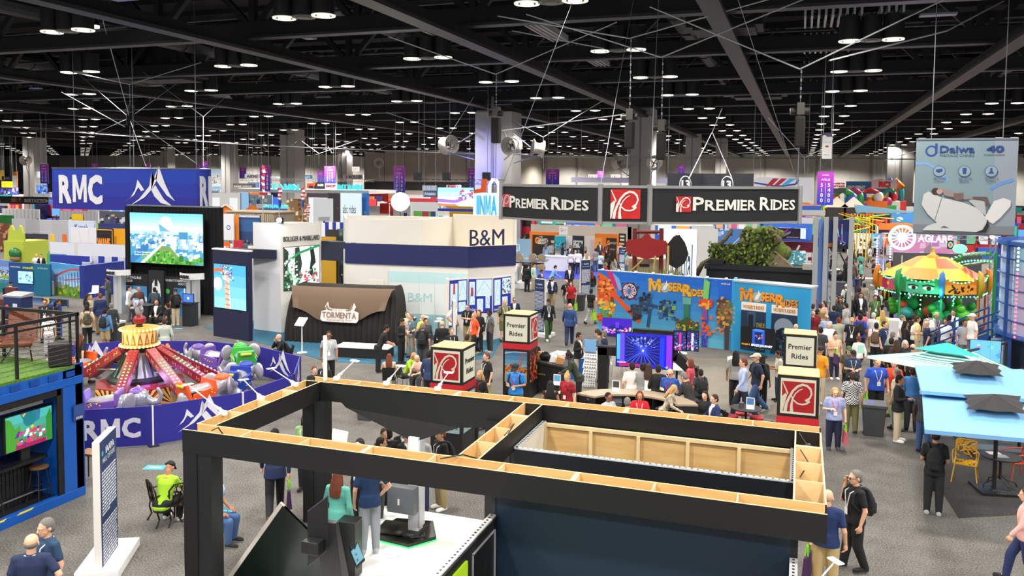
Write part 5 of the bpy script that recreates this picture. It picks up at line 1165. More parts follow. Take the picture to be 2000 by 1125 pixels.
n_=slab4([p+V((-.2,.1,1.42)),p+V((-.3,-.1,1.1)),p+V((.12,-.1,1.1)),p+V((.22,.1,1.42))],.02,M('f2f0ec',.4),b);b.build('panel',t)
b=MB();
for i in range(5):b.bar(p+V((-.22+.02*i,-.06+.03*i,1.17+.05*i)),p+V((.08+.02*i,-.06+.03*i,1.17+.05*i)),.012,.004,M('c07060' if i>3 else '8a8a8a',.5))
b.build('lettering',t)
#HANGING BLUE BANNER + LED WALL (left)
YB=34.6
def bx(u,v,y=YB):return AY(u,v,y)
a0,a1=bx(95,412),bx(398,412);ztp,zbt=bx(240,329).z,bx(240,411).z
bl=thing('hanging_banner',((a0.x+a1.x)/2,YB,zbt),'giant royal blue hanging banner reading RMC with white mountain mark','hanging sign')
pts=[];R_=.5;xl,xr,yf,yb=a0.x,bx(392,412).x,YB,YB+1.15
for cx2,cy2,a_ in((xl+R_,yf+R_,180),(xr-R_,yf+R_,270),(xr-R_,yb-R_,0),(xl+R_,yb-R_,90)):
 for i in range(7):t_2=radians(a_+i*15);pts.append(V((cx2+R_*cos(t_2),cy2+R_*sin(t_2),0)))
b=MB();n=len(pts);BLU=M('1238b0',.6)
for zz,m_,(za,zc)in((0,0,(0,.33)),(0,0,(.33,.66)),(0,0,(.66,1))):
 P=[]
 for p in pts:P+=[(p.x,p.y,zbt+(ztp-zbt)*za),(p.x,p.y,zbt+(ztp-zbt)*zc)]
 b.add(P,[(2*i,2*((i+1)%n),2*((i+1)%n)+1,2*i+1)for i in range(n)],M({0:'20208c',.33:'1a2c9a',.66:'1238a8'}[za],.6))
b.build('fabric',bl)
fN=Fr((xl,yf,zbt),(xr,yf,zbt));sc_=(ztp-zbt)
L=MB();m_=M('dcdce0',.6);uu=lambda u:bx(u,400).x-xl
L.text(fN,'RMC',uu(118),sc_*.175,sc_*.665,m_,.01,.03,w=uu(200)-uu(118),bold=.055);mountain(L,fN,uu(244),sc_*.17,(uu(343)-uu(244)),m_,.03)
fE=Fr((xr-.16,yf+.12,zbt),(xr+.02,yf+.9,zbt));L.text(fE,'R',.0,sc_*.175,sc_*.665,m_,.06,.08,w=.42,bold=.055);L.text(fE,'I',.52,sc_*.175,sc_*.665,m_,.06,.08,w=.12,bold=.055);L.build('lettering',bl)
b=MB()
for x in(xl+1,(xl+xr)/2,xr-1):b.cyl((x,yf+.9,ztp),(x,yf+.9,17),.02,.02,STEEL,5)
b.tube([(p.x,p.y,ztp)for p in pts],.04,STEEL,5,True);b.build('hanging_frame',bl)
lw=thing('led_wall',bx(330,500,34.0),'large LED wall showing a hazy city aerial view against black drapes','led screen')
l0,l1=bx(256,511,34.0),bx(398,518,34.0);zt_,zb_=bx(256,415,34.0).z,bx(300,514,34.0).z;f=Fr((l0.x,34.0,zb_),(l1.x,34.0,zb_));w_,h_=f.w,zt_-zb_
screen(f,w_,h_,[('r','3f8ab0',0,0,1,.62)]+grad('d8ecf0','6fd0f4',6,.62,1)+[('p','a8d0d8',[(0,.64),(.3,.66),(.6,.63),(1,.66),(1,.58),(0,.58)]),('c','f4fafc',.5,.78,.09),('p','5a9ab8',[(.4,.8),(.5,.7),(.56,.64),(.42,.64)]),('n','d8e8ee b8ccd8 7aa8c0 e8f0f0 98b0b8',170,0,.3,1,.62,.018),('p','2c6aa0',[(0,.12),(.2,.4),(.5,.52),(.5,.46),(.3,.34),(.05,0),(0,0)]),('n','e4eef0 c8d8e0 f4f8f8 8ab0c0',90,.35,.12,1,.5,.028),('p','6a8a4a',[(.2,0),(.42,.36),(.56,.34),(.7,.1),(.75,0)]),('n','3f8a2a 57a038 2c6a20 7ab850',120,.18,0,.6,.22,.02),('n','3f8a2a 57a038 2c6a20',60,.5,0,1,.12,.022),('p','c8d8d0',[(.14,0),(.2,0),(.48,.4),(.46,.44)]),('r','3a80a8',.68,.5,.8,.64),('r','e0eef4',.55,.4,.6,.58),('l','8ab8c8',[(.72,.64),(.72,.76)],.006),('t','ffffff','La Tour Montparnasse',.06,.2,.035,.27),('t','ffffff','Notre-Dame',.06,.15,.035,.2)],lw,1.35)
b=MB()
def drape(b,x0,x1,y,z0,z1,m,amp=.06,per=.22):
 n=max(4,int((x1-x0)/per*4));P=[]
 for i in range(n+1):x=x0+(x1-x0)*i/n;P+=[(x,y+amp*sin(i*pi/2),z0),(x,y+amp*sin(i*pi/2)*.5,z1)]
 b.add(P,[(2*i,2*i+2,2*i+3,2*i+1)for i in range(n)],m)
VEL=M('0b0b0e',.95);drape(b,l0.x-.45,l1.x+.75,34.35,0,zt_+.35,VEL);drape(b,l0.x-.45,l0.x-.05,34.1,0,zt_+.3,VEL);b.build('drape',lw)
b=MB();b.box(l0.x-.5,l1.x+.75,34.3,34.4,zt_+.33,zt_+.4,STEEL);b.box(l1.x+.7,l1.x+.75,34.35,34.6,0,zt_+.35,VEL);b.build('drape_rail',lw)
def hdr(u0,v0,u1,v1,y,lab):
 p,q=AY(u0,v1,y),AY(u1,v1,y);h2=AY(u0,v0,y).z-p.z;t=thing('header_sign',p,lab,'sign','curved white stand headers');b=MB();n=10;P=[]
 for i in range(n+1):
  s_=i/n;x=p.x+(q.x-p.x)*s_;yy=y-.5*sin(pi*s_);P+=[(x,yy,p.z),(x,yy,p.z+h2)]
 b.add(P,[(2*i,2*i+2,2*i+3,2*i+1)for i in range(n)],M('e6e6e6',.5));b.add([(a,c+.05,d)for a,c,d in P],[(2*i+1,2*i+3,2*i+2,2*i)for i in range(n)],M('d0d0d0',.5));b.build('header',t)
 b=MB();f=Fr((p.x,y-.53,p.z),(q.x,y-.53,p.z))
 for sx in(-1,1):b.plate(f,[(f.w/2+sx*(x),h2*yy)for x,yy in((.08,.2),(.2,.25),(.3,.2),(.26,.5),(.32,.75),(.2,.7),(.12,.8),(.08,.55))],0,.01,DK)
 b.plate(f,[(f.w/2+.07*cos(i*pi/6),h2*.5+h2*.3*sin(i*pi/6))for i in range(12)],0,.012,DK);b.build('crest',t)
 b=MB();b.box(p.x+.9,p.x+1.15,y-.2,y+.1,0,p.z,M('c9cdd2',.3,.4));b.box(q.x-.9,q.x-.65,y-.2,y+.1,0,p.z,M('c9cdd2',.3,.4));b.build('support',t)
hdr(208,524,254,535,33.2,'curved white header with black crest, left one above the black posters');hdr(351,531,398,543,33.2,'curved white header with black crest, right one above the black posters')
def poster(u0,v0,u1,v1,y,lab,shapes,back,e=0,th=.1,z0=None,cat='poster',name='poster_panel',group=None,dy=0):
 """an upright printed panel: pixel corners on the plane y; stands on the floor when z0 is 0"""
 p,q=AY(u0,v1,y),AY(u1,v1,y+dy);zt=AY(u0,v0,y).z;z_=p.z if z0 is None else z0
 t=thing(name,(p.x,y,z_),lab,cat,group);f=Fr((p.x,y,z_),(q.x,y+dy,z_));b=MB();b.rect(f,0,0,f.w,zt-z_,-th,0,M(back if not e else '22242a',.6));b.build('panel',t)
 if shapes or e:pic(f,f.w,zt-z_,shapes,'print' if not e else 'screen',t,e,.008,0,0,back)
 return t,f,zt-z_
crest=[('c','d8d8d8',.5,.6,.12),('p','d8d8d8',[(.2,.4),(.4,.5),(.4,.8),(.25,.7)]),('p','d8d8d8',[(.8,.4),(.6,.5),(.6,.8),(.75,.7)])]
poster(238,534,291,640,33.6,'black poster headed THE FLYING-BAR AEROBAR with blue photo',[('t','e8e8e8','THE FLYING-BAR',.04,.88,.07,.72),('t','e8e8e8','AEROBAR',.04,.79,.07,.4),('r','3a80b8',.02,.1,.95,.7),('p','c8d8e0',[(.02,.5),(.5,.62),(.95,.4),(.95,.3),(.4,.45)]),('p','1a3a5a',[(.02,.1),(.6,.3),(.95,.12)])],'14151a',z0=0)
poster(291,528,321,600,33.5,'narrow black panel with white crest between two black posters',crest,'1a1b20',z0=0)
poster(321,540,378,645,33.6,'black poster headed THE GREAT TETHERED BALLOON with striped balloon',[('t','e8e8e8','THE GREAT TETHERED BALLOON',.04,.88,.06,.92),('t','e8e8e8','AEROCLONE',.5,.8,.06,.45),('r','2f6fa8',.35,.0,1,.72),('c','3a90c8',.72,.5,.2),('p','e8e8f0',[(.7,.3),(.74,.3),(.74,.72),(.7,.72)]),('p','d84050',[(.55,.45),(.9,.45),(.88,.4),(.58,.4)]),('c','3aa040',.15,.62,.07)],'14151a',z0=0)
def hicounter(u,v,w_,d,h,m,lab,top=None,rz=0,name='counter'):
 g=G(u,v);t=thing(name,g,lab,'counter');b=MB();b.obox((g.x,g.y,0),w_,d,h,m,rz);b.build('body',t);b=MB();b.obox((g.x,g.y,h),w_+.08,d+.08,.04,top or m,rz);b.build('counter_top',t);return g
hicounter(283,640,.9,.6,1.05,M('1a1b20',.5),'dark high counter in front of the black posters')
hicounter(372,636,.5,.5,1.05,M('3a3c40',.3,.4),'grey flared counter holding a monitor at the right black poster',DK)
p=G(372,636);t=thing('monitor',p,'small monitor with a blue balloon picture on the grey counter','monitor');f=Fr(p+V((-.3,-.1,0)),p+V((.25,-.05,0)),1.12);screen(f,f.w,.38,[('r','3a6ac0',0,0,1,1),('c','e0c040',.5,.5,.12)],t)
b=MB();b.cyl(f.P(f.w/2,-.03,-.05),f.P(f.w/2,.1,-.05),.03,.03,DK);b.build('foot',t)
#PREMIER RIDES STAND
RED=M('b11822',.5);CRM='f2ecd0'
def swirl(f,x,y,w,c,parent,name='logo',e=0,d=.006,fn=None,back='c81420'):
 """red square with the looping white track"""
 B=[];A=lambda cx,cy,r,a0,a1,n=22:[(cx+r*cos(radians(a0+(a1-a0)*i/n)),cy+r*sin(radians(a0+(a1-a0)*i/n)))for i in range(n+1)]
 o=A(.64,.62,.36,175,-130,40);i_=A(.66,.62,.27,180,-110,40)
 S=[('r',back,0,0,1,1)]
 def stripe(pa,pb):
  return[('p',c,[pa[k],pa[k+1],pb[k+1],pb[k]])for k in range(len(pa)-1)]
 up=[(.06,0),(.10,.25),(.18,.45),(.30,.70),(.45,.88),(.62,.96),(.78,.93),(.90,.82),(.94,.64),(.88,.48),(.76,.36)];lo=[(.16,0),(.19,.25),(.26,.45),(.37,.68),(.50,.82),(.63,.885),(.76,.86),(.85,.77),(.885,.64),(.84,.52),(.70,.42)]
 S+=stripe(up,lo)
 up=[(.26,0),(.26,.2),(.30,.42),(.40,.62),(.52,.75),(.64,.80)];lo=[(.37,0),(.34,.2),(.35,.42),(.43,.6),(.54,.72),(.64,.78)]
 S+=stripe(up,lo)
 up=[(.28,.52),(.34,.38),(.48,.27),(.64,.25),(.78,.29),(.88,.38)];lo=[(.30,.56),(.37,.42),(.49,.32),(.64,.30),(.75,.34),(.84,.44)]
 S+=stripe(up,lo)
 S+=[('p',c,[(.0,.98),(.03,.98),(.2,.62),(.17,.56)]),('p',c,[(.0,.5),(.12,.62),(.16,.55),(.03,0),(0,0)])]
 return pic(f,w,w,S,name,parent,e,d,x,y,fn=fn)
def kiosk(cx2,cy2,lab,front,H=2.74):
 t=thing('sign_pillar',(cx2,cy2,0),lab,'sign pillar','red and black pillars of the ride stand');S_=.44
 b=MB();b.box(cx2-S_,cx2+S_,cy2-S_,cy2+S_,0,1.62,M('151416',.45));b.build('body',t);b=MB();b.box(cx2-S_-.01,cx2+S_+.01,cy2-S_-.01,cy2+S_+.01,1.62,1.80,RED);b.build('red_band',t)
 b=MB();b.box(cx2-S_,cx2+S_,cy2-S_,cy2+S_,1.80,H-.01,M('151416',.45));b.build('light_box',t);b=MB();b.box(cx2-S_,cx2+S_,cy2-S_,cy2+S_,H-.01,H,M('c89a5a',.6));b.box(cx2-S_+.03,cx2+S_-.03,cy2-S_+.03,cy2+S_-.03,H-.001,H+.003,M('dcb478',.6));b.build('ply_lid',t)
 fr_=(Fr((cx2-S_,cy2-S_,0),(cx2+S_,cy2-S_,0)),Fr((cx2+S_,cy2-S_,0),(cx2+S_,cy2+S_,0)),Fr((cx2-S_,cy2+S_,0),(cx2-S_,cy2-S_,0)))
 for i,f in enumerate(fr_[:2]):
  logo=(i==0)==(front=='logo');b=MB();b.rect(f,.07,1.87,.81,2.66,0,.012,M(CRM,.5,0,.55));b.build('light_panel',t)
  if logo:swirl(f,.10,1.92,.68,CRM,t,'logo',.45,.016)
  else:L=MB();L.text(f,'Premier',.44,2.32,.15,DK,.014,.018,w=.62,align='c',bold=.02);L.text(f,'Rides',.44,2.05,.15,DK,.014,.018,w=.44,align='c',bold=.02);L.build('lettering',t)
  shp=[('r','e8c07a' if i==0 else '7a1810',0,0,1,1)]+(grad('9ac8d8','3f8ac0',4,.45,1)if i==0 else[])+[('n','e87018 d85a10 f09030 a83c10',40,0,.3,1,.55,.05),('l','e0601a',[(.9,1),(.62,.35)],.05),('l','e0601a',[(.75,1),(.55,.35)],.03),('l','e0601a',[(0,.4),(1,.5)],.05),('r','d8b070',0,0,1,.25),('n','2a5a6a 2a2a30 c84018',14,.1,.2,.9,.35,.04),('p','f0e8dc',[(0,.95),(.5,1),(1,1),(1,.98),(.4,.97),(0,.9)])]
  if i:shp=[('r','4a0c08',0,0,1,1),('n','e03818 f06820 a01808 f8a040 200808',90,0,0,1,1,.06)]
  if lab.startswith('near'):shp=[('r','b8d4d8',0,0,1,1),('n','6a8a5a 88a070 c8d8d8 4a6a6a',50,0,.1,1,.7,.06),('l','f0f0f0',[(0,.9),(.5,.97),(1,.93)],.05),('n','c04050 d0a040',10,.5,.4,1,.9,.03)]
  pic(f,.74,1.0,shp,'photo_panel',t,.35,.008,.07,.55)
 return t
kiosk(-8.38,19.5,'near left pillar with red logo facing front, behind the booth beam','logo');kiosk(-8.43,25.1,'pillar printed Premier Rides on the front, orange ride photo below','text')
kiosk(.09,24.85,'right rear pillar printed Premier Rides on the front','text');kiosk(.06,19.6,'near right pillar with the red logo facing front','logo')
sg=thing('hanging_ring_sign',AD(1200,440,27),'curved black hanging sign ring reading PREMIER RIDES twice around a red logo','hanging sign')
cps=[AD(978,425,29.6),AD(1075,430,27.6),AD(1172,436,26.7),AD(1268,440,26.6),AD(1415,442,26.9),AD(1562,441,28.4)]
pl=[V((p.x,p.y,0))for p in cps]
def crv(ps,n=12):
 out=[]
 Q=[ps[0]*2-ps[1]]+ps+[ps[-1]*2-ps[-2]]
 for i in range(1,len(Q)-2):
  for k in range(n):
   t=k/n;out.append(.5*((2*Q[i])+(Q[i+1]-Q[i-1])*t+(2*Q[i-1]-5*Q[i]+4*Q[i+1]-Q[i+2])*t*t+(3*Q[i]-Q[i-1]-3*Q[i+1]+Q[i+2])*t**3))
 return out+[Q[-2]]
RP=crv(pl);cum=[0]
for i in range(1,len(RP)):cum.append(cum[-1]+(RP[i]-RP[i-1]).length)
SZ0,SZ1=5.62,6.86
def ringfn(x,y,d=0):
 x=min(max(x,0),cum[-1]-1e-4);i=max(k for k in range(len(cum)-1)if cum[k]<=x);t=(x-cum[i])/(cum[i+1]-cum[i]);p=RP[i]+(RP[i+1]-RP[i])*t;dr=(RP[i+1]-RP[i]).normalized();n=V((dr.y,-dr.x,0));return V((p.x,p.y,0))+n*d+V((0,0,SZ0+y))
def strip(b,xa,xb,ya,yb,d,m,n=24):
 P=[]
 for i in range(n+1):x=xa+(xb-xa)*i/n;P+=[ringfn(x,ya,d),ringfn(x,yb,d)]
 b.add(P,[(2*i,2*i+2,2*i+3,2*i+1)for i in range(n)],m)
Hh=SZ1-SZ0;ALU=M('a9a8a6',.35,.5)
b=MB();strip(b,0,cum[-1],.06,Hh-.06,0,M('17181a',.6),50);strip(b,0,cum[-1],0,Hh,-.05,M('2a2a2c',.6),50);b.build('panel',sg)
b=MB();strip(b,0,cum[-1],Hh-.09,Hh,.04,ALU,50);strip(b,0,cum[-1],0,.07,.04,ALU,50)
for yy in(0,.07,Hh-.09,Hh):
 P=[]
 for i in range(51):x=cum[-1]*i/50;P+=[ringfn(x,yy,-.05),ringfn(x,yy,.04)]
 b.add(P,[(2*i,2*i+2,2*i+3,2*i+1)for i in range(50)],ALU)
b.build('trim',sg)
xd1,xd2=cum[24],cum[36];b=MB()
for x in(.05,xd1,xd2,cum[-1]-.05):b.cyl(ringfn(x,-.03,.02),ringfn(x,Hh+.03,.02),.085,.085,ALU,10)
b.build('upright_frame',sg)
def serif_text(b,s,x,y,h,w,m,fn,d):
 """small caps with little slab serifs"""
 parts=[(c,h if c in 'PR' and(i==0 or s[i-1]==' ')else h*.78)for i,c in enumerate(s)]
 adv=[text_geo(c if c!=' ' else 'i',.03)[2]*hh*1.0+h*.09 for c,hh in parts];tot=sum(adv);k=w/tot;xx=x
 for(c,hh),a in zip(parts,adv):
  if c!=' ':
   cw=(a-h*.09)*k;b.text(Fr((0,0,0),(1,0,0)),c,xx,y,hh,m,d,d+.01,w=cw,bold=.03,fn=fn)
   sr=.045*h;feet={'P':[(0,0)],'R':[(0,0),(.85,0)],'E':[(0,0),(0,1)],'M':[(0,0),(.85,0)],'I':[(0,0),(0,1)],'D':[(0,0),(0,1)],'S':[]}.get(c,[])
   for fx,fy in feet:
    x1=xx+fx*cw-.06*h;x2=x1+.27*h*(.9 if c!='I' else .8);yb=y+(0 if fy==0 else hh*1.0-sr)
    b.add([fn(x1,yb,d+.012),fn(x2,yb,d+.012),fn(x2,yb+sr,d+.012),fn(x1,yb+sr,d+.012)],[(0,1,2,3)],m)
  xx+=a*k
L=MB();Wt=M('e4e2da',.5);serif_text(L,'PREMIER RIDES',xd1*.10+.1,.42,.42,xd1*.80,Wt,ringfn,.012);xr0=xd2+(cum[-1]-xd2)*.24;serif_text(L,'PREMIER RIDES',xr0,.46,.44,(cum[-1]-xd2)*.72,Wt,ringfn,.012);L.build('lettering',sg)
swirl(None,(xd1+xd2)/2-.46,.17,.94,'f0ece4',sg,'logo',0,.06,ringfn,'d01c1c');swirl(None,xr0-.56,.40,.50,'f0ece4',sg,'logo',0,.03,ringfn,'c81c20');swirl(None,.1,.42,.46,'e8c8c8',sg,'logo',0,.03,ringfn,'b04848')
b=MB();mid=ringfn((xd1+xd2)/2,Hh,0);ctr=V((-4.4,27.5,9));
for x in(.1,xd1,xd2,cum[-1]-.1):b.cyl(ringfn(x,Hh,0),V((ctr.x+(ringfn(x,0,0).x-ctr.x)*.5,27,13.3)),.012,.012,STEEL,4)
b.build('hanging_wire',sg)
ar=thing('screen_arch',(-4.4,25.8,0),'black fabric wrapped arch carrying a blue tunnel screen and two small pictures','arch')
AB=M('121112',.85);ax0,ax1,ay=AY(1177,780,25.8).x,AY(1353,780,25.8).x,25.8;az=1.72;wd=.3
b=MB();b.box(ax0-wd/2,ax0+wd/2,ay-.15,ay+.15,0,az-.05,AB);b.box(ax1-wd/2,ax1+wd/2,ay-.15,ay+.15,0,az-.45,AB);b.build('leg',ar)
b=MB();b.box(ax0-wd/2,ax1-.5,ay-.15,ay+.15,az-.28,az,AB);b.bar((ax1-.55,ay,az-.14),(ax1,ay,az-.6),.3,.3,AB,(0,1,0));b.box(-4.9,-3.5,ay-.1,ay+.1,az,az+.62,AB);b.build('crossbar',ar)
p0,p1=AY(1205,713,ay-.25),AY(1312,713,ay-.25);f=Fr((p0.x,ay-.3,p0.z),(p1.x,ay-.2,p0.z-.05));zt=AY(1205,648,ay-.25).z
screen(f,f.w,zt-p0.z,[('r','1818b0',0,0,1,1),('r','40a0d8',0,.2,.06,.95),('r','5a40d8',.06,0,.14,1),('r','0c0c60',.16,.1,.78,.92)]+[('l','4a60f0',[(.48,.5),(.17+.09*k,.9)],.01)for k in range(7)]+[('l','3a50e8',[(.48,.5),(.17+.09*k,.12)],.014)for k in range(7)]+[('l','2a40d0',[(.48,.5),(.17,.2+.12*k)],.01)for k in range(6)]+[('l','2a40d0',[(.48,.5),(.77,.2+.12*k)],.01)for k in range(6)]+[('n','6a80ff 2030a0 8aa0ff',40,.25,.6,.7,.88,.015),('c','d0d0ff',.48,.5,.02),('r','1030e8',.78,.05,.86,.9),('p','a0185a',[(.05,.12),(.5,.1),(.65,.02),(.05,.02)]),('r','7a2ad0',.9,0,1,1),('n','40e060 e04040 4080ff',7,.86,.03,.97,.07,.015),('t','e8e0ff','MISSION',.02,.1,.06,.15)],ar,1.3)
for u0,u1,c_ in((1317,1340,'c02a80'),(1342,1363,'e8e8f0')):
 p0,p1=AY(u0,683,ay-.1),AY(u1,683,ay-.1);zt=AY(u0,646,ay-.1).z;f=Fr((p0.x,ay-.12,p0.z),(p1.x,ay-.12,p0.z));screen(f,f.w,zt-p0.z,[('r','14205a',0,0,1,1),('l',c_,[(.5,0),(.5,.9)],.2),('n','4a80d0 e83a60 a8c0f0 2a40a0',40,0,.05,1,.45,.06),('n','4a60b0 8a3a90',20,0,.5,1,.95,.05)],ar,1.2,name='side_screen')
poster(1176,620,1233,656,35.2,'purple night fairground picture at the left foot of the ride mural',[('r','3a1aa8',0,0,1,1),('p','1a1a80',[(0,.35),(.3,.6),(.6,.65),(1,.45),(1,.3),(0,.2)]),('n','e84ad0 ff70a0 50a0ff ffd060 c050ff',60,0,.2,1,.5,.03),('r','5a30d8',.45,.5,.58,.8),('r','241060',0,0,1,.18),('t','ffffff','SPIN',.55,.04,.13,.35)],'3a1aa8',1.2)
def moser_logo(L,f,x,y,w,d=.012,m1='f0b21e',m2='7a4a0c',fn=None):
 k=w/4.3;hh=1.0*k
 for dd,m_,o in((d,M(m2,.5),.03*k),(d+.004,M(m1,.4),0)):
  L.plate(f,[(x+a*k+o,y+c*k-o)for a,c in((-.1,.92),(4.35,-.02),(4.3,.06),(-.05,1.0))],dd,dd+.003,m_)
  L.text(f,'M',x+o,y+.1*k-o,1.0*k,m_,dd,dd+.003,w=.95*k,bold=.06);L.text(f,'SER',x+1.6*k+o,y+.28*k-o,.62*k,m_,dd,dd+.003,w=1.1*k,bold=.05);L.text(f,'S',x+2.62*k+o,y+.33*k-o,.3*k,m_,dd,dd+.003,bold=.04)
  L.text(f,'R',x+2.75*k+o,y+.0*k-o,.85*k,m_,dd,dd+.003,w=.6*k,bold=.06);L.text(f,'IDES',x+3.35*k+o,y+.05*k-o,.5*k,m_,dd,dd+.003,w=.95*k,bold=.05)
 P=[(x+(1.3+.36*cos(i*pi/10))*k,y+(.48+.36*sin(i*pi/10))*k)for i in range(20)];L.plate(f,P,d+.004,d+.008,M(m1,.4));L.plate(f,[(x+(1.3+.29*cos(i*pi/10))*k,y+(.48+.29*sin(i*pi/10))*k)for i in range(20)],d+.008,d+.010,M('7fb4d8',.5))
 L.plate(f,[(x+a*k,y+c*k)for a,c in((1.12,.3),(1.2,.6),(1.35,.72),(1.42,1.02),(1.5,.8),(1.62,.78),(1.5,.62),(1.4,.4),(1.3,.3))],d+.011,d+.013,M('f2ead8',.5))
ma,mb_,mc=G(1166,652),G(1429,684),G(1579,706);MH=2.93
mw=thing('mural_wall',(ma+mb_)/2,'long blue mural wall of fairground rides headed MOSER\'S RIDES','mural wall');f=Fr(ma,mb_,0);b=MB();b.rect(f,0,0,f.w,MH,-.12,0,M('2b7fc4',.6));b.build('panel',mw)
bits=grad('3f9fc8','1f7fd8',7)[::1]
bits=grad('5fb4d0','1668cc',8)+[('r','1a62d0',.9,.55,1,1)]
bits+=[('p','d8601c',[(0,.98),(.08,.9),(.16,.68),(.1,.55),(0,.5)]),('n','f08030 c84818 f0a050 803010',60,0,.5,.14,.92,.012),('p','d01870',[(.07,1),(.11,1),(.17,.72),(.12,.8)]),('p','7aa8d8',[(.12,.98),(.17,.9),(.2,.7),(.17,.72)]),('l','e0541c',[(.1,.7),(.34,.26)],.035),('n','2a8a3a 4aaa4a e8c030 d84020',34,0,.28,.12,.5,.014),('n','f0d030 e89020',20,.02,.38,.14,.52,.012),('n','e86018 c02a10',10,0,.22,.05,.3,.015)]
cx3,cy3=.255,.72
bits+=[('c','6a2030',cx3,cy3,.062),('c','d8d8e8',cx3,cy3,.052)]+[('l','3a3a4a' if k%2 else 'c04050',[(cx3,cy3),(cx3+.05*cos(k*.42),cy3+.05*2.05*sin(k*.42))],.004)for k in range(15)]+[('c','2a7ac0',cx3,cy3,.014),('n','5a2030 2a2030',40,cx3-.07,cy3-.14,cx3+.07,cy3+.14,.006)]
bits+=[('l','2a4a70',[(.4,.2),(.42,.55)],.02),('n','1a2a40 2a4a70 4a6a90 0f1a28',46,.34,.42,.42,.7,.014),('l','20406a',[(.36,.55),(.55,.5)],.02),('n','1a3a60 3a6a9a 80a850 0f2038',46,.48,.35,.6,.62,.013),('n','1a2a38 3a4a58',26,.26,.3,.34,.5,.014)]
bits+=[('r','2a7a5a',.665,.32,.705,.62),('p','6ab0a0',[(.655,.6),(.715,.6),(.715,.7),(.655,.7)]),('p','2f5a28',[(.61,.3),(.69,.42),(.78,.3),(.74,.22),(.64,.22)]),('n','3a7a30 d0b030 8a2a20 204a1c',40,.61,.22,.78,.36,.01)]
bits+=[('r','3a3a9a',.795,0,.835,.5),('r','8a4a90',.795,.4,.83,.6),('p','7ac86a',[(.80,.7),(.835,.7),(.845,.95),(.805,1),(.8,.85)]),('n','e0b030 e05020 d03030',40,.775,.58,.86,.68,.012),('n','6a6ae0 4a4ab0',40,.795,.02,.835,.36,.006),('n','e0601c d05018',16,.77,.18,.86,.45,.012)]
bits+=[('c','5a3a2a',.955,.52,.062,.21),('c','7a5a3a',.96,.54,.048,.17),('l','8a6a4a',[(.9,.35),(.99,.7)],.012),('n','b07030 5a3a2a d0a040 407040',60,.9,.3,1,.74,.01),('r','4a3a3a',.955,0,.985,.35),('n','e0701c',10,.87,.2,.95,.3,.008)]
pic(f,f.w,MH,bits,'mural_print',mw,0,.006)
L=MB();moser_logo(L,f,f.w*.40,MH*.72,f.w*.40);L.text(f,'MOSER LAB',f.w*.92,MH*.93,.07,M('e8d8e8',.5),.02,.024,w=f.w*.06,bold=.02);L.build('lettering',mw)
b=MB()
for i in range(8):x=f.w*(.05+.13*i);b.bar(f.P(x,MH,0),f.P(x,MH+.08,.12),.02,.02,DK);b.bar(f.P(x-.05,MH+.08,.14),f.P(x+.05,MH+.08,.14),.06,.05,M('e8f0ff',.4,0,2))
b.rect(f,0,MH,f.w,MH+.03,-.12,.01,M('c9d4dc',.4));b.build('lamp_rail',mw)
mq=thing('mural_wall',(mb_+mc)/2,'shorter blue wall with MOSER\'S RIDES logo, two banners and a screen','mural wall');f=Fr(mb_,mc,0);b=MB();b.rect(f,0,0,f.w,MH-.02,-.12,0,M('2b9fd8',.6));b.box(mb_.x-.05,mb_.x+.08,mb_.y-.02,mb_.y+1.4,0,MH-.02,M('2b9fd8',.6));b.build('panel',mq)
b=MB();b.rect(f,-.06,MH-.06,f.w+.02,MH,-.8,.02,M('aab4bc',.4));
for k_ in range(12):b.rect(f,.02,MH-.2-k_*.2,.1,MH-.1-k_*.2,.0,.008,M('d8b060',.5))if 4<k_<9 else None
b.build('lamp_rail',mq)
moser2=MB();moser_logo(moser2,f,f.w*.10,MH*.70,f.w*.75,.012,'f09a28','5a2a10');moser2.build('lettering',mq)
for i,(xa,lab)in enumerate(((.12,'left'),(.52,'right'))):
 pic(f,f.w*.33,MH*.68,[('r','1c3450',0,0,1,.82),('r','f2efe8',0,.83,1,1),('t','d88a20',"MOSER'S RIDES",.08,.87,.07,.84,.04)]+([('p','3a5a78',[(.25,.8),(.6,.8),(.55,.1),(.35,.1)]),('r','0f1a28',.3,.3,.5,.75),('t','d8b830','TOWER 3D',.62,.5,.1,.34),('r','6ab050',.6,.05,.95,.2)]if i==0 else[('c','8a98a8',.5,.55,.38),('c','1a2430',.5,.4,.3),('r','0f1822',.2,.08,.8,.5),('n','4a6a88 2a3a50',20,.2,.1,.8,.5,.06)]),'banner',mq,0,.02,f.w*xa,.1)
p0,p1=AY(1448,674,34.4),AY(1512,674,34.4);zt=AY(1448,637,34.4).z;f=Fr((p0.x,34.3,p0.z),(p1.x,34.0,p0.z));t=thing('television',p0,'black screen reading SPACE JOURNEY on a stand before the shorter blue wall','television')
screen(f,f.w,zt-p0.z,[('r','050508',0,0,1,1),('r','1c50c0',.34,.05,.72,.92),('r','0a1a50',.42,.2,.64,.8),('c','3a80e0',.53,.9,.18,.06),('n','80b0ff e04050',14,.42,.4,.64,.7,.02),('t','e8e8ff','SPACE JOURNEY',.32,.06,.11,.64,.05),('t','e8a020',"MOSER'S",.02,.08,.08,.26,.03)],t,1.1)
b=MB();b.cyl((f.P(f.w/2,0,-.1)),(f.P(f.w/2,0,-.1).x,f.P(f.w/2,0,-.1).y,0),.04,.04,DK,8);b.obox((f.P(f.w/2,0,-.1).x,f.P(f.w/2,0,-.1).y,0),.7,.4,.03,DK);b.build('stand',t)
rug([G(1052,700),G(1420,700),G(1600,712),G(1560,800),G(1400,830),G(1010,790)],M('6d675c',.5,0,0,'noise',3,'7d7668'),'beige wood look floor under the arch and tables',.006)
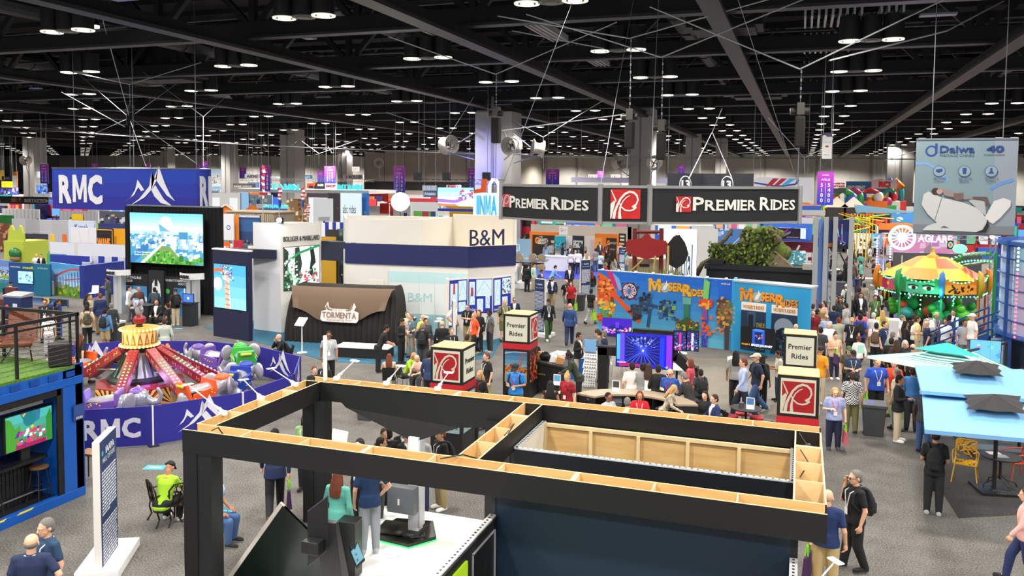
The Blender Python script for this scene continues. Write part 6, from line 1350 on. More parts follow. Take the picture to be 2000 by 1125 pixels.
#RIGHT SIDE
cc=G(1820,640);CXc,CYc=cc.x,cc.y+.6;t=thing('carousel',(CXc,CYc,0),'small carousel ride with orange tent roof, painted scallops and green lights','carousel')
GRN=M('1f7a3a',.4);GL=M('50ffa0',.4,0,6)
z1=2.35;R1_=2.35;zt=ZH((CXc,CYc),503)
b=MB();P=[];n=32;cols_=['e8a830','e88838','e0c040','e86a4a']
for i in range(n):
 a0_,a1_=2*pi*i/n,2*pi*(i+1)/n;prof=[(R1_,z1+.15),(R1_*.62,z1+.62),(R1_*.3,z1+1.05),(.16,zt-.1)]
 for j in range(3):
  (ra,za),(rb,zb)=prof[j],prof[j+1];b.add([(CXc+ra*cos(a0_),CYc+ra*sin(a0_),za),(CXc+ra*cos(a1_),CYc+ra*sin(a1_),za),(CXc+rb*cos(a1_),CYc+rb*sin(a1_),zb),(CXc+rb*cos(a0_),CYc+rb*sin(a0_),zb)],[(0,1,2,3)],M(cols_[((i//4)+j)%4],.6))
b.build('tent_roof',t,True)
b=MB();b.lathe((CXc,CYc,zt-.12),[(.3,0),(.22,.12),(.28,.2),(.12,.3),(.06,.5),(.12,.56),(0,.68)],M('d8b24a',.4),16);b.build('finial',t,True)
pics=[[('c','c83020',.3,.45,.16),('c','c83020',.55,.6,.16),('c','c83020',.6,.3,.16),('c','f0b020',.48,.46,.07)],[('c','b02a5a',.35,.5,.2),('c','d04a80',.65,.45,.18),('c','f0c020',.5,.5,.06)],[('r','3fae8a',.1,0,.9,.9),('c','f4f4f4',.3,.42,.13,.13),('c','f4f4f4',.72,.42,.15,.15),('c','2a1a10',.32,.42,.06),('c','2a1a10',.74,.42,.07),('l','14201a',[(.15,.6),(.3,.68),(.45,.58)],.03),('l','14201a',[(.55,.6),(.72,.72),(.9,.6)],.04),('p','c84a80',[(.42,.1),(.58,.1),(.5,.2)])],[('r','e8902a',0,0,1,.8),('n','2a1c10',16,.1,.1,.9,.7,.04),('l','2a1c10',[(.1,.2),(.3,.5),(.2,.8)],.05)]]
for k in range(8):
 a0_,a1_=2*pi*(k-.5)/8-.35,2*pi*(k+.5)/8-.35;p,q=V((CXc+R1_*1.04*cos(a0_),CYc+R1_*1.04*sin(a0_),z1-.55)),V((CXc+R1_*1.04*cos(a1_),CYc+R1_*1.04*sin(a1_),z1-.55));f=Fr(p,q)
 b=MB();w_=f.w;top=[(w_*x,.62+.34*(abs(2*x-1)**2.2))for x in[i/10 for i in range(11)]];bot=[(w_*x,.12*(1-abs(2*x-1))*-1+.12)for x in[1-i/10 for i in range(11)]];b.plate(f,top+bot,-.05,0,M('c8782a' if k%2 else '2a8a4a',.5));b.build('scallop_panel',t)
 pic(f,w_*.84,.56,pics[k%4],'scallop_painting',t,0,.006,w_*.08,.06,'d8701c' if k%2 else '2e7a4a')
 b=MB()
 for x,y in top:b.ball(f.P(x,y-.03,.03),.035,.035,.035,GL,6,4)
 for i in range(10):b.ball(f.P(w_*(i+.5)/10,-.05,.02),.03,.03,.03,GL,6,4)
 b.build('light_string',t)
 b=MB();b.tube([f.P(w_,-.1,.02),f.P(w_,.5,.12),f.P(w_,1.0,.05),f.P(w_,1.15,-.1)],[.1,.14,.12,.03],M(['d87a20','2a8a50','2a6ab0','b8902a'][k%4],.5),6);b.build('corner_ornament',t,True)
 b=MB();b.cyl((f.P(w_,0).x*.97+CXc*.03,f.P(w_,0).y*.97+CYc*.03,.0),(f.P(w_,0).x*.97+CXc*.03,f.P(w_,0).y*.97+CYc*.03,z1),.045,.045,M(['b83020','2aa050','2a9a70','c87a20'][k%4],.4),8);b.build('post',t)
b=MB();b.cyl((CXc,CYc,.0),(CXc,CYc,.22),R1_*.98,R1_*.98,M('3a2a3a',.5),40);b.build('platform',t)
b=MB();b.lathe((CXc,CYc,0),[(.95,.2),(.9,.7),(.7,1.4),(.75,2.3)],M('6a2a24',.5),24);b.build('centre_column',t,True)
b=MB()
for k in range(14):
 a_=2*pi*k/14;b.ball((CXc+.95*cos(a_),CYc+.95*sin(a_),.6+.25*(k%3)),.28,.28,.3,M(['2aa060','1f7a40','c8502a','40b0a0'][k%4],.5))
b.build('painted_scenery',t,True)
b=MB()
for k in range(8):
 for i in range(7):a_=2*pi*k/8+.2;b.ball((CXc+1.05*cos(a_),CYc+1.05*sin(a_),.7+i*.22),.035,.035,.035,GL,6,4)
b.build('column_light',t)
for k in range(8):
 a_=2*pi*k/8;px_,py_=CXc+1.75*cos(a_),CYc+1.75*sin(a_);b=MB();b.ball((px_,py_,.75),.34,.34,.3,M(['2a9a40','58b838','2a8a8a'][k%3],.4));b.ball((px_+.2*cos(a_-1.6),py_+.2*sin(a_-1.6),1.1),.2,.2,.2,M(['2a9a40','58b838','c83a2a'][k%3],.4));b.cyl((px_,py_,.2),(px_,py_,.6),.1,.1,DK);b.build('seat_figure',t,True)
point_lamp(CXc,CYc-2.6,1.9,60,(.2,1,.5),.3);point_lamp(CXc,CYc,2.1,60,(.5,1,.5),.3)
b=MB();pa,pb,pm=AY(1832,516,47),AY(1932,494,43),AY(1885,500,46);GT=M('1f7f3a',.4)
tk=thing('coaster_track',pa,'green coaster track with dotted green lights arching behind the carousel roof','track')
for o in(-.35,.35):b.tube([pa+V((0,o,-.3)),pm+V((0,o,.05)),pb+V((0,o,0))],.07,GT,6)
for i in range(14):p=pa+(pb-pa)*(i/13);p.z+=.25*sin(pi*i/13);b.cyl(p+V((0,-.35,-.1)),p+V((0,.35,-.1)),.04,.04,GT,5)
b.tube([pa+V((0,0,-.75)),pm+V((0,0,-.45)),pb+V((0,0,-.4))],.08,GT,6);b.build('rail',tk)
b=MB()
for i in range(18):p=pa+(pb-pa)*(i/17);b.ball(p+V((0,-.45,-.35+.25*sin(pi*i/17))),.04,.04,.04,GL,6,4)
b.build('light_string',tk)
b=MB();b.cyl((pb.x+.4,pb.y+.5,0),(pb.x+.4,pb.y+.5,pb.z),.1,.1,GT);b.build('support',tk)
TB=M('1f4f9a',.4);tc=V((10.2,33.6,0));tR=3.35
tr_=thing('drum_ride',tc,'big pale blue round ride drum in a blue frame with red light strips','fairground ride');zb,zt=1.75,4.95
b=MB()
for k in range(20):
 a0_,a1_=2*pi*k/20,2*pi*(k+1)/20-.02
 for j in range(6):
  za=zb+(zt-zb)*j/6;zc=zb+(zt-zb)*(j+1)/6-.03;b.add([(tc.x+tR*cos(a0_),tc.y+tR*sin(a0_),za),(tc.x+tR*cos(a1_),tc.y+tR*sin(a1_),za),(tc.x+tR*cos(a1_),tc.y+tR*sin(a1_),zc),(tc.x+tR*cos(a0_),tc.y+tR*sin(a0_),zc)],[(0,1,2,3)],M('a9c4e2',.3))
b.build('drum_panel',tr_)
b=MB()
for j in range(7):z=zb+(zt-zb)*j/6;b.tube([(tc.x+(tR+.05)*cos(2*pi*i/40),tc.y+(tR+.05)*sin(2*pi*i/40),z)for i in range(40)],.03 if j not in(0,6)else .1,TB,5,True)
for k in range(10):a_=2*pi*k/10+.25;b.bar((tc.x+(tR+.1)*cos(a_),tc.y+(tR+.1)*sin(a_),zb-.2),(tc.x+(tR+.1)*cos(a_),tc.y+(tR+.1)*sin(a_),zt+.1),.09,.09,TB,(cos(a_),sin(a_),0))
b.build('drum_frame',tr_)
b=MB();b.cyl((tc.x,tc.y,0),(tc.x,tc.y,zb-.1),tR-.3,tR-.2,M('1b2438',.5),32)
for k in range(10):a_=2*pi*k/10+.25;b.box(tc.x+tR*cos(a_)-.1,tc.x+tR*cos(a_)+.1,tc.y+tR*sin(a_)-.1,tc.y+tR*sin(a_)+.1,0,zb,TB)
b.build('base',tr_)
for k,a_ in enumerate((2*pi*5/10+.25+.2,2*pi*6/10+.25+.1)):
 b=MB()
 for i in range(22):c_='ff4050' if i<16 else 'b8ffd8';b.ball((tc.x+(tR+.2)*cos(a_),tc.y+(tR+.2)*sin(a_),zb+.05+i*.145),.04,.04,.04,M(c_,.4,0,6),6,4)
 b.build('led_strip',tr_)
s0,s1=G(1808,705),V((7.3,33.2,1.7));s1=AY(1934,655,33.2);s1.z=1.6
stt=thing('access_stairs',s0,'blue railed metal stairs climbing to the drum ride','stairs');d=s1-V((s0.x,s0.y,0));dh=V((d.x,d.y,0));sd2=V((-d.y,d.x,0)).normalized()*.7
b=MB()
for i in range(9):p=V((s0.x,s0.y,0))+d*((i+.5)/9);b.obox((p.x+sd2.x/2,p.y+sd2.y/2,p.z-.1),.34,.9,.04,M('8d97a3',.4,.3),atan2(d.y,d.x))
b.build('tread',stt)
for s_,nm in((0,'near'),(1,'far')):
 o=sd2*(1.3*s_-.15);b=MB();a_=V((s0.x,s0.y,0))+o
 for hz in(.25,.5,.78,1.05):b.cyl(a_+V((0,0,hz)),a_+d+V((0,0,hz)),.03,.03,TB,6)
 b.bar(a_,a_+d,.06,.2,TB)
 for i in range(5):p=a_+d*(i/4);b.cyl(p,p+V((0,0,1.05)),.03,.03,TB,6)
 b.build('handrail',stt)
b=MB();p0=V((s0.x,s0.y,0))+d*.35;p1=V((s0.x,s0.y,0))+d;b.add([p0-V((0,.1,p0.z)),p1-V((0,.1,p1.z)),p1-V((0,.1,0)),p0-V((0,.1,0))],[(0,1,2,3)],M('0f1626',.3));b.build('side_panel',stt)
p=G(1868,662,.6);b=MB();b.box(p.x-.05,p.x+.05,p.y-.02,p.y+.02,.3,1.5,M('7a90ff',.4,0,3));b.build('light_bar',stt)
poster(1893,663,1953,716,26.6,'bright cyan LED video wall leaning behind the umbrellas',[('n','9ae0f8 4a9ae0 b8f0e8 6ab8f0 e86ab0 70e0a0',60,0,0,1,1,.07),('l','3a7ac0',[(0,.5),(1,.5)],.008),('l','3a7ac0',[(.33,0),(.33,1)],.008),('l','3a7ac0',[(.66,0),(.66,1)],.008)],'6ab8ea',1.1,z0=.35,name='video_wall',cat='led screen')
def umbrella(corners,rise,m,lab,cap,capm,pole,stripes=None):
 c=sum(corners,V((0,0,0)))/len(corners);t=thing('cantilever_umbrella',(pole.x,pole.y,0),lab,'umbrella','square umbrellas at lower right');ap=c+V((0,0,rise));b=MB();N=22
 for k in range(4):
  a_,q=corners[k],corners[(k+1)%4]
  for j in range(N):
   s0_,s1_=j/N,(j+1)/N;mm_=(m if not stripes or j%2 else stripes)
   sg_=lambda p,s:p*(1-s)+ap*s-V((0,0,.14*sin(pi*s)))
   A0,B0_,A1,B1_=sg_(a_,s0_),sg_(q,s0_),sg_(a_,s1_),sg_(q,s1_);b.add([A0,B0_,B1_,A1],[(0,1,2,3)],mm_)
 b.build('canopy',t)
 b=MB()
 for k in range(4):b.add([corners[k],corners[(k+1)%4],corners[(k+1)%4]-V((0,0,.08)),corners[k]-V((0,0,.08))],[(0,1,2,3)],m);b.cyl(corners[k]*.98+c*.02-V((0,0,.02)),ap-V((0,0,.5)),.014,.014,DK,5)
 b.build('rib',t)
 b=MB();nn=16;q=[ap+V((0,0,.1))]+[ap+(corners[k//4]*(1-(k%4)/4)+corners[(k//4+1)%4]*((k%4)/4)-c)*(cap*(1 if k%2==0 else .88))-V((0,0,.02+rise*cap*.6))for k in range(nn)]
 b.add(q,[(0,1+k,1+(k+1)%nn)for k in range(nn)],capm);b.build('vent_cap',t)
 b=MB();b.cyl((pole.x,pole.y,0),(pole.x,pole.y,c.z-.15),.045,.045,DK,10);b.obox((pole.x,pole.y,0),.8,.8,.06,DK,.2);b.bar((pole.x,pole.y,c.z-.2),ap-V((0,0,.25)),.06,.06,DK);b.build('pole',t);return t
BLUu=M('6fa6d6',.7)
umbrella([G(1806,839,2.2),G(2110,866,2.2),G(2060,775,2.2),G(1801,769,2.2)],.33,BLUu,'pale blue square umbrella with black vent, nearest of the umbrellas',.42,M('18181b',.8),G(1941,958))
umbrella([G(1799,763,2.35),G(2040,782,2.35),G(2010,722,2.35),G(1787,713,2.35)],.38,BLUu,'pale blue square umbrella with black vent, just behind the nearest one',.42,M('18181b',.8),G(1990,880))
umbrella([G(1797,714,2.3),G(2030,745,2.3),G(1890,681,2.3),G(1694,694,2.3)],.42,M('e6efe9',.7),'white and teal striped umbrella with a teal vent cap',.42,M('1fa8a0',.7),G(1960,800),M('1f8f84',.7))
def perf_chair(u,v,deg,col,lab):
 g=G(u,v);t=thing('patio_chair',(0,0,0),lab,'chair');m_=M(col,.4)
 b=MB()
 for x in(-.22,.22):b.tube([(x,-.24,.44),(x,.2,.44),(x*1.0,.24,.5),(x*.95,.3,.88)],.016,m_,6)
 b.tube([(-.21,.3,.88),(-.1,.31,.9),(.1,.31,.9),(.21,.3,.88)],.016,m_,6);b.tube([(-.22,-.24,.44),(.22,-.24,.44)],.016,m_,6);b.build('frame',t,local=True)
 r=random.Random(3)
 for nm,fn in(('seat',lambda x,y:(x*.44-.22,y*.44-.24,.445)),('backrest',lambda x,y:(x*.42-.21,.24+.06*y,.5+.38*y))):
  b=MB()
  for i in range(34):
   x0_,y0_=r.random(),r.random();a_=r.choice((.6,2.2,1.57,.2,2.8));L_2=.35;x1_,y1_=min(max(x0_+L_2*cos(a_),0),1),min(max(y0_+L_2*sin(a_),0),1);b.bar(fn(x0_,y0_),fn(x1_,y1_),.03,.012,m_,(0,-.6,.8))
  b.build(nm,t,local=True)
 for x in(-1,1):
  for y in(-1,1):b=MB();b.cyl((x*.21,y*.2,.44),(x*.27,y*.3,0),.014,.012,m_,6);b.build('leg',t,local=True)
  b=MB();b.tube([(x*.24,-.22,.44),(x*.27,-.2,.64),(x*.27,.1,.66),(x*.22,.27,.66)],.015,m_,6);b.build('armrest',t,local=True)
 t.location=(g.x,g.y,0);t.rotation_euler=(0,0,radians(deg));return t
perf_chair(1884,938,-12,'e0a81c','yellow cut-out metal patio chair beside the round dark table');perf_chair(1985,935,-70,'d8501c','orange cut-out metal patio chair right of the round dark table')
g=G(1952,952);t=thing('cafe_table',g,'round dark cafe table on curved tripod legs under the blue umbrella','table');b=MB();b.cyl((g.x,g.y,.72),(g.x,g.y,.75),.42,.42,M('2a2428',.5),32);b.build('table_top',t);b=MB();b.cyl((g.x,g.y,.2),(g.x,g.y,.72),.03,.03,DK);b.build('stem',t)
for k in range(4):a_=k*pi/2+.4;b=MB();b.tube([(g.x,g.y,.3),(g.x+.12*cos(a_),g.y+.12*sin(a_),.2),(g.x+.38*cos(a_),g.y+.38*sin(a_),.1),(g.x+.42*cos(a_),g.y+.42*sin(a_),.0)],.014,DK,6);b.build('leg',t)
for dx,dy,c_,nm,lab in((-.12,.12,'e8e2d8','magazine','open magazine on the round dark cafe table'),(-.02,-.08,'9a9da2','laptop','grey closed laptop on the round dark cafe table')):
 b=MB();b.obox((g.x+dx,g.y+dy,.752),.28,.2,.012,M(c_,.5),.3);tag(b.build(nm),lab,nm)
g=G(1937,890);b=MB();b.obox((g.x+.2,g.y,.0),1.3,.5,.22,M('4a5058',.5),.1);tag(b.build('storage_case'),'low grey case on the floor behind the yellow chair','case')
rug([G(1808,850),G(2080,870),G(2100,1000),G(1872,1012),G(1820,930)],M('1e1d1f',.9,0,0,'carpet',26,'3a3836'),'dark carpet patch under the patio chairs',.006)
def bin_(u,v,lab,s=1.,col='3c3f42',bag=False):
 g=G(u,v);t=thing('litter_bin',g,lab,'bin','grey litter bins');b=MB();w_=.3*s;k=.8;b.hexa([(g.x-w_*k,g.y-w_*k,0),(g.x+w_*k,g.y-w_*k,0),(g.x+w_*k,g.y+w_*k,0),(g.x-w_*k,g.y+w_*k,0),(g.x-w_,g.y-w_,.8),(g.x+w_,g.y-w_,.8),(g.x+w_,g.y+w_,.8),(g.x-w_,g.y+w_,.8)],M(col,.6));b.build('body',t,bevel=.02)
 b=MB();b.box(g.x-w_-.03,g.x+w_+.03,g.y-w_-.03,g.y+w_+.03,.8,.9,M('c8ccd0' if bag else '44474a',.5));b.build('lid',t,bevel=.02);b=MB();b.box(g.x-w_*.6,g.x+w_*.0,g.y-w_*.5,g.y+w_*.5,.9,.905,M('2a3a9a',.5));b.build('opening',t)
bin_(1705,848,'grey recycling bin on the open carpet left of the blue umbrellas');bin_(1131,606,'grey bin beside the left end of the ride mural');bin_(224,668,'grey bin lined with a clear bag behind the elephant ride fence',bag=True);bin_(1640,578,'grey bin below the night sky poster');bin_(718,818,'plain grey bin seen through the booth frame',.9)
g=G(1062,768);t=thing('tilt_cart',g,'large black rolling tilt cart heaped with boxes, pushed by a cleaner','cart');a_=-.25
fr_=Fr(g+V((-.75,.0,0)),g+V((.75,-.15,0)),0);b=MB();b.plate(fr_,[(.1,.28),(1.15,.12),(1.45,.95),(-.05,1.1)],-.75,0,M('131415',.5));b.build('body',t,bevel=.02)
b=MB();b.plate(fr_,[(-.08,1.06),(1.48,.9),(1.5,.97),(-.08,1.14)],-.8,.04,M('1d1e20',.5));b.text(fr_,'IMPACT 10',.5,.62,.05,M('b8a84a',.5),.003,.006);b.build('rim',t)
for y in(.02,-.77):b=MB();b.cyl(fr_.P(.5,.22,y),fr_.P(.5,.22,y+.05),.22,.22,DK,24);b.cyl(fr_.P(.5,.22,y+.05),fr_.P(.5,.22,y+.055),.13,.13,CHROME,16);b.build('wheel',t)
b=MB();b.tube([fr_.P(1.45,.9,-.1),fr_.P(1.62,.75,-.1),fr_.P(1.62,.75,-.6),fr_.P(1.45,.9,-.6)],.018,CHROME,6);b.build('handle',t)
for nm,x,y,s_,c_,lab in(('box',.2,1.1,.3,'e8e4e0','white carton poking from the left of the black cart'),('box',.45,1.1,.32,'b08a58','opened brown carton in the middle of the black cart'),('box',1.15,1.0,.36,'b8854e','brown carton leaning at the right of the black cart'),('rubbish_bag',.65,1.12,.22,'141416','shiny black rubbish bag on top of the black cart'),('box',.9,1.02,.28,'ece8e4','flattened white box on the right part of the black cart')):
 p=fr_.P(x,y-.05,-.35);b=MB()
 if nm=='box':b.bar(p,p+V((.08,.02,.25)),s_,s_*.7,M(c_,.7),(1,.3,0))
 else:b.ball(p+V((0,0,.1)),.2,.2,.16,M(c_,.2),10,7)
 tag(b.build(nm),lab,'box' if nm=='box' else 'rubbish bag')
def cloth_table(u,v,w_,d,h,m,lab,rz=0,top=None):
 g=G(u,v);t=thing('display_table',g,lab,'table');b=MB();b.obox((g.x,g.y,0),w_,d,h,m,rz);b.build('tablecloth',t,bevel=.01);b=MB();b.obox((g.x,g.y,h),w_,d,.015,top or m,rz);b.build('table_top',t)
 return g
g=cloth_table(1112,735,1.35,.75,.78,M('1a5fae',.7),'table under a bright blue cloth spread with leaflets beside the black cart',-.18,M('c8d4e8',.6))
for i in range(14):b=MB();b.obox((g.x+rnd.uniform(-.55,.5),g.y+rnd.uniform(-.28,.28),.797+i*.001),.17,.12,.002,M(rnd.choice(['e8e8ee','7a5ab0','d86a8a','5aa0d8','e0c8a0']),.5),rnd.uniform(-.5,.5));tag(b.build('leaflet'),'glossy leaflet lying on the blue clothed table','leaflet','leaflets on the blue table')
g=G(1150,757);t=thing('brochure_rack',g,'white folding brochure rack with blue header by the left leg of the arch','rack');f=Fr(g+V((-.25,0,0)),g+V((.25,0,0)),0);b=MB()
for i in range(4):b.add([f.P(.0,.05+.3*i,.1-.08*i),f.P(.5,.05+.3*i,.1-.08*i),f.P(.46,.33+.3*i,0-.08*i),f.P(.04,.33+.3*i,-.08*i)],[(0,1,2,3)],M('e6e6e8',.4))
b.bar(f.P(.25,0,-.3),f.P(.25,1.2,-.2),.4,.02,M('dcdce0',.4));b.build('panel',t);b=MB();b.rect(Fr(g+V((-.2,.15,0)),g+V((.2,.15,0)),1.2),0,0,.4,.42,0,.02,M('7ab0e0',.5));b.build('header',t)
b=MB()
for i in range(4):
 for j in range(5):
  for k_ in range(3):b.bar(f.P(.07+j*.085,.09+.3*i+.085*k_,.11-.08*i-.03*k_),f.P(.115+j*.085,.09+.3*i+.085*k_,.11-.08*i-.03*k_),.04,.01,M('4a3a34',.5))
b.build('hole_pattern',t)
g=G(1250,838,0);g=V((-3.9,23.0,0));t=thing('curved_bar',g,'curved bar counter with beige top and black shelving under the arch','bar counter');b=MB();A_=[(AY(1192,770,24.0),0)]
c0=V((-4.1,21.7,0));Pi,Po=[],[]
for i in range(15):a_=radians(18+144*i/14);Pi.append((c0.x+1.15*cos(a_),c0.y+.85*sin(a_)));Po.append((c0.x+1.75*cos(a_),c0.y+1.45*sin(a_)))
b.prism(Po+Pi[::-1],1.02,1.07,M('9a8a74',.4));b.build('counter_top',t);b=MB()
for i in range(14):b.prism([Po[i],Po[i+1],((Po[i+1][0]*.85+Pi[i+1][0]*.15),(Po[i+1][1]*.85+Pi[i+1][1]*.15)),((Po[i][0]*.85+Pi[i][0]*.15),(Po[i][1]*.85+Pi[i][1]*.15))],0,1.02,M('17181a',.5))
for i in(0,5,9,14):b.bar((*Pi[i],.5),(*Po[i],.5),.03,1.0,M('17181a',.5))
b.build('body',t);b=MB();b.prism(Po[9:]+Pi[9:][::-1],.55,.58,M('8a7050',.5));b.build('shelf',t)
def holder(x,y,z,lab,c_='8aa8c8'):
 t=thing('sign_holder',(x,y,z),lab,'sign');b=MB();b.box(x-.1,x+.1,y-.04,y+.04,z,z+.015,WHT);b.build('foot',t);b=MB();f=Fr((x-.11,y,z),(x+.11,y,z));b.rect(f,0,0,.22,.32,0,.006,M('ececec',.3));b.rect(f,.02,.12,.2,.3,.006,.008,M(c_,.5));b.build('panel',t)
p=G(1203,765,1.07);holder(p.x,p.y,1.07,'slim sign holder on the left end of the curved bar','3a3c40')
p=G(1088,752,.9);holder(p.x,p.y,.9,'framed blue leaflet in front of the black cart','5aa0d0');b=MB();b.obox((p.x,p.y+.2,0),.5,.4,.9,DK);tag(b.build('pedestal'),'dark plinth under the framed blue leaflet','plinth')
def rtable(x,y,r,h,m,lab,name='round_table'):
 t=thing(name,(x,y,0),lab,'table');b=MB();b.cyl((x,y,h-.03),(x,y,h),r,r,m,28);b.build('table_top',t,bevel=.008);b=MB();b.cyl((x,y,.02),(x,y,h-.03),.035,.035,DK);b.cyl((x,y,0),(x,y,.02),r*.55,r*.55,DK,20);b.build('pedestal',t)
p=G(1457,796,.75);rtable(p.x,p.y,.42,.75,M('1a1a1c',.5),'black round table with red stools before the near right pillar');holder(p.x+.12,p.y-.1,.75,'ride picture in a white holder on the black round table','4a7ab0')
b=MB();b.cyl((p.x-.12,p.y,.75),(p.x-.12,p.y,.88),.07,.07,M('4a4a4c',.4),14);tag(b.build('cup'),'dark grey cup on the black round table','cup')
for i,(u,v)in enumerate(((1428,812),(1450,806),(1478,814))):
 q=G(u,v,.46);t=thing('stool',(q.x,q.y,0),'red padded stool, %s of three round the black table'%('left','middle','right')[i],'stool','red stools');b=MB();b.cyl((q.x,q.y,.4),(q.x,q.y,.47),.19,.19,M('b01c2a',.4),20);b.build('seat',t,bevel=.02);b=MB();b.cyl((q.x,q.y,0),(q.x,q.y,.4),.03,.03,CHROME);b.cyl((q.x,q.y,0),(q.x,q.y,.02),.18,.18,CHROME,16);b.build('base',t)
p=G(1322,717,.75);rtable(p.x,p.y,.42,.75,M('f0f0f0',.3),'white round table seen under the arch')
def wchair(u,v,deg,lab,m=None,grp='white plastic chairs'):
 g=G(u,v);m=m or M('eeeeee',.4);t=thing('side_chair',(0,0,0),lab,'chair',grp);b=MB();b.box(-.21,.21,-.2,.2,.44,.47,m);b.build('seat',t,bevel=.012,local=True);b=MB();b.hexa([(-.2,.17,.47),(.2,.17,.47),(.2,.2,.47),(-.2,.2,.47),(-.19,.25,.85),(.19,.25,.85),(.19,.28,.85),(-.19,.28,.85)],m);b.build('backrest',t,bevel=.01,local=True)
 for x in(-1,1):
  for y in(-1,1):b=MB();b.cyl((x*.17,y*.16,.44),(x*.2,y*.2,0),.011,.011,CHROME,5);b.build('leg',t,local=True)
 t.location=(g.x,g.y,0);t.rotation_euler=(0,0,radians(deg))
for u,v,d,s_ in((1222,722,150,'left of the pair behind the arch leg'),(1325,755,170,'in front of the white round table'),(1330,712,10,'behind the white round table'),(1438,745,60,'left of the striding men'),(1204,735,200,'half behind the left arch leg'),(1714,555,20,'at the pale tables left of the carousel'),(1722,600,20,'near the queue left of the carousel'),(1745,602,200,'against the carousel front')):
 wchair(u,v,d,'white chair on thin metal legs, '+s_)
for u,v,w_,s_ in((1702,565,1.6,'far one left of the carousel'),(1736,585,1.4,'next to the carousel pole'),(1742,605,1.2,'nearest the crowd left of the carousel')):
 g=G(u,v);t=thing('white_table',g,'white oblong table, '+s_,'table','white tables by the carousel');b=MB();b.obox((g.x,g.y,.7),w_,.7,.04,WHT,.1);b.build('table_top',t)
 for x in(-1,1):
  for y in(-1,1):b=MB();b.cyl((g.x+x*w_*.45,g.y+y*.28,0),(g.x+x*w_*.45,g.y+y*.28,.7),.02,.02,CHROME,6);b.build('leg',t)
g=cloth_table(1745,668,.9,.7,1.0,M('e8e8ea',.5),'white box counter among the queue at the drum ride')
p=G(1345,800,.75);g=V((p.x,p.y,0));t=thing('display_table',g,'table with black and white dotted cloth and red seats behind the booth beam','table');b=MB();b.obox((g.x,g.y+.1,0),1.9,.7,.74,M('121212',.6),-.05);b.build('tablecloth',t);b=MB()
for i in range(90):b.obox((g.x+rnd.uniform(-.9,.9),g.y+rnd.uniform(-.22,.4),.741),.05,.05,.004,M('f4f4f4',.5),rnd.random())
b.build('dotted_cloth',t)
p=G(1180,812,.75);g=V((p.x,p.y,0));t=thing('display_table',g,'dark table with laptop and papers at the back of the booth beam','table');b=MB();b.obox((g.x,g.y+.1,.7),1.8,.6,.04,M('2a2a2c',.5),-.05);b.build('table_top',t);b=MB();b.obox((g.x,g.y+.2,0),1.6,.3,.7,DK);b.build('pedestal',t)
def laptop(u,v,z,lab,rz=0):
 p=G(u,v,z);t=thing('laptop',p,lab,'laptop');b=MB();b.obox((p.x,p.y,z),.34,.24,.015,M('55585c',.4),rz);b.build('keyboard',t);b=MB();o=V((-sin(rz)*.12,cos(rz)*.12,0));b.bar(p+o,p+o*1.6+V((0,0,.23)),.34,.012,M('7a7d82',.4),V((-sin(rz),cos(rz),0)));b.build('screen',t)
laptop(1150,790,.75,'open grey laptop on the dark table left of the red dressed woman',2.6);laptop(1203,790,.75,'open laptop before the man in grey at the dark table',.2);laptop(1350,795,.78,'open grey laptop on the dotted tablecloth',3.0)
def bench(pts_uv,lab,deg,n=2):
 g=G(*pts_uv);IR=M('2a2018',.45,.4);t=thing('garden_chair',(0,0,0),lab,'chair','dark cast metal garden chairs');b=MB();b.box(-.25,.25,-.22,.22,.42,.45,IR);b.build('seat',t,local=True);b=MB()
 for i in range(5):x=-.2+.1*i;b.bar((x,.22,.45),(x+.12*(1 if i<3 else-1),.3,.88),.014,.012,IR);b.bar((x,.22,.45),(x-.12*(1 if i>1 else-1),.3,.88),.014,.012,IR)
 b.tube([(-.25,.2,.42),(-.25,.26,.75),(-.14,.31,.9),(0,.32,.93),(.14,.31,.9),(.25,.26,.75),(.25,.2,.42)],.018,IR,6);b.build('backrest',t,local=True)
 for x in(-1,1):
  b=MB();b.tube([(x*.27,.24,.65),(x*.29,-.1,.67),(x*.28,-.22,.64),(x*.27,-.25,.58)],.018,IR,6);b.build('armrest',t,local=True)
  for y in(-1,1):b=MB();b.tube([(x*.24,y*.2,.43),(x*.25,y*.22,.3),(x*.24,y*.18,.15),(x*.27,y*.26,0)],.018,IR,6);b.build('leg',t,local=True)
 t.location=(g.x,g.y,0);t.rotation_euler=(0,0,radians(deg))
bench((322,1018),'dark lattice backed garden chair holding the man in lime',150);bench((362,1020),'dark lattice backed garden chair beside the booth post',-150)
for u,v,d,s_ in((950,838,120,'behind the black fascia'),(965,835,60,'next to the middle beam')):wchair(u,v,d,'red stacking chair '+s_,M('9a1020',.5),'red chairs by the booth')
g=G(658,842,.62);g.z=0;b=MB();b.bar(g+V((0,0,.0)),g+V((.05,.1,.62)),.45,.03,M('e6e4e0',.5),(0,1,0));tag(b.build('foam_board'),'white board leaning behind the booth corner post','board')
y=30.0;p,q=AY(1783,456,y),AY(1981,462,y);h2=AY(1786,272,y).z-p.z;t=thing('hanging_banner',p,'huge grey blue hanging banner for Daiwa MASSAGE CHAIRS with a reclining chair','banner');f=Fr((p.x,y,p.z),(q.x,y,p.z));w_=f.w
b=MB();b.rect(f,0,0,w_,h2,-.04,0,M('73868f',.6));b.build('fabric',t)
dn='26407a'
S=[('r','74888f',0,0,1,1),('r','838b96',.78,0,1,1),('r','7f8994',0,0,1,.16),('r','6f7278',0,0,1,.10),('l','6a8fb8',[(0,.74),(.1,.75),(.2,.7),(.3,.6),(.34,.56)],.035),('l','5a82b8',[(.75,.48),(.85,.54),(.97,.58)],.035)]
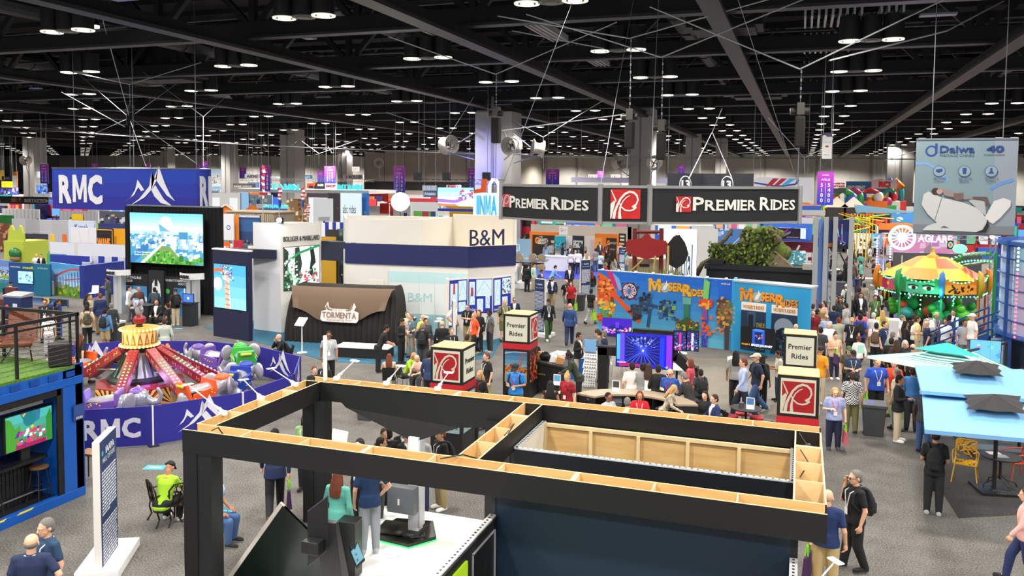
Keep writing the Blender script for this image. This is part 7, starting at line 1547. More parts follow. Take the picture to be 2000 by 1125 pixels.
S+=[('c',dn,.155,.915-.04,.062),('c','74888f',.155,.875,.042),('r',dn,.19,.85,.215,.955),('t',dn,'Daiwa',.24,.86,.075,.34,.03),('t','3a5070','MASSAGE CHAIRS',.24,.815,.03,.34),('t',dn,'40',.70,.865,.065,.16,.05),('t','3a5070','OF INNOVATION',.67,.825,.02,.2)]
for k_,(x,t1,t2)in enumerate(((.24,'Nationwide','Locations'),(.49,'High Quality','Materials'),(.75,'Expert','Technicians'))):S+=[('c',dn,x,.665,.062),('c','80949c',x,.665,.057),('p',dn,[[(x-.035,.68),(x+.03,.69),(x+.035,.665),(x,.645),(x-.03,.655)],[(x-.02,.70),(x+.02,.70),(x+.02,.66),(x+.015,.635),(x-.015,.635),(x-.02,.66)],[(x-.01,.70),(x+.01,.70),(x+.01,.67),(x+.03,.64),(x-.03,.64),(x-.01,.67)]][k_]),('t','3a5070',t1,x-.055,.58,.025,.13),('t','3a5070',t2,x-.05,.55,.025,.1)]
S+=[('p','b8b9b8',[(.075,.308),(.092,.419),(.139,.45),(.277,.386),(.486,.34),(.636,.281),(.728,.173),(.722,.09),(.66,.035),(.092,.04),(.139,.086),(.237,.123),(.139,.21)]),('p','a4a5a6',[(.54,.36),(.62,.38),(.7,.35),(.72,.2),(.66,.25)]),('p','c8c6c4',[(.705,.185),(.786,.358),(.879,.392),(.948,.365),(.948,.308),(.855,.185),(.786,.123),(.751,.142)]),('l','5a5c60',[(.275,.38),(.215,.15)],.006),('c','3a2420',.21,.45,.04),('c','b08a78',.25,.45,.03),('p','8a7a78',[(.27,.475),(.36,.46),(.5,.41),(.6,.385),(.5,.37),(.3,.41)]),('p','6a5450',[(.39,.43),(.49,.44),(.49,.37),(.4,.36)]),('p','5a4644',[(.58,.40),(.72,.40),(.75,.32),(.71,.3),(.7,.36),(.58,.375)]),('p','1c1a1e',[(.62,.03),(.69,.06),(.725,.13),(.735,.17),(.75,.1),(.72,.03)]),('p','3a3a3c',[(.27,.07),(.31,.09),(.36,.07),(.31,.075)]),('r','3a3f4a',0,0,1,.012)]
pic(f,w_,h2,S,'print',t,0,.006);b=MB();b.bar(f.P(0,h2,0),f.P(w_,h2,0),.06,.06,STEEL)
for x in(.15,.85):b.cyl(f.P(w_*x,h2,0),(f.P(w_*x,0).x,y,17),.015,.015,STEEL,4)
b.build('hanging_bar',t)
def sl(u0,v0,u1,v1,y,lab,shapes=(),back='d8d8da',e=0,z0=None,cat='sign',name='hanging_sign',th=.1,dy=0,grp=None,hang=False):
 t,f,h=poster(u0,v0,u1,v1,y,lab,list(shapes),back,e,th,z0,cat,name,grp,dy)
 if hang:b=MB();[b.cyl(f.P(f.w*x,h,-th/2),(f.P(f.w*x,0).x,f.P(f.w*x,0).y,17),.02,.02,STEEL,4)for x in(.1,.9)];b.build('hanging_wire',t)
 return t,f,h
sl(1743,492,1916,545,49,'dark grey Daiwa wall behind the carousel roof',[('c','c8ccd8',.07,.6,.045),('c','4a4c58',.07,.6,.03),('r','c8ccd8',.095,.45,.11,.95),('t','e4e6ee','Daiwa',.16,.5,.32,.2,.03),('t','c8ccd8','MASSAGE CHAIRS',.16,.3,.12,.22),('c','c8ccd8',.96,.3,.02)],'4a4c58',z0=0,name='stand_wall',cat='display wall')
y=52.;c=AY(1762,464,y);Rw=(AY(1788,464,y)-c).length;t=thing('neon_wheel_sign',c,'glowing white neon ferris wheel with AGLARE letters above the carousel','neon sign');NE=M('f6e8ff',.4,0,2.6);b=MB()
for r_,a1_ in((Rw,1),(Rw*.88,1),(Rw*.35,1)):b.tube([c+V((r_*cos(2*pi*i/36),0,r_*sin(2*pi*i/36)))for i in range(36)],.04,NE,5,True)
for k in range(16):a_=2*pi*k/16;b.cyl(c,c+V((Rw*cos(a_),0,Rw*sin(a_))),.022,.022,NE,5)
b.build('neon_wheel',t);p,q=AY(1793,472,y),AY(1859,472,y);f=Fr((p.x,y,p.z),(q.x,y,p.z));L=MB();L.text(f,'AGLARE',0,0,AY(1793,458,y).z-p.z,NE,0,.06,w=f.w,bold=.01);L.build('lettering',t)
def truss(b,p,q,s=.3,m=STEEL,n=None):
 p,q=V(p),V(q);L_3=(q-p).length;d=(q-p)/L_3;a_=d.orthogonal().normalized();c=d.cross(a_);n=n or max(2,int(L_3/s));o=[a_*s/2,c*s/2,-a_*s/2,-c*s/2]
 for k in o:b.cyl(p+k,q+k,.025,.025,m,4)
 for i in range(n):
  for k in range(4):b.cyl(p+d*(L_3*i/n)+o[k],p+d*(L_3*(i+1)/n)+o[(k+1)%4],.014,.014,m,3)
b=MB();x0_,x1_=AY(1722,470,y+.3).x,AY(1940,470,y+.3).x;zz=AY(1800,462,y).z;truss(b,(x0_,y+.3,zz),(x1_,y+.3,zz),.35);truss(b,(x0_,y+.3,0),(x0_,y+.3,zz),.35);truss(b,(x1_,y+.3,0),(x1_,y+.3,zz),.35);truss(b,(x1_,y+.3,zz),(x1_+4,y-4,zz-.5),.35);b.build('truss_frame',t)
b=MB()
for i in range(26):z=zz*i/26;b.ball((x0_-.25,y,z),.05,.05,.05,M(['ff60e0','a070ff','60ffd0'][i%3],.4,0,6),6,4);b.ball((x0_+.45,y,z),.05,.05,.05,M(['60ffd0','ff60e0','a070ff'][i%3],.4,0,6),6,4)
b.build('light_string',t);p=AY(1938,462,50);b=MB();b.ball(p,.12,.12,.12,M('f0e0ff',.4,0,18));b.build('flood_lamp',t);point_lamp(c.x,y-1.5,c.z,250,(.8,.7,1),.5);point_lamp(x0_,y-2,1.5,250,(.6,.4,1),.5)
sl(1745,458,1868,492,54,'pink and white LED wall glowing behind the AGLARE letters',[('n','d87898 c86088 d8b0c0 b070b0 c8b8c8',60,0,0,1,1,.08),('p','8a7a88',[(.4,0),(.5,.8),(.6,.9),(.62,0)])],'c880a8',.8,z0=0,name='video_wall',cat='led screen')
y=46.;p,q=AY(1380,540,y),AY(1590,553,y);t=thing('rockwork_display',((p.x+q.x)/2,y,0),'mossy jungle rock and root scenery standing on a black trailer deck','scenery');zd=AY(1480,518,y).z
b=MB();b.box(p.x,q.x,y-.2,y+3,0,zd-.25,BLK);b.box(p.x-.1,q.x+.1,y-.3,y+3,zd-.28,zd-.02,M('1b1c1e',.5));b.box(p.x+.1,p.x+.9,y-.35,y-.2,zd-.02,zd+.25,DK);b.box(q.x-.6,q.x,y-.35,y,zd-.1,zd+.2,M('a8a498',.6));b.build('trailer_deck',t)
MO=M('3d4a1c',.9,0,0,'noise',5,'6f7a2c');ROOT=M('4c4030',.9,0,0,'noise',6,'6f6248');r=random.Random(5)
px3=lambda u,v,dy=0:AY(u,v,y+.8+dy)
b=MB();pk=px3(1490,470)
for i in range(60):
 s_=r.random();q_=px3(1455+65*r.random()+(r.random()-.5)*20,450+s_*66,r.uniform(0,1.2));k=.35+.45*s_;b.ball(q_,k*r.uniform(.6,1.1),k*.7,k*r.uniform(.5,.9),MO if i%3 else ROOT,9,6,Matrix.Rotation(r.random()*3,3,'Y'))
for i in range(34):q_=px3(1392+70*r.random(),488+28*r.random(),r.uniform(0,.8));b.ball(q_,r.uniform(.2,.5),.4,r.uniform(.2,.4),MO if i%2 else ROOT,9,6)
b.build('mossy_rock',t,True)
b=MB()
for pts in([(1392,500),(1400,480),(1416,468),(1430,448),(1428,460)],[(1395,495),(1420,480),(1450,485),(1480,500)],[(1432,520),(1440,495),(1460,475),(1470,480)],[(1400,520),(1415,500),(1425,515)],[(1360,537),(1372,515),(1390,505),(1400,500)],[(1450,518),(1445,500),(1455,488)],[(1500,450),(1512,455),(1515,470)]):
 b.tube([px3(u,v,-.4)for u,v in pts],[.16-.02*k for k in range(len(pts))],ROOT,7)
for k in range(10):u=1408+8*k;b.tube([px3(u,490+3*(k%3),-.5),px3(u+3,505,-.6),px3(u-2+3*(k%2),518,-.5)],.03,M('8a7a58',.8),4)
b.build('root',t,True)
b=MB()
for i in range(900):
 q_=px3(1385+130*r.random(),446+72*r.random()**.8,-.9+r.random()*.4)
 uu_=seen(*q_)[0];
 if uu_<1450 and q_.z>px3(1400,478).z+.2*r.random():continue
 a_=r.random()*6;e1=V((cos(a_),.3,sin(a_)))*.11;e2=V((-sin(a_),.3,cos(a_)))*.06;b.add([q_-e1,q_+e2,q_+e1,q_-e2],[(0,1,2,3)],M(['2f3f14','566a1c','7a8a2c','24300f'][i%4],.8))
b.build('foliage',t,kind='stuff')
b=MB();A0=[px3(1484,492,-.6),px3(1508,486,-.6),px3(1548,522,-.9),px3(1505,524,-.9)];b.add(A0+[v+V((0,1,0))for v in A0],[(0,3,2,1),(0,1,5,4),(1,2,6,5),(2,3,7,6),(3,0,4,7)],M('6a5c48',.9,0,0,'noise',4,'7f705a'));b.build('stone_slide',t)
y=42.;t=thing('scenery_gateway',AY(1265,530,y),'weathered red posts carrying a dark red scalloped board over reeds','scenery');RP_=M('6a1a16',.7);b=MB()
for u in(1240,1292):b.cyl((AY(u,530,y).x,y,.0),AY(u,446,y),.13,.11,RP_,8)
b.cyl(AY(1238,453,y),AY(1296,453,y),.09,.09,RP_,8);b.build('post',t)
zc_=AY(1265,482,y-.2);f=Fr((AY(1223,482,y-.2).x,y-.2,zc_.z-.65),(AY(1304,482,y-.2).x,y-.2,zc_.z-.65));ww=f.w;b=MB();b.plate(f,[(0,.5),(.05*ww,.3),(.15*ww,.25),(.22*ww,.12),(.35*ww,.1),(.5*ww,0),(.65*ww,.1),(.78*ww,.12),(.85*ww,.25),(.95*ww,.3),(ww,.5),(ww,.85),(.95*ww,1.0),(.85*ww,.98),(.72*ww,1.05),(.62*ww,1.1),(.55*ww,1.28),(.5*ww,1.32),(.45*ww,1.28),(.38*ww,1.1),(.28*ww,1.05),(.15*ww,.98),(.05*ww,1.0),(0,.85)],0,.08,M('8f1414',.6));b.build('scalloped_board',t)
b=MB();p=AY(1323,495,y+2);b.cyl((p.x,p.y,0),(p.x,p.y,AY(1323,468,y+2).z),.09,.09,M('8a1a1a',.6));b.plate(Fr((p.x-.7,p.y-.1,p.z-.3),(p.x+.7,p.y-.1,p.z-.3)),[(.1,.2),(.3,-.3),(.7,-.5),(1.1,-.2),(1.3,.3),(1.1,.9),(.8,1.3),(.5,1.2),(.2,.8)],0,.08,M('151515',.7));b.build('second_post',t)
b=MB()
for i in range(500):
 u=r.choice((r.uniform(1200,1250),r.uniform(1225,1290),r.uniform(1296,1325)));q_=AY(u,538,y-.9+r.random()*1.2);q_.z=max(.3,q_.z-.5);a_=r.uniform(-.3,.3);b.add([q_-V((.025,0,0)),q_+V((.025,0,0)),q_+V((a_,0,r.uniform(.5,1.0)))],[(0,1,2)],M(['6a7a3a','8a9a4a','b0a860','4f6a2a'][i%4],.8))
b.build('reed_grass',t,kind='stuff')
b=MB();p=AY(1262,515,y+.5);b.box(p.x-.9,p.x+.9,y+.3,y+1.2,0,AY(1262,505,y+.5).z,M('b8a888',.7));b.box(p.x-.3,p.x+.2,y+.28,y+.3,p.z-.15,p.z,DK);b.tube([AY(1225,535,y-.3),AY(1255,508,y-.3)],.04,M('b89a5a',.7),5);b.tube([AY(1280,500,y-.3),AY(1276,532,y-.3)],.05,M('b89a5a',.7),5);b.tube([AY(1305,480,y-.3),AY(1304,530,y-.3)],.06,M('b89a5a',.7),5);b.build('timber_hut',t)
#BACKGROUND STANDS
W0='e9e8e6'
sl(1296,446,1361,478,44,'white lit box sign reading mondial',[('t','3a4a5a','mondial',.08,.42,.42,.8,.02),('c','e83a7a',.38,.92,.03),('c','40b0d8',.46,.95,.02)],'fafafa',1.0,name='light_box_sign',z0=0)
sl(1355,446,1400,540,52,'white open booth wall between the mondial sign and the jungle scenery',[],'d0d0ce',z0=0,name='partition',cat='wall panel');sl(1300,485,1352,535,45.5,'poster of a white ferris wheel behind the red board',[('c','c8e0e8',.5,.15,.4),('c','2a4a5a',.5,.15,.33),('n','f080a0 e8f0f0',30,.2,0,.8,.5,.02)],'5a7a88')
sl(1350,440,1395,470,60,'pale panel row above the jungle roots',[('l','7a8a90',[(.0,.7),(1,.7)],.02)],'cfd2d2',z0=0,name='partition',cat='wall panel')
sl(1398,446,1460,500,53,'blue sky poster with steel track behind the mossy roots',[('n','c8d8f0 9ab8e0',20,0,.4,1,1,.06),('l','e8f0f8',[(0,.2),(1,.9)],.03),('l','e8f0f8',[(0,.5),(1,1)],.02)],'4a7ab8',z0=0)
sl(1515,445,1563,466,48,'black poster with rainbow streaks reading ENTERTAINMENT',[('l','2a80e0',[(0,.1),(.6,.7)],.05),('l','e04080',[(0,.0),(.5,.9)],.04),('l','f0a030',[(.1,0),(.6,.6)],.03),('t','d8c8e8','ENTERTAINMENT',.45,.1,.12,.5)],'2a1030',.5)
sl(1513,471,1592,535,48.5,'maroon booth panel with big white curved letters',[('l','f0e8ec',[(.1,.9),(.3,.6),(.6,.95)],.05),('t','f0e8ec','CEI',.55,.55,.3,.4,.06),('n','e06020 c03040 802050',20,0,.6,.5,1,.05)],'6a1030',z0=0)
sl(1524,488,1573,525,47.6,'screen showing a white wooden coaster beside maroon panels',[('n','d0e8e8 8ac0c0 3a6a70 e8f0f0',60,0,0,1,1,.05)],'4a8a90',.8)
for i,(u0,v0,u1,v1,y,c_,lab)in enumerate(((1596,428,1617,560,40.5,'5a80c8','tall pale blue panel in an aluminium frame'),(1617,428,1664,485,40.5,'0a1c5a','night poster of a lit rocket tower in blue dark'),)):
 sh=[]if i==0 else[('r','10307a',0,.2,1,.6),('p','081028',[(0,.2),(.3,.25),(1,.18),(1,0),(0,0)]),('l','d8e0ff',[(.33,.92),(.45,.4)],.03),('l','e06a9a',[(.58,.25),(.56,.85)],.04),('l','60e0a0',[(.56,.5),(.56,.7)],.04),('c','d8701c',.1,.12,.1),('n','e0e0ff 6080ff',8,.5,.1,.8,.3,.03)]
 sl(u0,v0,u1,v1,y,lab,sh,c_,z0=0 if i==0 else None,name='poster_panel',cat='poster')
for u in(1592,1612,1630,1661):p=AY(u,500,40.3);b=MB();b.box(p.x-.1,p.x+.1,40.2,40.4,0,AY(u,424,40.3).z,M('a8aaa8',.4,.3));tag(b.build('frame_post'),'aluminium stand post at pixel gap %s of the night poster'%('far left','left','foot','right')[(1592,1612,1630,1661).index(u)].replace('pixel ',''),'post')
for o in bpy.data.objects:
 if o.name.startswith('frame_post'):o['label']=o['label'].replace('at pixel gap','on the')
sl(1560,410,1612,420,40.6,'aluminium header beam of the stand right of the curved sign',[],'b0b2ae',name='header_beam',cat='beam')
p=G(1632,560);t=thing('hanging_chair',p,'black egg shaped ride seat hanging from a curved stand','ride seat');b=MB();b.tube([p+V((.5,.3,0)),p+V((.55,.3,1.6)),p+V((.2,.2,2.3)),p+V((0,0,2.2)),p+V((0,0,1.3))],.05,DK,7);b.build('stand',t);b=MB();b.ball(p+V((0,0,.75)),.55,.5,.5,M('121214',.3),16,10);b.build('pod',t,True);b=MB();b.ball(p+V((0,-.1,1.1)),.3,.2,.16,M('f0f0f0',.5));b.build('cushion',t,True)
b=MB();y=62.;p,q,q2=AY(1304,366,y),AY(1372,366,y+2),AY(1471,366,y);z0_,z1_=p.z-.4,AY(1304,338,y).z;t=thing('hanging_sign',p,'dark grey folded hanging sign with two white 13 roundels','hanging sign')
for a_,c in((p,q),(q,q2)):
 f=Fr((a_.x,a_.y,z0_),(c.x,c.y,z0_));b.rect(f,0,0,f.w,z1_-z0_,-.05,0,M('303338',.6));L=MB();cx4=f.w*.5;hh=(z1_-z0_)*.46
 for r_,c_ in((.62,'f0f0f0'),(.54,'303338')):L.plate(f,[(cx4+r_*.85*cos(i*pi/12),hh+r_*sin(i*pi/12))for i in range(24)],.0,.02+.02*(r_<.6),M(c_,.5))
 L.text(f,'13',cx4,hh-.28,.56,M('f0f0f0',.5),.05,.06,align='c',bold=.05,w=.7);L.build('roundel',t)
for x in(p,q2):b.cyl((x.x,y,z1_),(x.x,y,17),.02,.02,STEEL,4)
b.build('panel',t)
sl(1472,346,1588,390,66,'pale hanging sign with red and blue slanted wing stripes',[('l','2a3a8a',[(0,.75),(.4,.6),(.7,.7),(.75,.9)],.03),('p','a02030',[(.2,.6),(.3,.62),(.42,.95),(.32,.95)]),('p','a02030',[(.33,.62),(.42,.64),(.56,.95),(.46,.95)]),('p','3aa0d0',[(.46,.64),(.54,.66),(.72,.95),(.6,.95)])],'c8cad2',hang=True)
for u in(1158,1202):sl(u-9,341,u+9,349,204.6,'lit EXIT sign on the far wall, %s one'%('left' if u==1158 else 'right'),[('t','d03030','EXIT',.1,.15,.7,.8,.06)],'fff4e8',2,name='exit_sign')
sl(688,326,702,334,149,'small lit EXIT sign beside the ROLLER lettering',[('t','d03030','EXIT',.1,.15,.7,.8,.06)],'fff4e8',2,name='exit_sign')
sl(1116,346,1304,356,90,'long lilac grey truss header behind the curved sign',[],'9a9ab8',hang=True);sl(1605,260,1624,310,45,'small white vertical hanging sponsor banner near the ceiling',[('r','5a4a78',0,.85,1,1),('c','f0ece8',.2,.8,.3,.12),('c','c03a3a',.5,.48,.18,.04),('t','8a8a90','5014',.25,.12,.06,.5),('t','8a8a90','SILVER SPONSOR',.12,.62,.05,.76)],'f0ece8',hang=True)
sl(1652,354,1730,378,100,'blue hanging sign reading BROGENT',[('t','f0f4f8','BROGENT',.04,.35,.3,.44,.08),('r','1a5a98',.52,0,.53,1),('r','d03040',.72,.02,.86,.3)],'2f80c0',hang=True);sl(1702,351,1752,368,97,'white hanging sign with red RCI letters',[('t','d83a24','RCI',.3,.2,.6,.42,.12)],'dcdce2',hang=True)
sl(1697,417,1740,455,90,'dark slanted panel with red RCI letters',[('t','e03a2a','RCI',.3,.42,.3,.5,.1),('t','c87080','ADVENTURE PRODUCTS',.3,.28,.06,.5),('p','b02848',[(.9,0),(.94,0),(1,1),(.96,1)])],'231b2e');sl(1738,417,1782,470,90.5,'sky blue panel with green track print right of the RCI panel',[('c','e8f0f8',.4,.8,.15,.08),('l','2aa080',[(0,.9),(1,.6)],.06),('l','2a8a60',[(.7,0),(.72,.7)],.05)],'3a80c8')
p,q=AY(1668,399,68),AY(1782,416,66);b=MB();b.add([p,AY(1672,415,68),q,q+V((0,0,.1))],[(0,1,2,3)],M('9ad4f0',.5));b.add([p+V((0,-.05,.02)),AY(1675,405,67.9),AY(1690,402,67.9)],[(0,1,2)],M('f4f8fa',.5));b.add([v+V((0,.15,0))for v in(p,AY(1672,415,68),q,q+V((0,0,.1)))],[(3,2,1,0)],M('e0e8ee',.5));tag(b.build('awning'),'long pointed white and sky blue canopy edge above the RCI panel','canopy')
sl(1626,355,1652,366,84,'white sign with crimson capitals right of the aisle 5100 banner',[('t','b02040','MORE FUN',.08,.55,.3,.84,.08),('t','b02040',"LET'S SHAPE!",.08,.1,.3,.84,.08)],'f0ecec');sl(1626,368,1652,377,83,'small dark sign under the crimson lettering',[],'3a3a3e')
cs=['d83030','e8c820','2aa0a0','3060c8','e87820','40b050','e8e8e8','c83a78']
for k,(u,v,w2,h2,lab)in enumerate(((1645,392,1.5,1.2,'teal arched inflatable castle'),(1625,385,.8,.9,'green topped inflatable gate'),(1668,388,1.0,1.0,'teal train shaped inflatable'),(1700,385,1.3,.8,'yellow crowned inflatable'),(1715,394,1.4,.7,'red and green inflatable slide'),(1735,385,.9,.8,'black and white spotted inflatable'),(1738,374,.4,1.2,'yellow and red inflatable column'),(1750,380,.8,1.4,'white balloon shaped inflatable'))):
 p=AY(u,v,94+k*.6);w2*=1.25;h2*=1.25;t=thing('inflatable',(p.x,p.y,0),lab+' in the far right play display','inflatable','inflatables far right');b=MB();c1,c2_=cs[k%8],cs[(k+3)%8]
 b.ball((p.x-w2*.5,p.y,p.z),w2*.3,.5,h2*.6,M(c1,.4));b.ball((p.x+w2*.5,p.y,p.z),w2*.3,.5,h2*.6,M(c2_,.4));b.build('column',t,True);b=MB();b.tube([(p.x-w2*.5,p.y,p.z+h2*.4),(p.x,p.y,p.z+h2*.8),(p.x+w2*.5,p.y,p.z+h2*.4)],h2*.25,M(cs[(k+5)%8],.4),10);b.build('arch',t,True);b=MB();b.box(p.x-w2,p.x+w2,p.y-.6,p.y+.6,0,max(.2,p.z-h2*.4),M(cs[(k+1)%8],.5));b.build('base',t)
for k,(u,v)in enumerate(((1634,405),(1667,405))):p=AY(u,v,90);b=MB();b.prism([(p.x-.9,90),(p.x+.9,90),(p.x+.9,92),(p.x-.9,92)],0,p.z,M('2a2426',.6));b.add([(p.x-1.2,89.9,p.z),(p.x+1.2,89.9,p.z),(p.x,89.9,p.z+1.1)],[(0,1,2)],M('e8d8c8',.6));tag(b.build('small_gable_house'),'gabled front with pink trim, %s of two on the dark roof'%('left','right')[k],'booth')
b=MB();p0,p1=AY(1612,408,91),AY(1690,408,91);b.box(p0.x,p1.x,91,93,p0.z-1.4,p0.z,M('1c1c1e',.6));tag(b.build('booth_block'),'long dark flat roofed booth below the inflatables','booth')
b=MB();r=random.Random(9)
for i in range(46):u=1660+48*r.random();v=420+34*r.random();p=AY(u,v,80+r.random()*3);b.cyl(p,p+V((r.uniform(-1.8,1.8),0,r.uniform(-.3,.5))),.05,.05,M(['d8d020','30b0b0','e8e040','c84a20'][i%4],.5),5)
for i in range(8):p=AY(1662+6*i,452,82);b.cyl((p.x,82,0),(p.x,82,4.2),.05,.05,M('d8c020',.5),5)
tag(b.build('spaghetti_track'),'tangle of yellow and teal miniature coaster track left of the RCI panel','track')
sl(1664,455,1700,500,88,'white and orange doorway stand under the yellow track',[('r','d84a1c',0,0,.08,1),('r','f0f0f0',.3,.1,.6,.9)],'d8d4ce',z0=0);sl(1700,456,1722,486,87,'pale blue screen between RCI and the neon wheel',[('n','8ad0f0 e0f0f8',12,0,0,1,1,.1)],'5aa8d8',.8)
sl(1850,470,1862,486,50,'round red and green glowing badge sign right of AGLARE',[('c','151515',.5,.5,.5,.5),('c','50ff90',.5,.5,.36,.36),('c','f04060',.5,.5,.26,.26)],'151515',1.2);p=AY(1875,486,49);b=MB();b.ball(p,.35,.2,.25,M('58ff80',.4,0,3));tag(b.build('star_light'),'glowing green star light over the coaster track','light')
OR='e8791c'
sl(1035,438,1232,520,75,'long cream partition wall behind the two orange framed booths',[],'dcd8cc',z0=0,name='partition',cat='wall panel')
gg=[('r',OR,0,0,1,1),('r','2c2622',.1,0,1,.88),('t','f08a28','G',.2,.58,.22,.12,.08),('t','e8e4e0','THE',.34,.78,.07,.12),('t','e8e4e0','GRAVITY',.32,.66,.1,.3,.04),('t','e8e4e0','GROUP',.3,.55,.1,.28,.04),('r','d8d0c8',.75,.6,.86,.7),('r','c86a4a',.75,.45,.86,.55)]
sl(1034,452,1090,506,70,'orange framed dark booth wall lettered THE GRAVITY GROUP, left one',gg,OR,z0=0,name='booth_wall',cat='booth');sl(1161,456,1208,502,71,'orange framed dark booth wall lettered THE GRAVITY GROUP, right one',[('r',OR,0,0,1,1),('r','f0a050',0,.1,.3,.85),('r','2c2622',.48,0,.92,.85),('t','f08a28','G',.52,.6,.16,.1,.08),('t','e8e4e0','GRAVITY GROUP',.62,.62,.08,.28),('r','8a7a70',.55,.4,.85,.46)],OR,z0=0,name='booth_wall',cat='booth')
sl(1083,461,1104,485,69,'screen with teal mountain lake on a white wall',[('r','1f8a9a',0,.4,1,1),('n','2a4a6a 6a9ab0 1a3a4a',40,0,0,1,.5,.06)],'2a9aa8',.9);sl(1084,460,1117,500,69.4,'white booth wall carrying the teal lake screen',[],'e0e0e2',z0=0,name='partition',cat='wall panel')
sl(1117,460,1140,505,70.6,'navy booth panel with a lit photograph of dark vehicles',[('r','c8d0d4',.1,.5,.9,.8),('n','14161c 2a3038',12,.1,.5,.9,.75,.1)],'1c2434',z0=0);sl(1140,462,1161,505,71.8,'white booth panel between navy panel and orange booth',[],'e4e4e6',z0=0,name='partition',cat='wall panel');sl(1208,456,1222,482,71,'tall black panel with three small lit photographs',[('r','e0d8c8',.2,.72,.8,.86),('r','e0d8c8',.2,.45,.8,.6),('r','f0c060',.2,.15,.8,.3)],'17171a')
sl(1092,442,1109,458,68,'small white hanging sign with an orange G',[('t','c84a28','G',.15,.35,.5,.25),('t','9a9aa0','GRAVITY',.4,.45,.2,.5)],'e8e8ea');rug([G(1046,520),G(1180,525),G(1170,545),G(1050,545)],M('2c3cb0',.9),'royal blue carpet by the white counters');hicounter(1085,528,2.6,1.0,1.1,M('ececee',.5),'long white counter with prints in front of the orange booth');hicounter(1190,500,1.3,.6,1.0,M('e0601a',.5),'orange counter in front of the right orange booth')
sl(1004,425,1020,470,72,'plum purple poster beside the white B&M building',[('r','8a1a6a',.2,.5,.9,.9),('r','d8a8d0',.3,.2,.8,.35)],'2a1838',z0=0);sl(1020,428,1036,470,72.5,'black and red poster with small figures beside the plum one',[('r','b01c2c',0,.6,1,.8),('n','d8c080 7ac040',10,0,0,1,.6,.08)],'1c1416',z0=0)
sl(1003,466,1036,520,61,'pale blue booth wall with hazy lettering behind the wheel assemblies',[('t','e8f0f8','GI',.1,.6,.25,.25)],'8fb4cc',z0=0)
g=G(1030,560);t=thing('ride_chassis',g,'silver coaster wheel assembly with red stripe on a white plinth','ride vehicle');b=MB();b.obox((g.x,g.y,0),3.4,2.2,.3,M('e4e6e8',.4),.1);b.obox((g.x-.6,g.y-.8,.3),.25,.25,.9,M('d8dade',.4));b.build('plinth',t);b=MB();b.obox((g.x,g.y,1.7),2.6,.8,.16,M('c4ccd2',.3,.5));b.obox((g.x,g.y,1.5),2.2,.3,.1,M('a02028',.4));b.obox((g.x,g.y,.3),.4,.4,1.3,M('9aa2a8',.3,.5));b.build('chassis',t)
for x in(-1.0,-.4,.5,1.1):
 b=MB()
 for z in(2.0,1.35):b.cyl((g.x+x,g.y-.55,z),(g.x+x,g.y-.35,z),.25,.25,M('b8b4ac',.3,.6),18);b.cyl((g.x+x,g.y-.57,z),(g.x+x,g.y-.55,z),.12,.12,M('c89a5a',.4,.4),12)
 b.build('wheel',t)
t=thing('coaster_vehicle',(g.x+.3,g.y-1.2,0),'pair of black and white coaster seats with over shoulder restraints','ride vehicle');b=MB()
for x in(-.5,.3):b.obox((g.x+x,g.y-1.1,.5),.5,.4,1.1,M('e8e8ea' if x<0 else '17181a',.3));b.tube([(g.x+x-.2,g.y-1.3,1.5),(g.x+x-.2,g.y-1.5,1.1),(g.x+x,g.y-1.5,.8),(g.x+x+.2,g.y-1.5,1.1),(g.x+x+.2,g.y-1.3,1.5)],.05,M('c8ccd0',.3,.5),8)
b.build('seat',t,bevel=.04)
b=MB();y=56.;truss(b,AY(812,354,y),AY(985,356,y),.45,M('26272b',.4,.5));[b.cyl(AY(u,350,y),(AY(u,350,y).x,y,17),.02,.02,STEEL,4)for u in(818,878,952)];
for u in(816,872,950):p=AY(u,346,y);b.box(p.x-.25,p.x+.25,y-.2,y+.2,p.z-.25,p.z+.35,DK)
tag(b.build('lighting_truss'),'black lighting truss with moving heads left of the curved sign','truss');sl(855,366,925,402,54,'big screen of a purple coaster train in front of the bluish column',grad('f0e0d0','9ad0f0',4)+[('l','9a70c0',[(0,.3),(.5,.25),(.8,.45)],.08),('l','e8d8f0',[(0,.42),(.5,.38),(.7,.5)],.03),('p','c87a5a',[(0,0),(0,.15),(.5,.1),(.6,0)]),('n','e8e8f8 5a6ab0 c04a6a',50,.6,.4,1,.85,.03)],'9ad0f0',1.2)
for v,c_,r_ in((410,'1f3fd0',0),(413,'e8b818',1)):
 sl(855 if not r_ else 878,v-3 if not r_ else 403,928,v+2 if not r_ else 423,53.5+r_*.3,('bright blue ledge in front of the coaster screen','yellow curved counter under the coaster screen')[r_],[],c_,.3,name='counter',cat='counter',z0=None if not r_ else 0)
sl(924,376,975,418,53,'glowing white and sky drum base with blue rim under the orange J',[('l','f0a040',[(.6,0),(.75,.7)],.06),('l','e8b060',[(.8,0),(.9,.6)],.04),('r','1f4fd8',0,0,1,.12),('t','3aa8d8','JINMA',.1,.75,.22,.8,.05)],'d0e4f8',1.0,z0=0)
p=AY(938,378,52.5);t=thing('hanging_letter',p,'giant orange J and white A letters hung before the bluish column','sign');f=Fr((AY(928,378,52.5).x,52.5,p.z),(AY(975,378,52.5).x,52.5,p.z));b=MB();b.plate(f,[(0,.0),(.8,.1),(.9,.9),(.85,1.0),(.55,1.0),(.5,.35),(0,.25)],0,.2,M('f0601a',.4,0,.5));b.build('orange_letter',t);b=MB();b.tube([f.P(1.1,.0,.1),f.P(1.1,.6,.1),f.P(1.3,.95,.1),f.P(1.55,.95,.1),f.P(1.75,.6,.1),f.P(1.75,0,.1)],.12,M('f4f8ff',.4,0,1),8);b.build('white_letter',t)
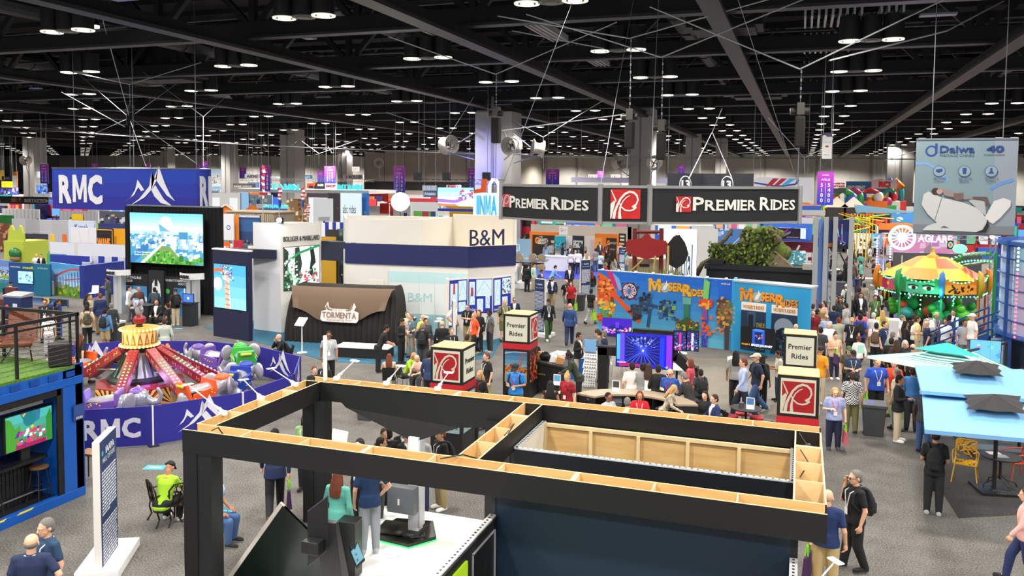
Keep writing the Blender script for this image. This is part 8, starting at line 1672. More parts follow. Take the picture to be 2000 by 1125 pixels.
sl(825,362,853,372,58,'white fluted box hanging left of the coaster screen',[('l','9aa0b8',[(.3,0),(.3,1)],.03),('l','9aa0b8',[(.6,0),(.6,1)],.03)],'e0e4f8',.4,hang=True);sl(827,372,853,385,57.5,'small lit sign with slanted letters left of the coaster screen',[('t','f4f8fc','FABBRI',.1,.3,.4,.8,.04)],'4a6a98',.5);sl(872,361,900,368,60,'red EXIT letters behind the lighting truss',[('t','c02828','EXIT',.1,.1,.8,.8,.06)],'d8d8dc');p=AY(782,394,60);t=thing('light_balloon',p,'big glowing white ball balloon above the white building','balloon');b=MB();b.ball(p,.75,.75,.75,M('ffffff',.5,0,4),24,16);b.build('ball',t,True);b=MB();b.cyl((p.x,p.y,0),(p.x,p.y,p.z-.6),.03,.03,DK,5);b.build('pole',t);point_lamp(p.x,p.y-1.2,p.z,200,(1,1,1),.5)
for i,(u0,v0,u1,v1,y,c_,sh,lab)in enumerate(((720,402,742,418,78,'e8e8ea',[('n','2a2a30 c03a3a',16,0,0,1,.7,.06)],'white partition with small figures right of abc rides'),(742,397,760,418,78,'d8dada',[('r','d02a1c',0,.75,1,1),('n','2a2a30 d8a070',10,0,0,1,.6,.1)],'white stand with a red header left of the ball balloon'),(768,400,802,418,80,'e0e2e6',[('r','2a3a8a',.6,0,.8,.8),('n','202024 7a5a4a',12,0,0,.5,.5,.1)],'white stand with blue banner below the ball balloon'),(800,394,856,420,84,'b0b4b8',[],'grey partition right of the ball balloon'),(808,412,850,418,70,'5aa03a',[('r','a02a4a',.4,0,.7,1),('r','2a3a7a',.8,0,1,1)],'low colourful banner strip above the white building'),(665,377,706,421,66,'cfe4ee',[('t','3a3a44','abc rides',.12,.68,.14,.62,.01),('t','b03a50','switzerland',.4,.58,.08,.4),('r','6ab0e0',.18,.05,.8,.4),('p','2f7a3a',[(.18,.05),(.18,.2),(.5,.26),(.8,.18),(.8,.05)]),('r','c03a3a',.45,.1,.55,.3)],'pale blue walled booth reading abc rides'),(705,377,720,420,66.5,'1f5fa8',[('n','c88a60 e0c0a0 3a4a8a',22,.2,0,.8,.8,.08)],'tall blue coaster poster right of abc rides'),(640,377,665,425,70,'3a3438',[('n','6a6468',20,0,0,1,1,.03)],'dark pinstriped booth wall left of abc rides'),(599,377,648,414,72,'4a4048',[('r','f0f4f6',.08,.1,.85,.92),('n','5a6aa0',8,.1,.1,.5,.3,.03)],'big dark framed white screen behind the flags'),(612,387,651,433,62,'c4c4c6',[],'plain light grey slab wall in front of the white screen'),(520,345,560,349,110,'d8dadd',[('t','2a5a8a','RIDG',.1,.2,.6,.4,.04)],'pale header sign behind the turquoise letters'),(478,340,520,348,112,'dcdee0',[('t','2a3a4a','AIDG',.1,.2,.6,.5,.05)],'white sign reading AIDG far behind the truss'),(583,342,609,349,112,'1f6a98',[('t','c8e0f0','PREMIER',.35,.2,.5,.55)],'small teal blue sign in front of the far column'),(670,341,709,350,100,'e2e2e4',[('t','3a3a3c','ROLLER',.3,.15,.7,.68,.03),('p','c02030',[(.1,.15),(.16,.15),(.24,.5),(.16,.85),(.1,.85),(.18,.5)])],'white sign reading ROLLER with red chevron'),(612,356,640,369,88,'23272c',[('t','f0f0f0','SALES',.3,.45,.3,.4,.05),('p','e0601c',[(0,.0),(.2,1),(0,1)])],'dark sign with orange corner reading SALES'),(635,358,658,374,82,'d8d8da',[('t','9a3a4a','DCP',.12,.55,.3,.76,.1)],'white card hung below the 4100 banner'),(600,358,612,368,90,'e05a3a',[('r','2a2a3a',.3,0,1,.5)],'small orange red print behind the truss'),(484,356,505,366,88,'6a8ac8',[],'small blue screen above the pale canopy left side'),(455,358,498,366,86,'3a3c40',[('t','d8d0c8','SALES OFFICE',.05,.1,.4,.8)],'dark strip sign on the left of the pale canopy'),(408,330,432,374,92,'b8d0e0',[('n','c8a890 8a6a50 e0d0c0 a88070',40,0,.35,1,.75,.06),('t','2a5a78','D PLANNING',.02,.12,.12,.96,.02),('t','2a5a78','LANDSCAPE',.02,.0,.1,.9,.02)],'hanging poster of red rocks lettered planning'),(414,376,470,410,74,'c9c6c3',[('r','f4f4f4',.02,.3,.28,.9),('r','f4f4f4',.62,.3,.9,.9)],'beige booth box with two lit white posters'),(470,375,486,410,75,'9ac4e8',[('r','2a5a8a',.1,.45,.7,.6),('r','3a8ac0',.1,.05,.8,.3)],'light blue lit panel right of the beige booth box'),(486,380,532,400,81,'8fa4b8',[('n','2a4a7a e0e8f0 b07050 3a80c0 d8d8d8',50,0,0,1,1,.06)],'cluttered bluish stand interior under the pale canopy'),(500,407,600,432,73,'3f90c8',[('r','1f70c0',0,.75,1,1),('n','c8d8e0 5a7a90 e0e8f0',40,0,0,1,.6,.03)],'long glassy blue counter wall in front of the canopy'),(500,398,516,405,73.5,'c8d0d0',[],'small pale block left of the lower turquoise letters'),(560,388,600,404,70,'8a6a48',[('n','d8a878 5a3a28 f0e0c8',50,0,0,1,1,.06)],'brown mountain like model under the flags'),(628,433,676,447,60,'e4e4ec',[('r','24329a',.15,0,.3,1),('r','24329a',.45,0,.6,1),('r','24329a',.75,0,.95,1)],'blue and white pipe drape above the dark beam'),(637,448,660,463,46,'33352f',[('t','8a8468','ROLLER',.1,.5,.2,.6),('c','c8a830',.35,.2,.16)],'black box stand with a yellow ring beside the beam'),(658,447,677,462,46.5,'55706e',[('n','7a9a98 3a5452',16,0,0,1,1,.08)],'mossy green glass box beside the black box stand'),(628,462,655,466,45.6,'c89a28',[],'thin yellow strip along the top of the dark beam'),(437,418,457,485,61,'e0e2e8',[('c','4a6ac0',.5,.68,.2),('c','e0e2e8',.5,.68,.12),('r','6a8a90',.0,.2,.9,.38)],'white booth pillar with a blue swirl emblem'),(458,420,466,470,61.3,'e8841c',[],'orange doorway strip beside the swirl pillar'),(466,420,508,485,61.6,'23406e',[('r','2f5a90',0,.6,1,.9),('n','6a7a88 3a4a5a 8a98a0',50,0,0,1,.4,.04),('r','c8ccd8',0,.95,1,1)],'dark blue aerial photo wall with pale top edge'),(423,422,437,455,63,'e07018',[],'orange booth wall panel beside the black drape'),(424,456,437,465,62.5,'1f2430',[],'small dark band on the orange booth'),(424,472,448,484,55,'e8601c',[('t','f4f0ec','WMEN',0,.1,.7,.9,.08)],'orange counter front with white WMEN letters'),(456,469,473,486,52,'b8203a',[('t','f0d8dc','NEW',.2,.5,.25,.5,.05),('r','e0a8b0',.1,.1,.9,.2)],'small crimson sign at the foot of the blue photo wall'),(486,480,494,640,33.6,'e4e2e8',[('t','2a2a5a','US',.2,.8,.06,.6),('n','b04050 6a6a80',24,.1,.3,.9,.7,.05)],'narrow pale poster between the navy tower and white tower'),(0,383,94,397,74,'232325',[('t','c8c4c0','BERTAZZON',.52,.25,.45,.5,.04),('c','a82020',.33,.5,.04),('n','b08030',8,.22,.3,.44,.7,.02)],'black truss header reading BERTAZZON'),(4,407,77,424,82,'d4d4d8',[('l','a8a8b4',[(.1*k,0),(.1*k,1)],.004)if False else('r','bcbcc6',.1*k,0,.1*k+.02,1)for k in range(10)],'white gathered drape run, left part'),(116,411,192,425,82.5,'d4d4d8',[('r','bcbcc6',.1*k,0,.1*k+.02,1)for k in range(10)],'white gathered drape run, right part'),(24,427,134,470,58,'bcbcc2',[('r','a9a9b0',.25,0,.5,1),('r','b4b4ba',.72,0,1,1)],'grey white flat panel wall left of the city screen'),(134,430,186,470,57,'c9d2e4',[('t','2a5aa8','Kumak',.25,.7,.2,.5,.03),('p','4a90d0',[(.85,0),(1,0),(1,1)])],'white and blue booth reading Kumak'),(139,444,189,476,51,'d9d8e2',[('l','8a8a98',[(.3,1),(.5,0)],.006),('l','8a8a98',[(.7,1),(.75,0)],.006)],'white backing panel trailing thin cables'),(98,472,245,500,47,'d8d6df',[('r','cfcbc6',.33,0,.38,1)],'long low white panel row in front of the amber booth'),(189,446,221,479,49.5,'1e1c1c',[('t','f08a1c','WAVE',.06,.5,.25,.75,.08),('l','ffb030',[(.02,.97),(.96,.97),(.96,.05)],.04),('t','d8801c','WATERPARKS',.15,.3,.06,.6)],'black sign with amber border and orange WAVE lettering'),(221,446,245,480,50,'e8a020',[('r','c87a10',.1,.1,.3,.8)],'amber yellow booth side beside the WAVE sign'),(185,435,202,446,60,'9ab860',[],'pale green board above the amber booth'),(45,456,65,500,50,'23283a',[('c','e04030',.2,.35,.06),('c','f0f0f8',.55,.35,.08)],'dark navy booth panel with a red dot'),(64,456,93,500,49.5,'2a3040',[('t','d85a4a','THE HARDWARE',.1,.78,.06,.8),('p','c8d0d8',[(.2,.5),(.6,.6),(.8,.5),(.7,.4)]),('p','c83a2a',[(.1,.4),(.6,.45),(.9,.35),(.2,.3)]),('r','4ad030',.1,.1,.3,.3)],'dark racing poster with a pale race car'),(78,484,93,496,48,'3ab0e8',[],'cyan screen below the racing poster'),(98,458,104,476,48.5,'e8c020',[('n','2a2a1a',8,0,0,1,.8,.2)],'slim yellow totem left of the white panels'),(122,457,129,476,48.5,'e0702a',[('n','e8c040',10,0,0,1,.7,.2)],'slim orange totem behind the white panels'),(0,436,22,458,56,'6a4030',[('n','9a6040 3a2018 c08060',30,0,0,1,1,.12)],'brown carved dragon print at the left edge'),(0,420,26,430,64,'2a7a3a',[('t','c8e0c8','WATERPLAY',.3,.3,.4,.6)],'green banner at the left edge'),(140,418,162,426,66,'c82a3a',[('t','f0d040','Outdoors',.2,.3,.5,.6),('r','e8c020',.0,.8,1,1)],'small red and yellow oval sign above the grey panels'),(0,332,8,352,110,'e8c020',[],'yellow poster at the far left edge'),(3,344,22,352,100,'33244a',[('t','f0f0f8','CONNECT',.2,.3,.4,.7)],'small dark violet sign at the far left'),(3,354,26,366,104,'e0c01c',[('l','8a7a10',[(.1,.6),(.8,.7)],.03)],'yellow banner low at the far left'),(25,335,34,374,95,'e8853a',[('r','f0ece8',0,.2,1,.8)],'slim orange and white sign left of the fan column'),(72,335,81,347,100,'f0f4ff',[],'small bright white screen left of the blue banner'),(72,361,93,378,90,'3a6ac8',[('n','a0c0ff 60a0ff 1a2a6a',20,0,0,1,1,.1)],'blue lit stand beside the aisle 3100 banner'),(0,366,36,380,92,'2a2a4a',[('n','4a60ff d0d0ff 8040c0 202040',30,0,0,1,1,.08)],'dim stand with violet glow at the far left'),(195,412,245,434,60,'4a4c58',[('n','c8c8d0 202028 2a3a8a c0a080',40,0,0,1,1,.06)],'busy dark stand row beside the city screen'),(192,436,245,446,56,'24306a',[('r','d8d8e0',.4,.3,.65,.8)],'navy draped table row beside the city screen'))):
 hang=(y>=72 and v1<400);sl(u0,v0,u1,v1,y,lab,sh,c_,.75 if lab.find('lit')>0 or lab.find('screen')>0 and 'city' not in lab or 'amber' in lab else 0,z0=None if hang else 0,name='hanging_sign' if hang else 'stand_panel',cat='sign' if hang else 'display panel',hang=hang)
y=74.;b=MB();p,q=AY(452,370,y),AY(720,372,y);b.box(p.x,q.x,y,y+6,p.z-.25,p.z+.1,M('dcdad6',.5));b.build('pale_canopy',label='long pale flat canopy carrying turquoise letters',cat='canopy');b=MB();truss(b,(p.x,y+1,AY(460,350,y).z),(q.x,y+1,AY(460,350,y).z),.4,M('c8c4bc',.4,.3),60);b.build('lighting_truss',label='pale lighting truss above the turquoise letters',cat='truss')
TQ=M('48d0e0',.4,0,1.0)
for u0,u1,v0,v1,s_,yy,lab in((531,584,359,370,'TAMIN',73.8,'left'),(660,708,360,370,'INTAMIN',73.8,'right'),(516,563,399,405,'INTAMIN',65.5,'lower')):p,q=AY(u0,v1,yy),AY(u1,v1,yy);f=Fr((p.x,yy,p.z),(q.x,yy,p.z));L=MB();L.text(f,s_,0,0,AY(u0,v0,yy).z-p.z,TQ,0,.15,w=f.w,bold=.05);tag(L.build('channel_letters'),'turquoise channel letters, %s set on the pale canopy stand'%lab,'sign')
for k,(u,v0,v1,c_)in enumerate(((513,322,412,'c83040'),(545,365,418,'1f3a8a'),(590,365,418,'1f4aa0'),(600,398,430,'c03040'))):
 p,q=AY(u,v1,60),AY(u,v0,60);t=thing('flag',p,'furled flag on a thin pole behind the white tower, %s'%('tallest red and white striped','blue with stripes, second','bright blue, third','short red striped, last')[k],'flag','furled flags');b=MB();b.cyl((p.x,60,0),q,.035,.035,M('b8b0a0',.4),6);b.build('pole',t);b=MB();L5=(q.z-p.z)
 for i in range(10):z=q.z-.1-L5*.07*i;b.tube([(p.x+.05+.05*sin(i),60,z),(p.x+.12+.06*sin(i*1.3),60,z-L5*.08)],.16-.007*i,M('e8e8ec' if i%2 and i<6 or(i%2 and k in(0,3))else(c_ if i>4 or k in(0,3)else 'c03040'),.7),6)
 b.build('cloth',t)
b=MB();p0,p1,pt=AY(423,416,67),AY(462,416,67),AY(442,401,67);b.add([(p0.x,67,0),(p1.x,67,0),p1,pt,p0],[(0,1,2,3,4)],M('e0741a',.6));b.add([(p0.x,71,0),(p1.x,71,0),(p1.x,71,p1.z),(pt.x,71,pt.z),(p0.x,71,p0.z)],[(4,3,2,1,0)],M('e0741a',.6));b.bar(p0+V((-.2,0,.05)),pt+V((0,0,.08)),.3,.12,M('f0ece8',.5));b.bar(pt+V((0,0,.08)),p1+V((.2,0,.05)),.3,.12,M('f0ece8',.5));tag(b.build('gabled_booth'),'orange gabled booth front with white roof edge','booth')
b=MB();p0,p1=AY(442,414,63),AY(537,414,63);b.box(p0.x,p1.x,63,66,0,p0.z,M('8f8272',.6));[b.box(p0.x+(p1.x-p0.x)*i/26,p0.x+(p1.x-p0.x)*i/26+.12,62.9,63,0,p0.z-.1,M('a99a86',.6))for i in range(26)];b.box(p0.x-.1,p1.x+.1,62.9,66,p0.z,p0.z+.12,M('b4a488',.6));tag(b.build('slatted_booth'),'taupe slatted wooden booth behind the white tower','booth')
b=MB();y=40.;
for k in range(6):p,q=AY(180+13*k,560,y),AY(193+13*k,560,y);drape(b,p.x,q.x,y,0,AY(210,501,y).z,M('2338a0' if k%2 else 'd8d8dc',.8),.04,.3)
tag(b.build('pipe_and_drape'),'blue and white striped pipe drape left of the city screen','drape')
t,f,h=sl(100,512,157,600,37,'coaster mural panel with red and blue track over a garden',grad('b8dcec','4a9ad0',4,.3,1)+[('r','5a8a2a',0,0,1,.32),('n','c8c030 3a6a1c 8aa838 6a9a30',50,.3,.05,1,.35,.03),('l','d83a3a',[(.1,.5),(.4,.72),(.7,.84),(1,.88)],.03),('l','d83a3a',[(.5,.5),(.8,.56),(1,.6)],.02)]+[('l','2a4ab0',[(.15+.1*k,.3),(.15+.1*k,.5+.04*k)],.02)for k in range(9)]+[('r','8a8a8c',.02,.25,.4,.42),('p','4a6a80',[(0,.9),(.2,.6),(.2,.4),(0,.4)])],'4a9ad0',z0=0,dy=-.8)
p=f.P(f.w,0);b=MB();b.box(p.x,p.x+.3,p.y,p.y+3,0,h,M('1e2f8a',.6));tag(b.build('navy_side_wall'),'navy fabric side wall right of the coaster mural','wall panel')
t,f,h=sl(20,512,100,610,36.2,'deep blue booth wall headed maxR with a small television',[('r','0f4a88',0,0,.6,1),('r','0f6a88',.6,0,1,1),('t','e8f0f8','PARKWICK',.04,.84,.05,.24),('t','b8d030','maxR',.35,.82,.08,.26,.05),('t','d8e0e8','SISTER BAY',.7,.84,.045,.25)],'0f4a88',z0=0,dy=0);f2=Fr(f.P(f.w*.24,h*.36,.03),f.P(f.w*.60,h*.36,.03));screen(f2,f2.w,h*.38,[('r','9ad0e8',0,0,1,1),('c','2a5ac0',.6,.6,.1),('n','3a6ab0 e8f0f8 5a9ad0',16,0,0,1,1,.05)],t)
sl(0,508,22,600,36.4,'water slide mural panel at the left edge',grad('c8d8f0','6a8ad0',3,.4,1)+[('r','1f7a80',0,0,1,.3),('n','2a3a1c 3a5a2a',20,0,.5,1,.75,.05),('l','7ab030',[(0,.45),(.5,.5),(1,.4)],.12),('l','d8a020',[(.2,.55),(1,.5)],.06),('n','2a9a90 6ab040',14,0,.3,1,.5,.06)],'4a7ac0',z0=0);t,f,h=sl(98,497,173,512,39.5,'royal blue header strip reading AMUSEMENT EQUIPMENT CO., LTD',[('t','d8dcf0','FUGUI AMUSEMENT EQUIPMENT CO., LTD',.2,.35,.35,.78,.02)],'2a3aa0',z0=0);sl(162,512,178,600,38.6,'white and blue brochure wall seen edge on',[('r','3a3a44',.2,.6,.7,.8),('r','3a5a6a',.1,.1,.8,.5)],'c8ccd8',z0=0);sl(92,495,128,502,42,'green and blue banner top behind the coaster mural',[('r','3aa060',0,0,.5,1),('r','2a6ac0',.5,0,1,1)],'3aa060',z0=0)
t,f,h=sl(60,580,132,618,33.5,'low dusk sky counter panel with a round moon print',grad('8a9ab8','2a4a7a',4)+[('c','1f3a6a',.45,.8,.14),('c','d8c030',.45,.7,.08),('n','1c2420',24,.8,.4,1,1,.05)],'4a6a98',z0=0,name='front_counter_panel',cat='counter')
g=G(36,618);t=thing('recycling_station',g,'navy recycling station with sloped grey lid and orange emblem','recycling station');b=MB();b.obox((g.x,g.y,0),1.05,.7,1.0,M('1c2c5a',.5),.1);b.build('body',t);b=MB();b.hexa([(g.x-.6,g.y-.4,1.0),(g.x+.6,g.y-.3,1.0),(g.x+.6,g.y+.4,1.0),(g.x-.6,g.y+.3,1.0),(g.x-.6,g.y-.4,1.08),(g.x+.6,g.y-.3,1.08),(g.x+.6,g.y+.4,1.2),(g.x-.6,g.y+.3,1.2)],M('8f9296',.5));b.build('lid',t);b=MB();f=Fr(g+V((-.5,-.43,0)),g+V((.5,-.33,0)),0);b.plate(f,[(.25+.09*cos(a*.6),.55+.09*sin(a*.6))for a in range(10)],.0,.01,M('e8703a',.5));b.rect(f,.6,.2,.85,.7,0,.01,M('c8d0e0',.5));b.build('emblem',t)
g=G(20,505);p=AY(8,505,42);q=AY(46,505,42);GB=M('a9b53c',.6);t=thing('playhouse',(p.x,42,0),'lime green playhouse with two bunny ear fins and a green dome','playhouse');z5=AY(20,471,42).z;b=MB();b.box(p.x,q.x,42,44,0,z5,GB);b.build('body',t);b=MB();f=Fr((AY(12,472,42).x,42.1,z5),(AY(44,472,42).x,42.1,z5));w_=f.w;h6=AY(20,440,42).z-z5;b.plate(f,[(0,0),(w_,0),(w_*.97,h6*.5),(w_*.85,h6*.95),(w_*.75,h6),(w_*.66,h6*.7),(w_*.38,h6*.68),(w_*.3,h6*.95),(w_*.2,h6),(w_*.08,h6*.7)],-.15,0,GB);b.build('ear_fin',t);b=MB();m_=AY(29,495,41.8);b.ball(m_,.45,.3,.4,M('1f6a34',.3));b.ball(m_-V((0,0,.35)),.4,.28,.25,M('8a6a40',.5));b.build('dome',t,True)
hicounter(60,566,2.2,.6,.75,M('2a1f1c',.5),'dark wooden desk before the maxR wall');hicounter(92,575,.9,.5,.75,M('dfe0e4',.5),'small white table right of the dark wooden desk');wchair(183,588,20,'white chair beside the brochure wall');t,f,h=sl(96,594,118,665,26.5,'upright blue bag banner lettered vertically beside two visitors',[('t','d8c040','W',.3,.82,.1,.4),('t','d8c040','A',.3,.66,.1,.4),('t','d8c040','I',.4,.5,.1,.15),('t','d8c040','T',.3,.34,.1,.4),('t','d8c040','L',.3,.18,.1,.4)],'1c3f98',z0=.2)
g=G(12,598);t=thing('armchair',g,'maroon armchair at the left edge beyond the deck rail','armchair');b=MB();b.obox((g.x,g.y,.1),.8,.8,.35,M('5a2a28',.6));b.build('seat',t,bevel=.05);b=MB();b.obox((g.x,g.y+.35,.3),.8,.18,.7,M('5a2a28',.6));b.build('backrest',t,bevel=.05)
r=random.Random(21);names=['white walled','navy walled','grey walled','blue walled','orange fronted','teal fronted','cream walled','red fronted'];cc_=['e4e4e6','232c60','a8a8ae','2a5ab8','d8702a','2a9a98','d8d0bc','b82a34'];clr='white navy grey blue orange teal cream red'.split()
xs_={y:-32-y*1.02 for y in(88,96,104,114,124,136,148,160)};c_c=[(y,None)for y in xs_ for _ in range(40)]
for y,_ in c_c:
 x=xs_[y];xs_[y]+=r.uniform(7.4,13)
 if x>10+y*.24:continue
 s_=seen(x,y,2)
 if not s_ or s_[0]<-20 or s_[0]>2010:continue
 k=r.randrange(8);h8=r.randrange(8);w_=r.uniform(3,7);h6=r.uniform(2.6,4.6);t=thing('exhibition_booth',(x,y,0),'%s far stand, %s side wall, %s header, in the distant rows'%(names[k],clr[(k+2)%8],clr[h8]),'booth',names[k]+' far stands');cw=r.random();b=MB();b.box(x,x+w_,y+2.4,y+2.6,0,h6,M(cc_[k],.6));b.box(x,x+.15,y,y+2.6,0,h6*.9,M(cc_[(k+2)%8],.6));b.build('wall',t);b=MB();b.box(x+.2,x+w_,y,y+.3,h6-.6,h6,M(cc_[h8],.6));b.build('header',t);f=Fr((x+.4,y+2.35,0),(x+w_-.4,y+2.35,0));b=MB()
 for q in range(3):b.rect(f,f.w*(q+.1)/3,1.2,f.w*(q+.85)/3,2.3,0,.02,M(r.choice(['d8e8f8','6ab0f0','f0a860','e8e8e8','d05a8a','70c090']),.5,0,.8))
 b.build('lit_picture',t);b=MB();b.box(x+w_*.3,x+w_*.7,y+.2,y+.8,0,1.0,M(r.choice(cc_),.6));b.build('counter',t)
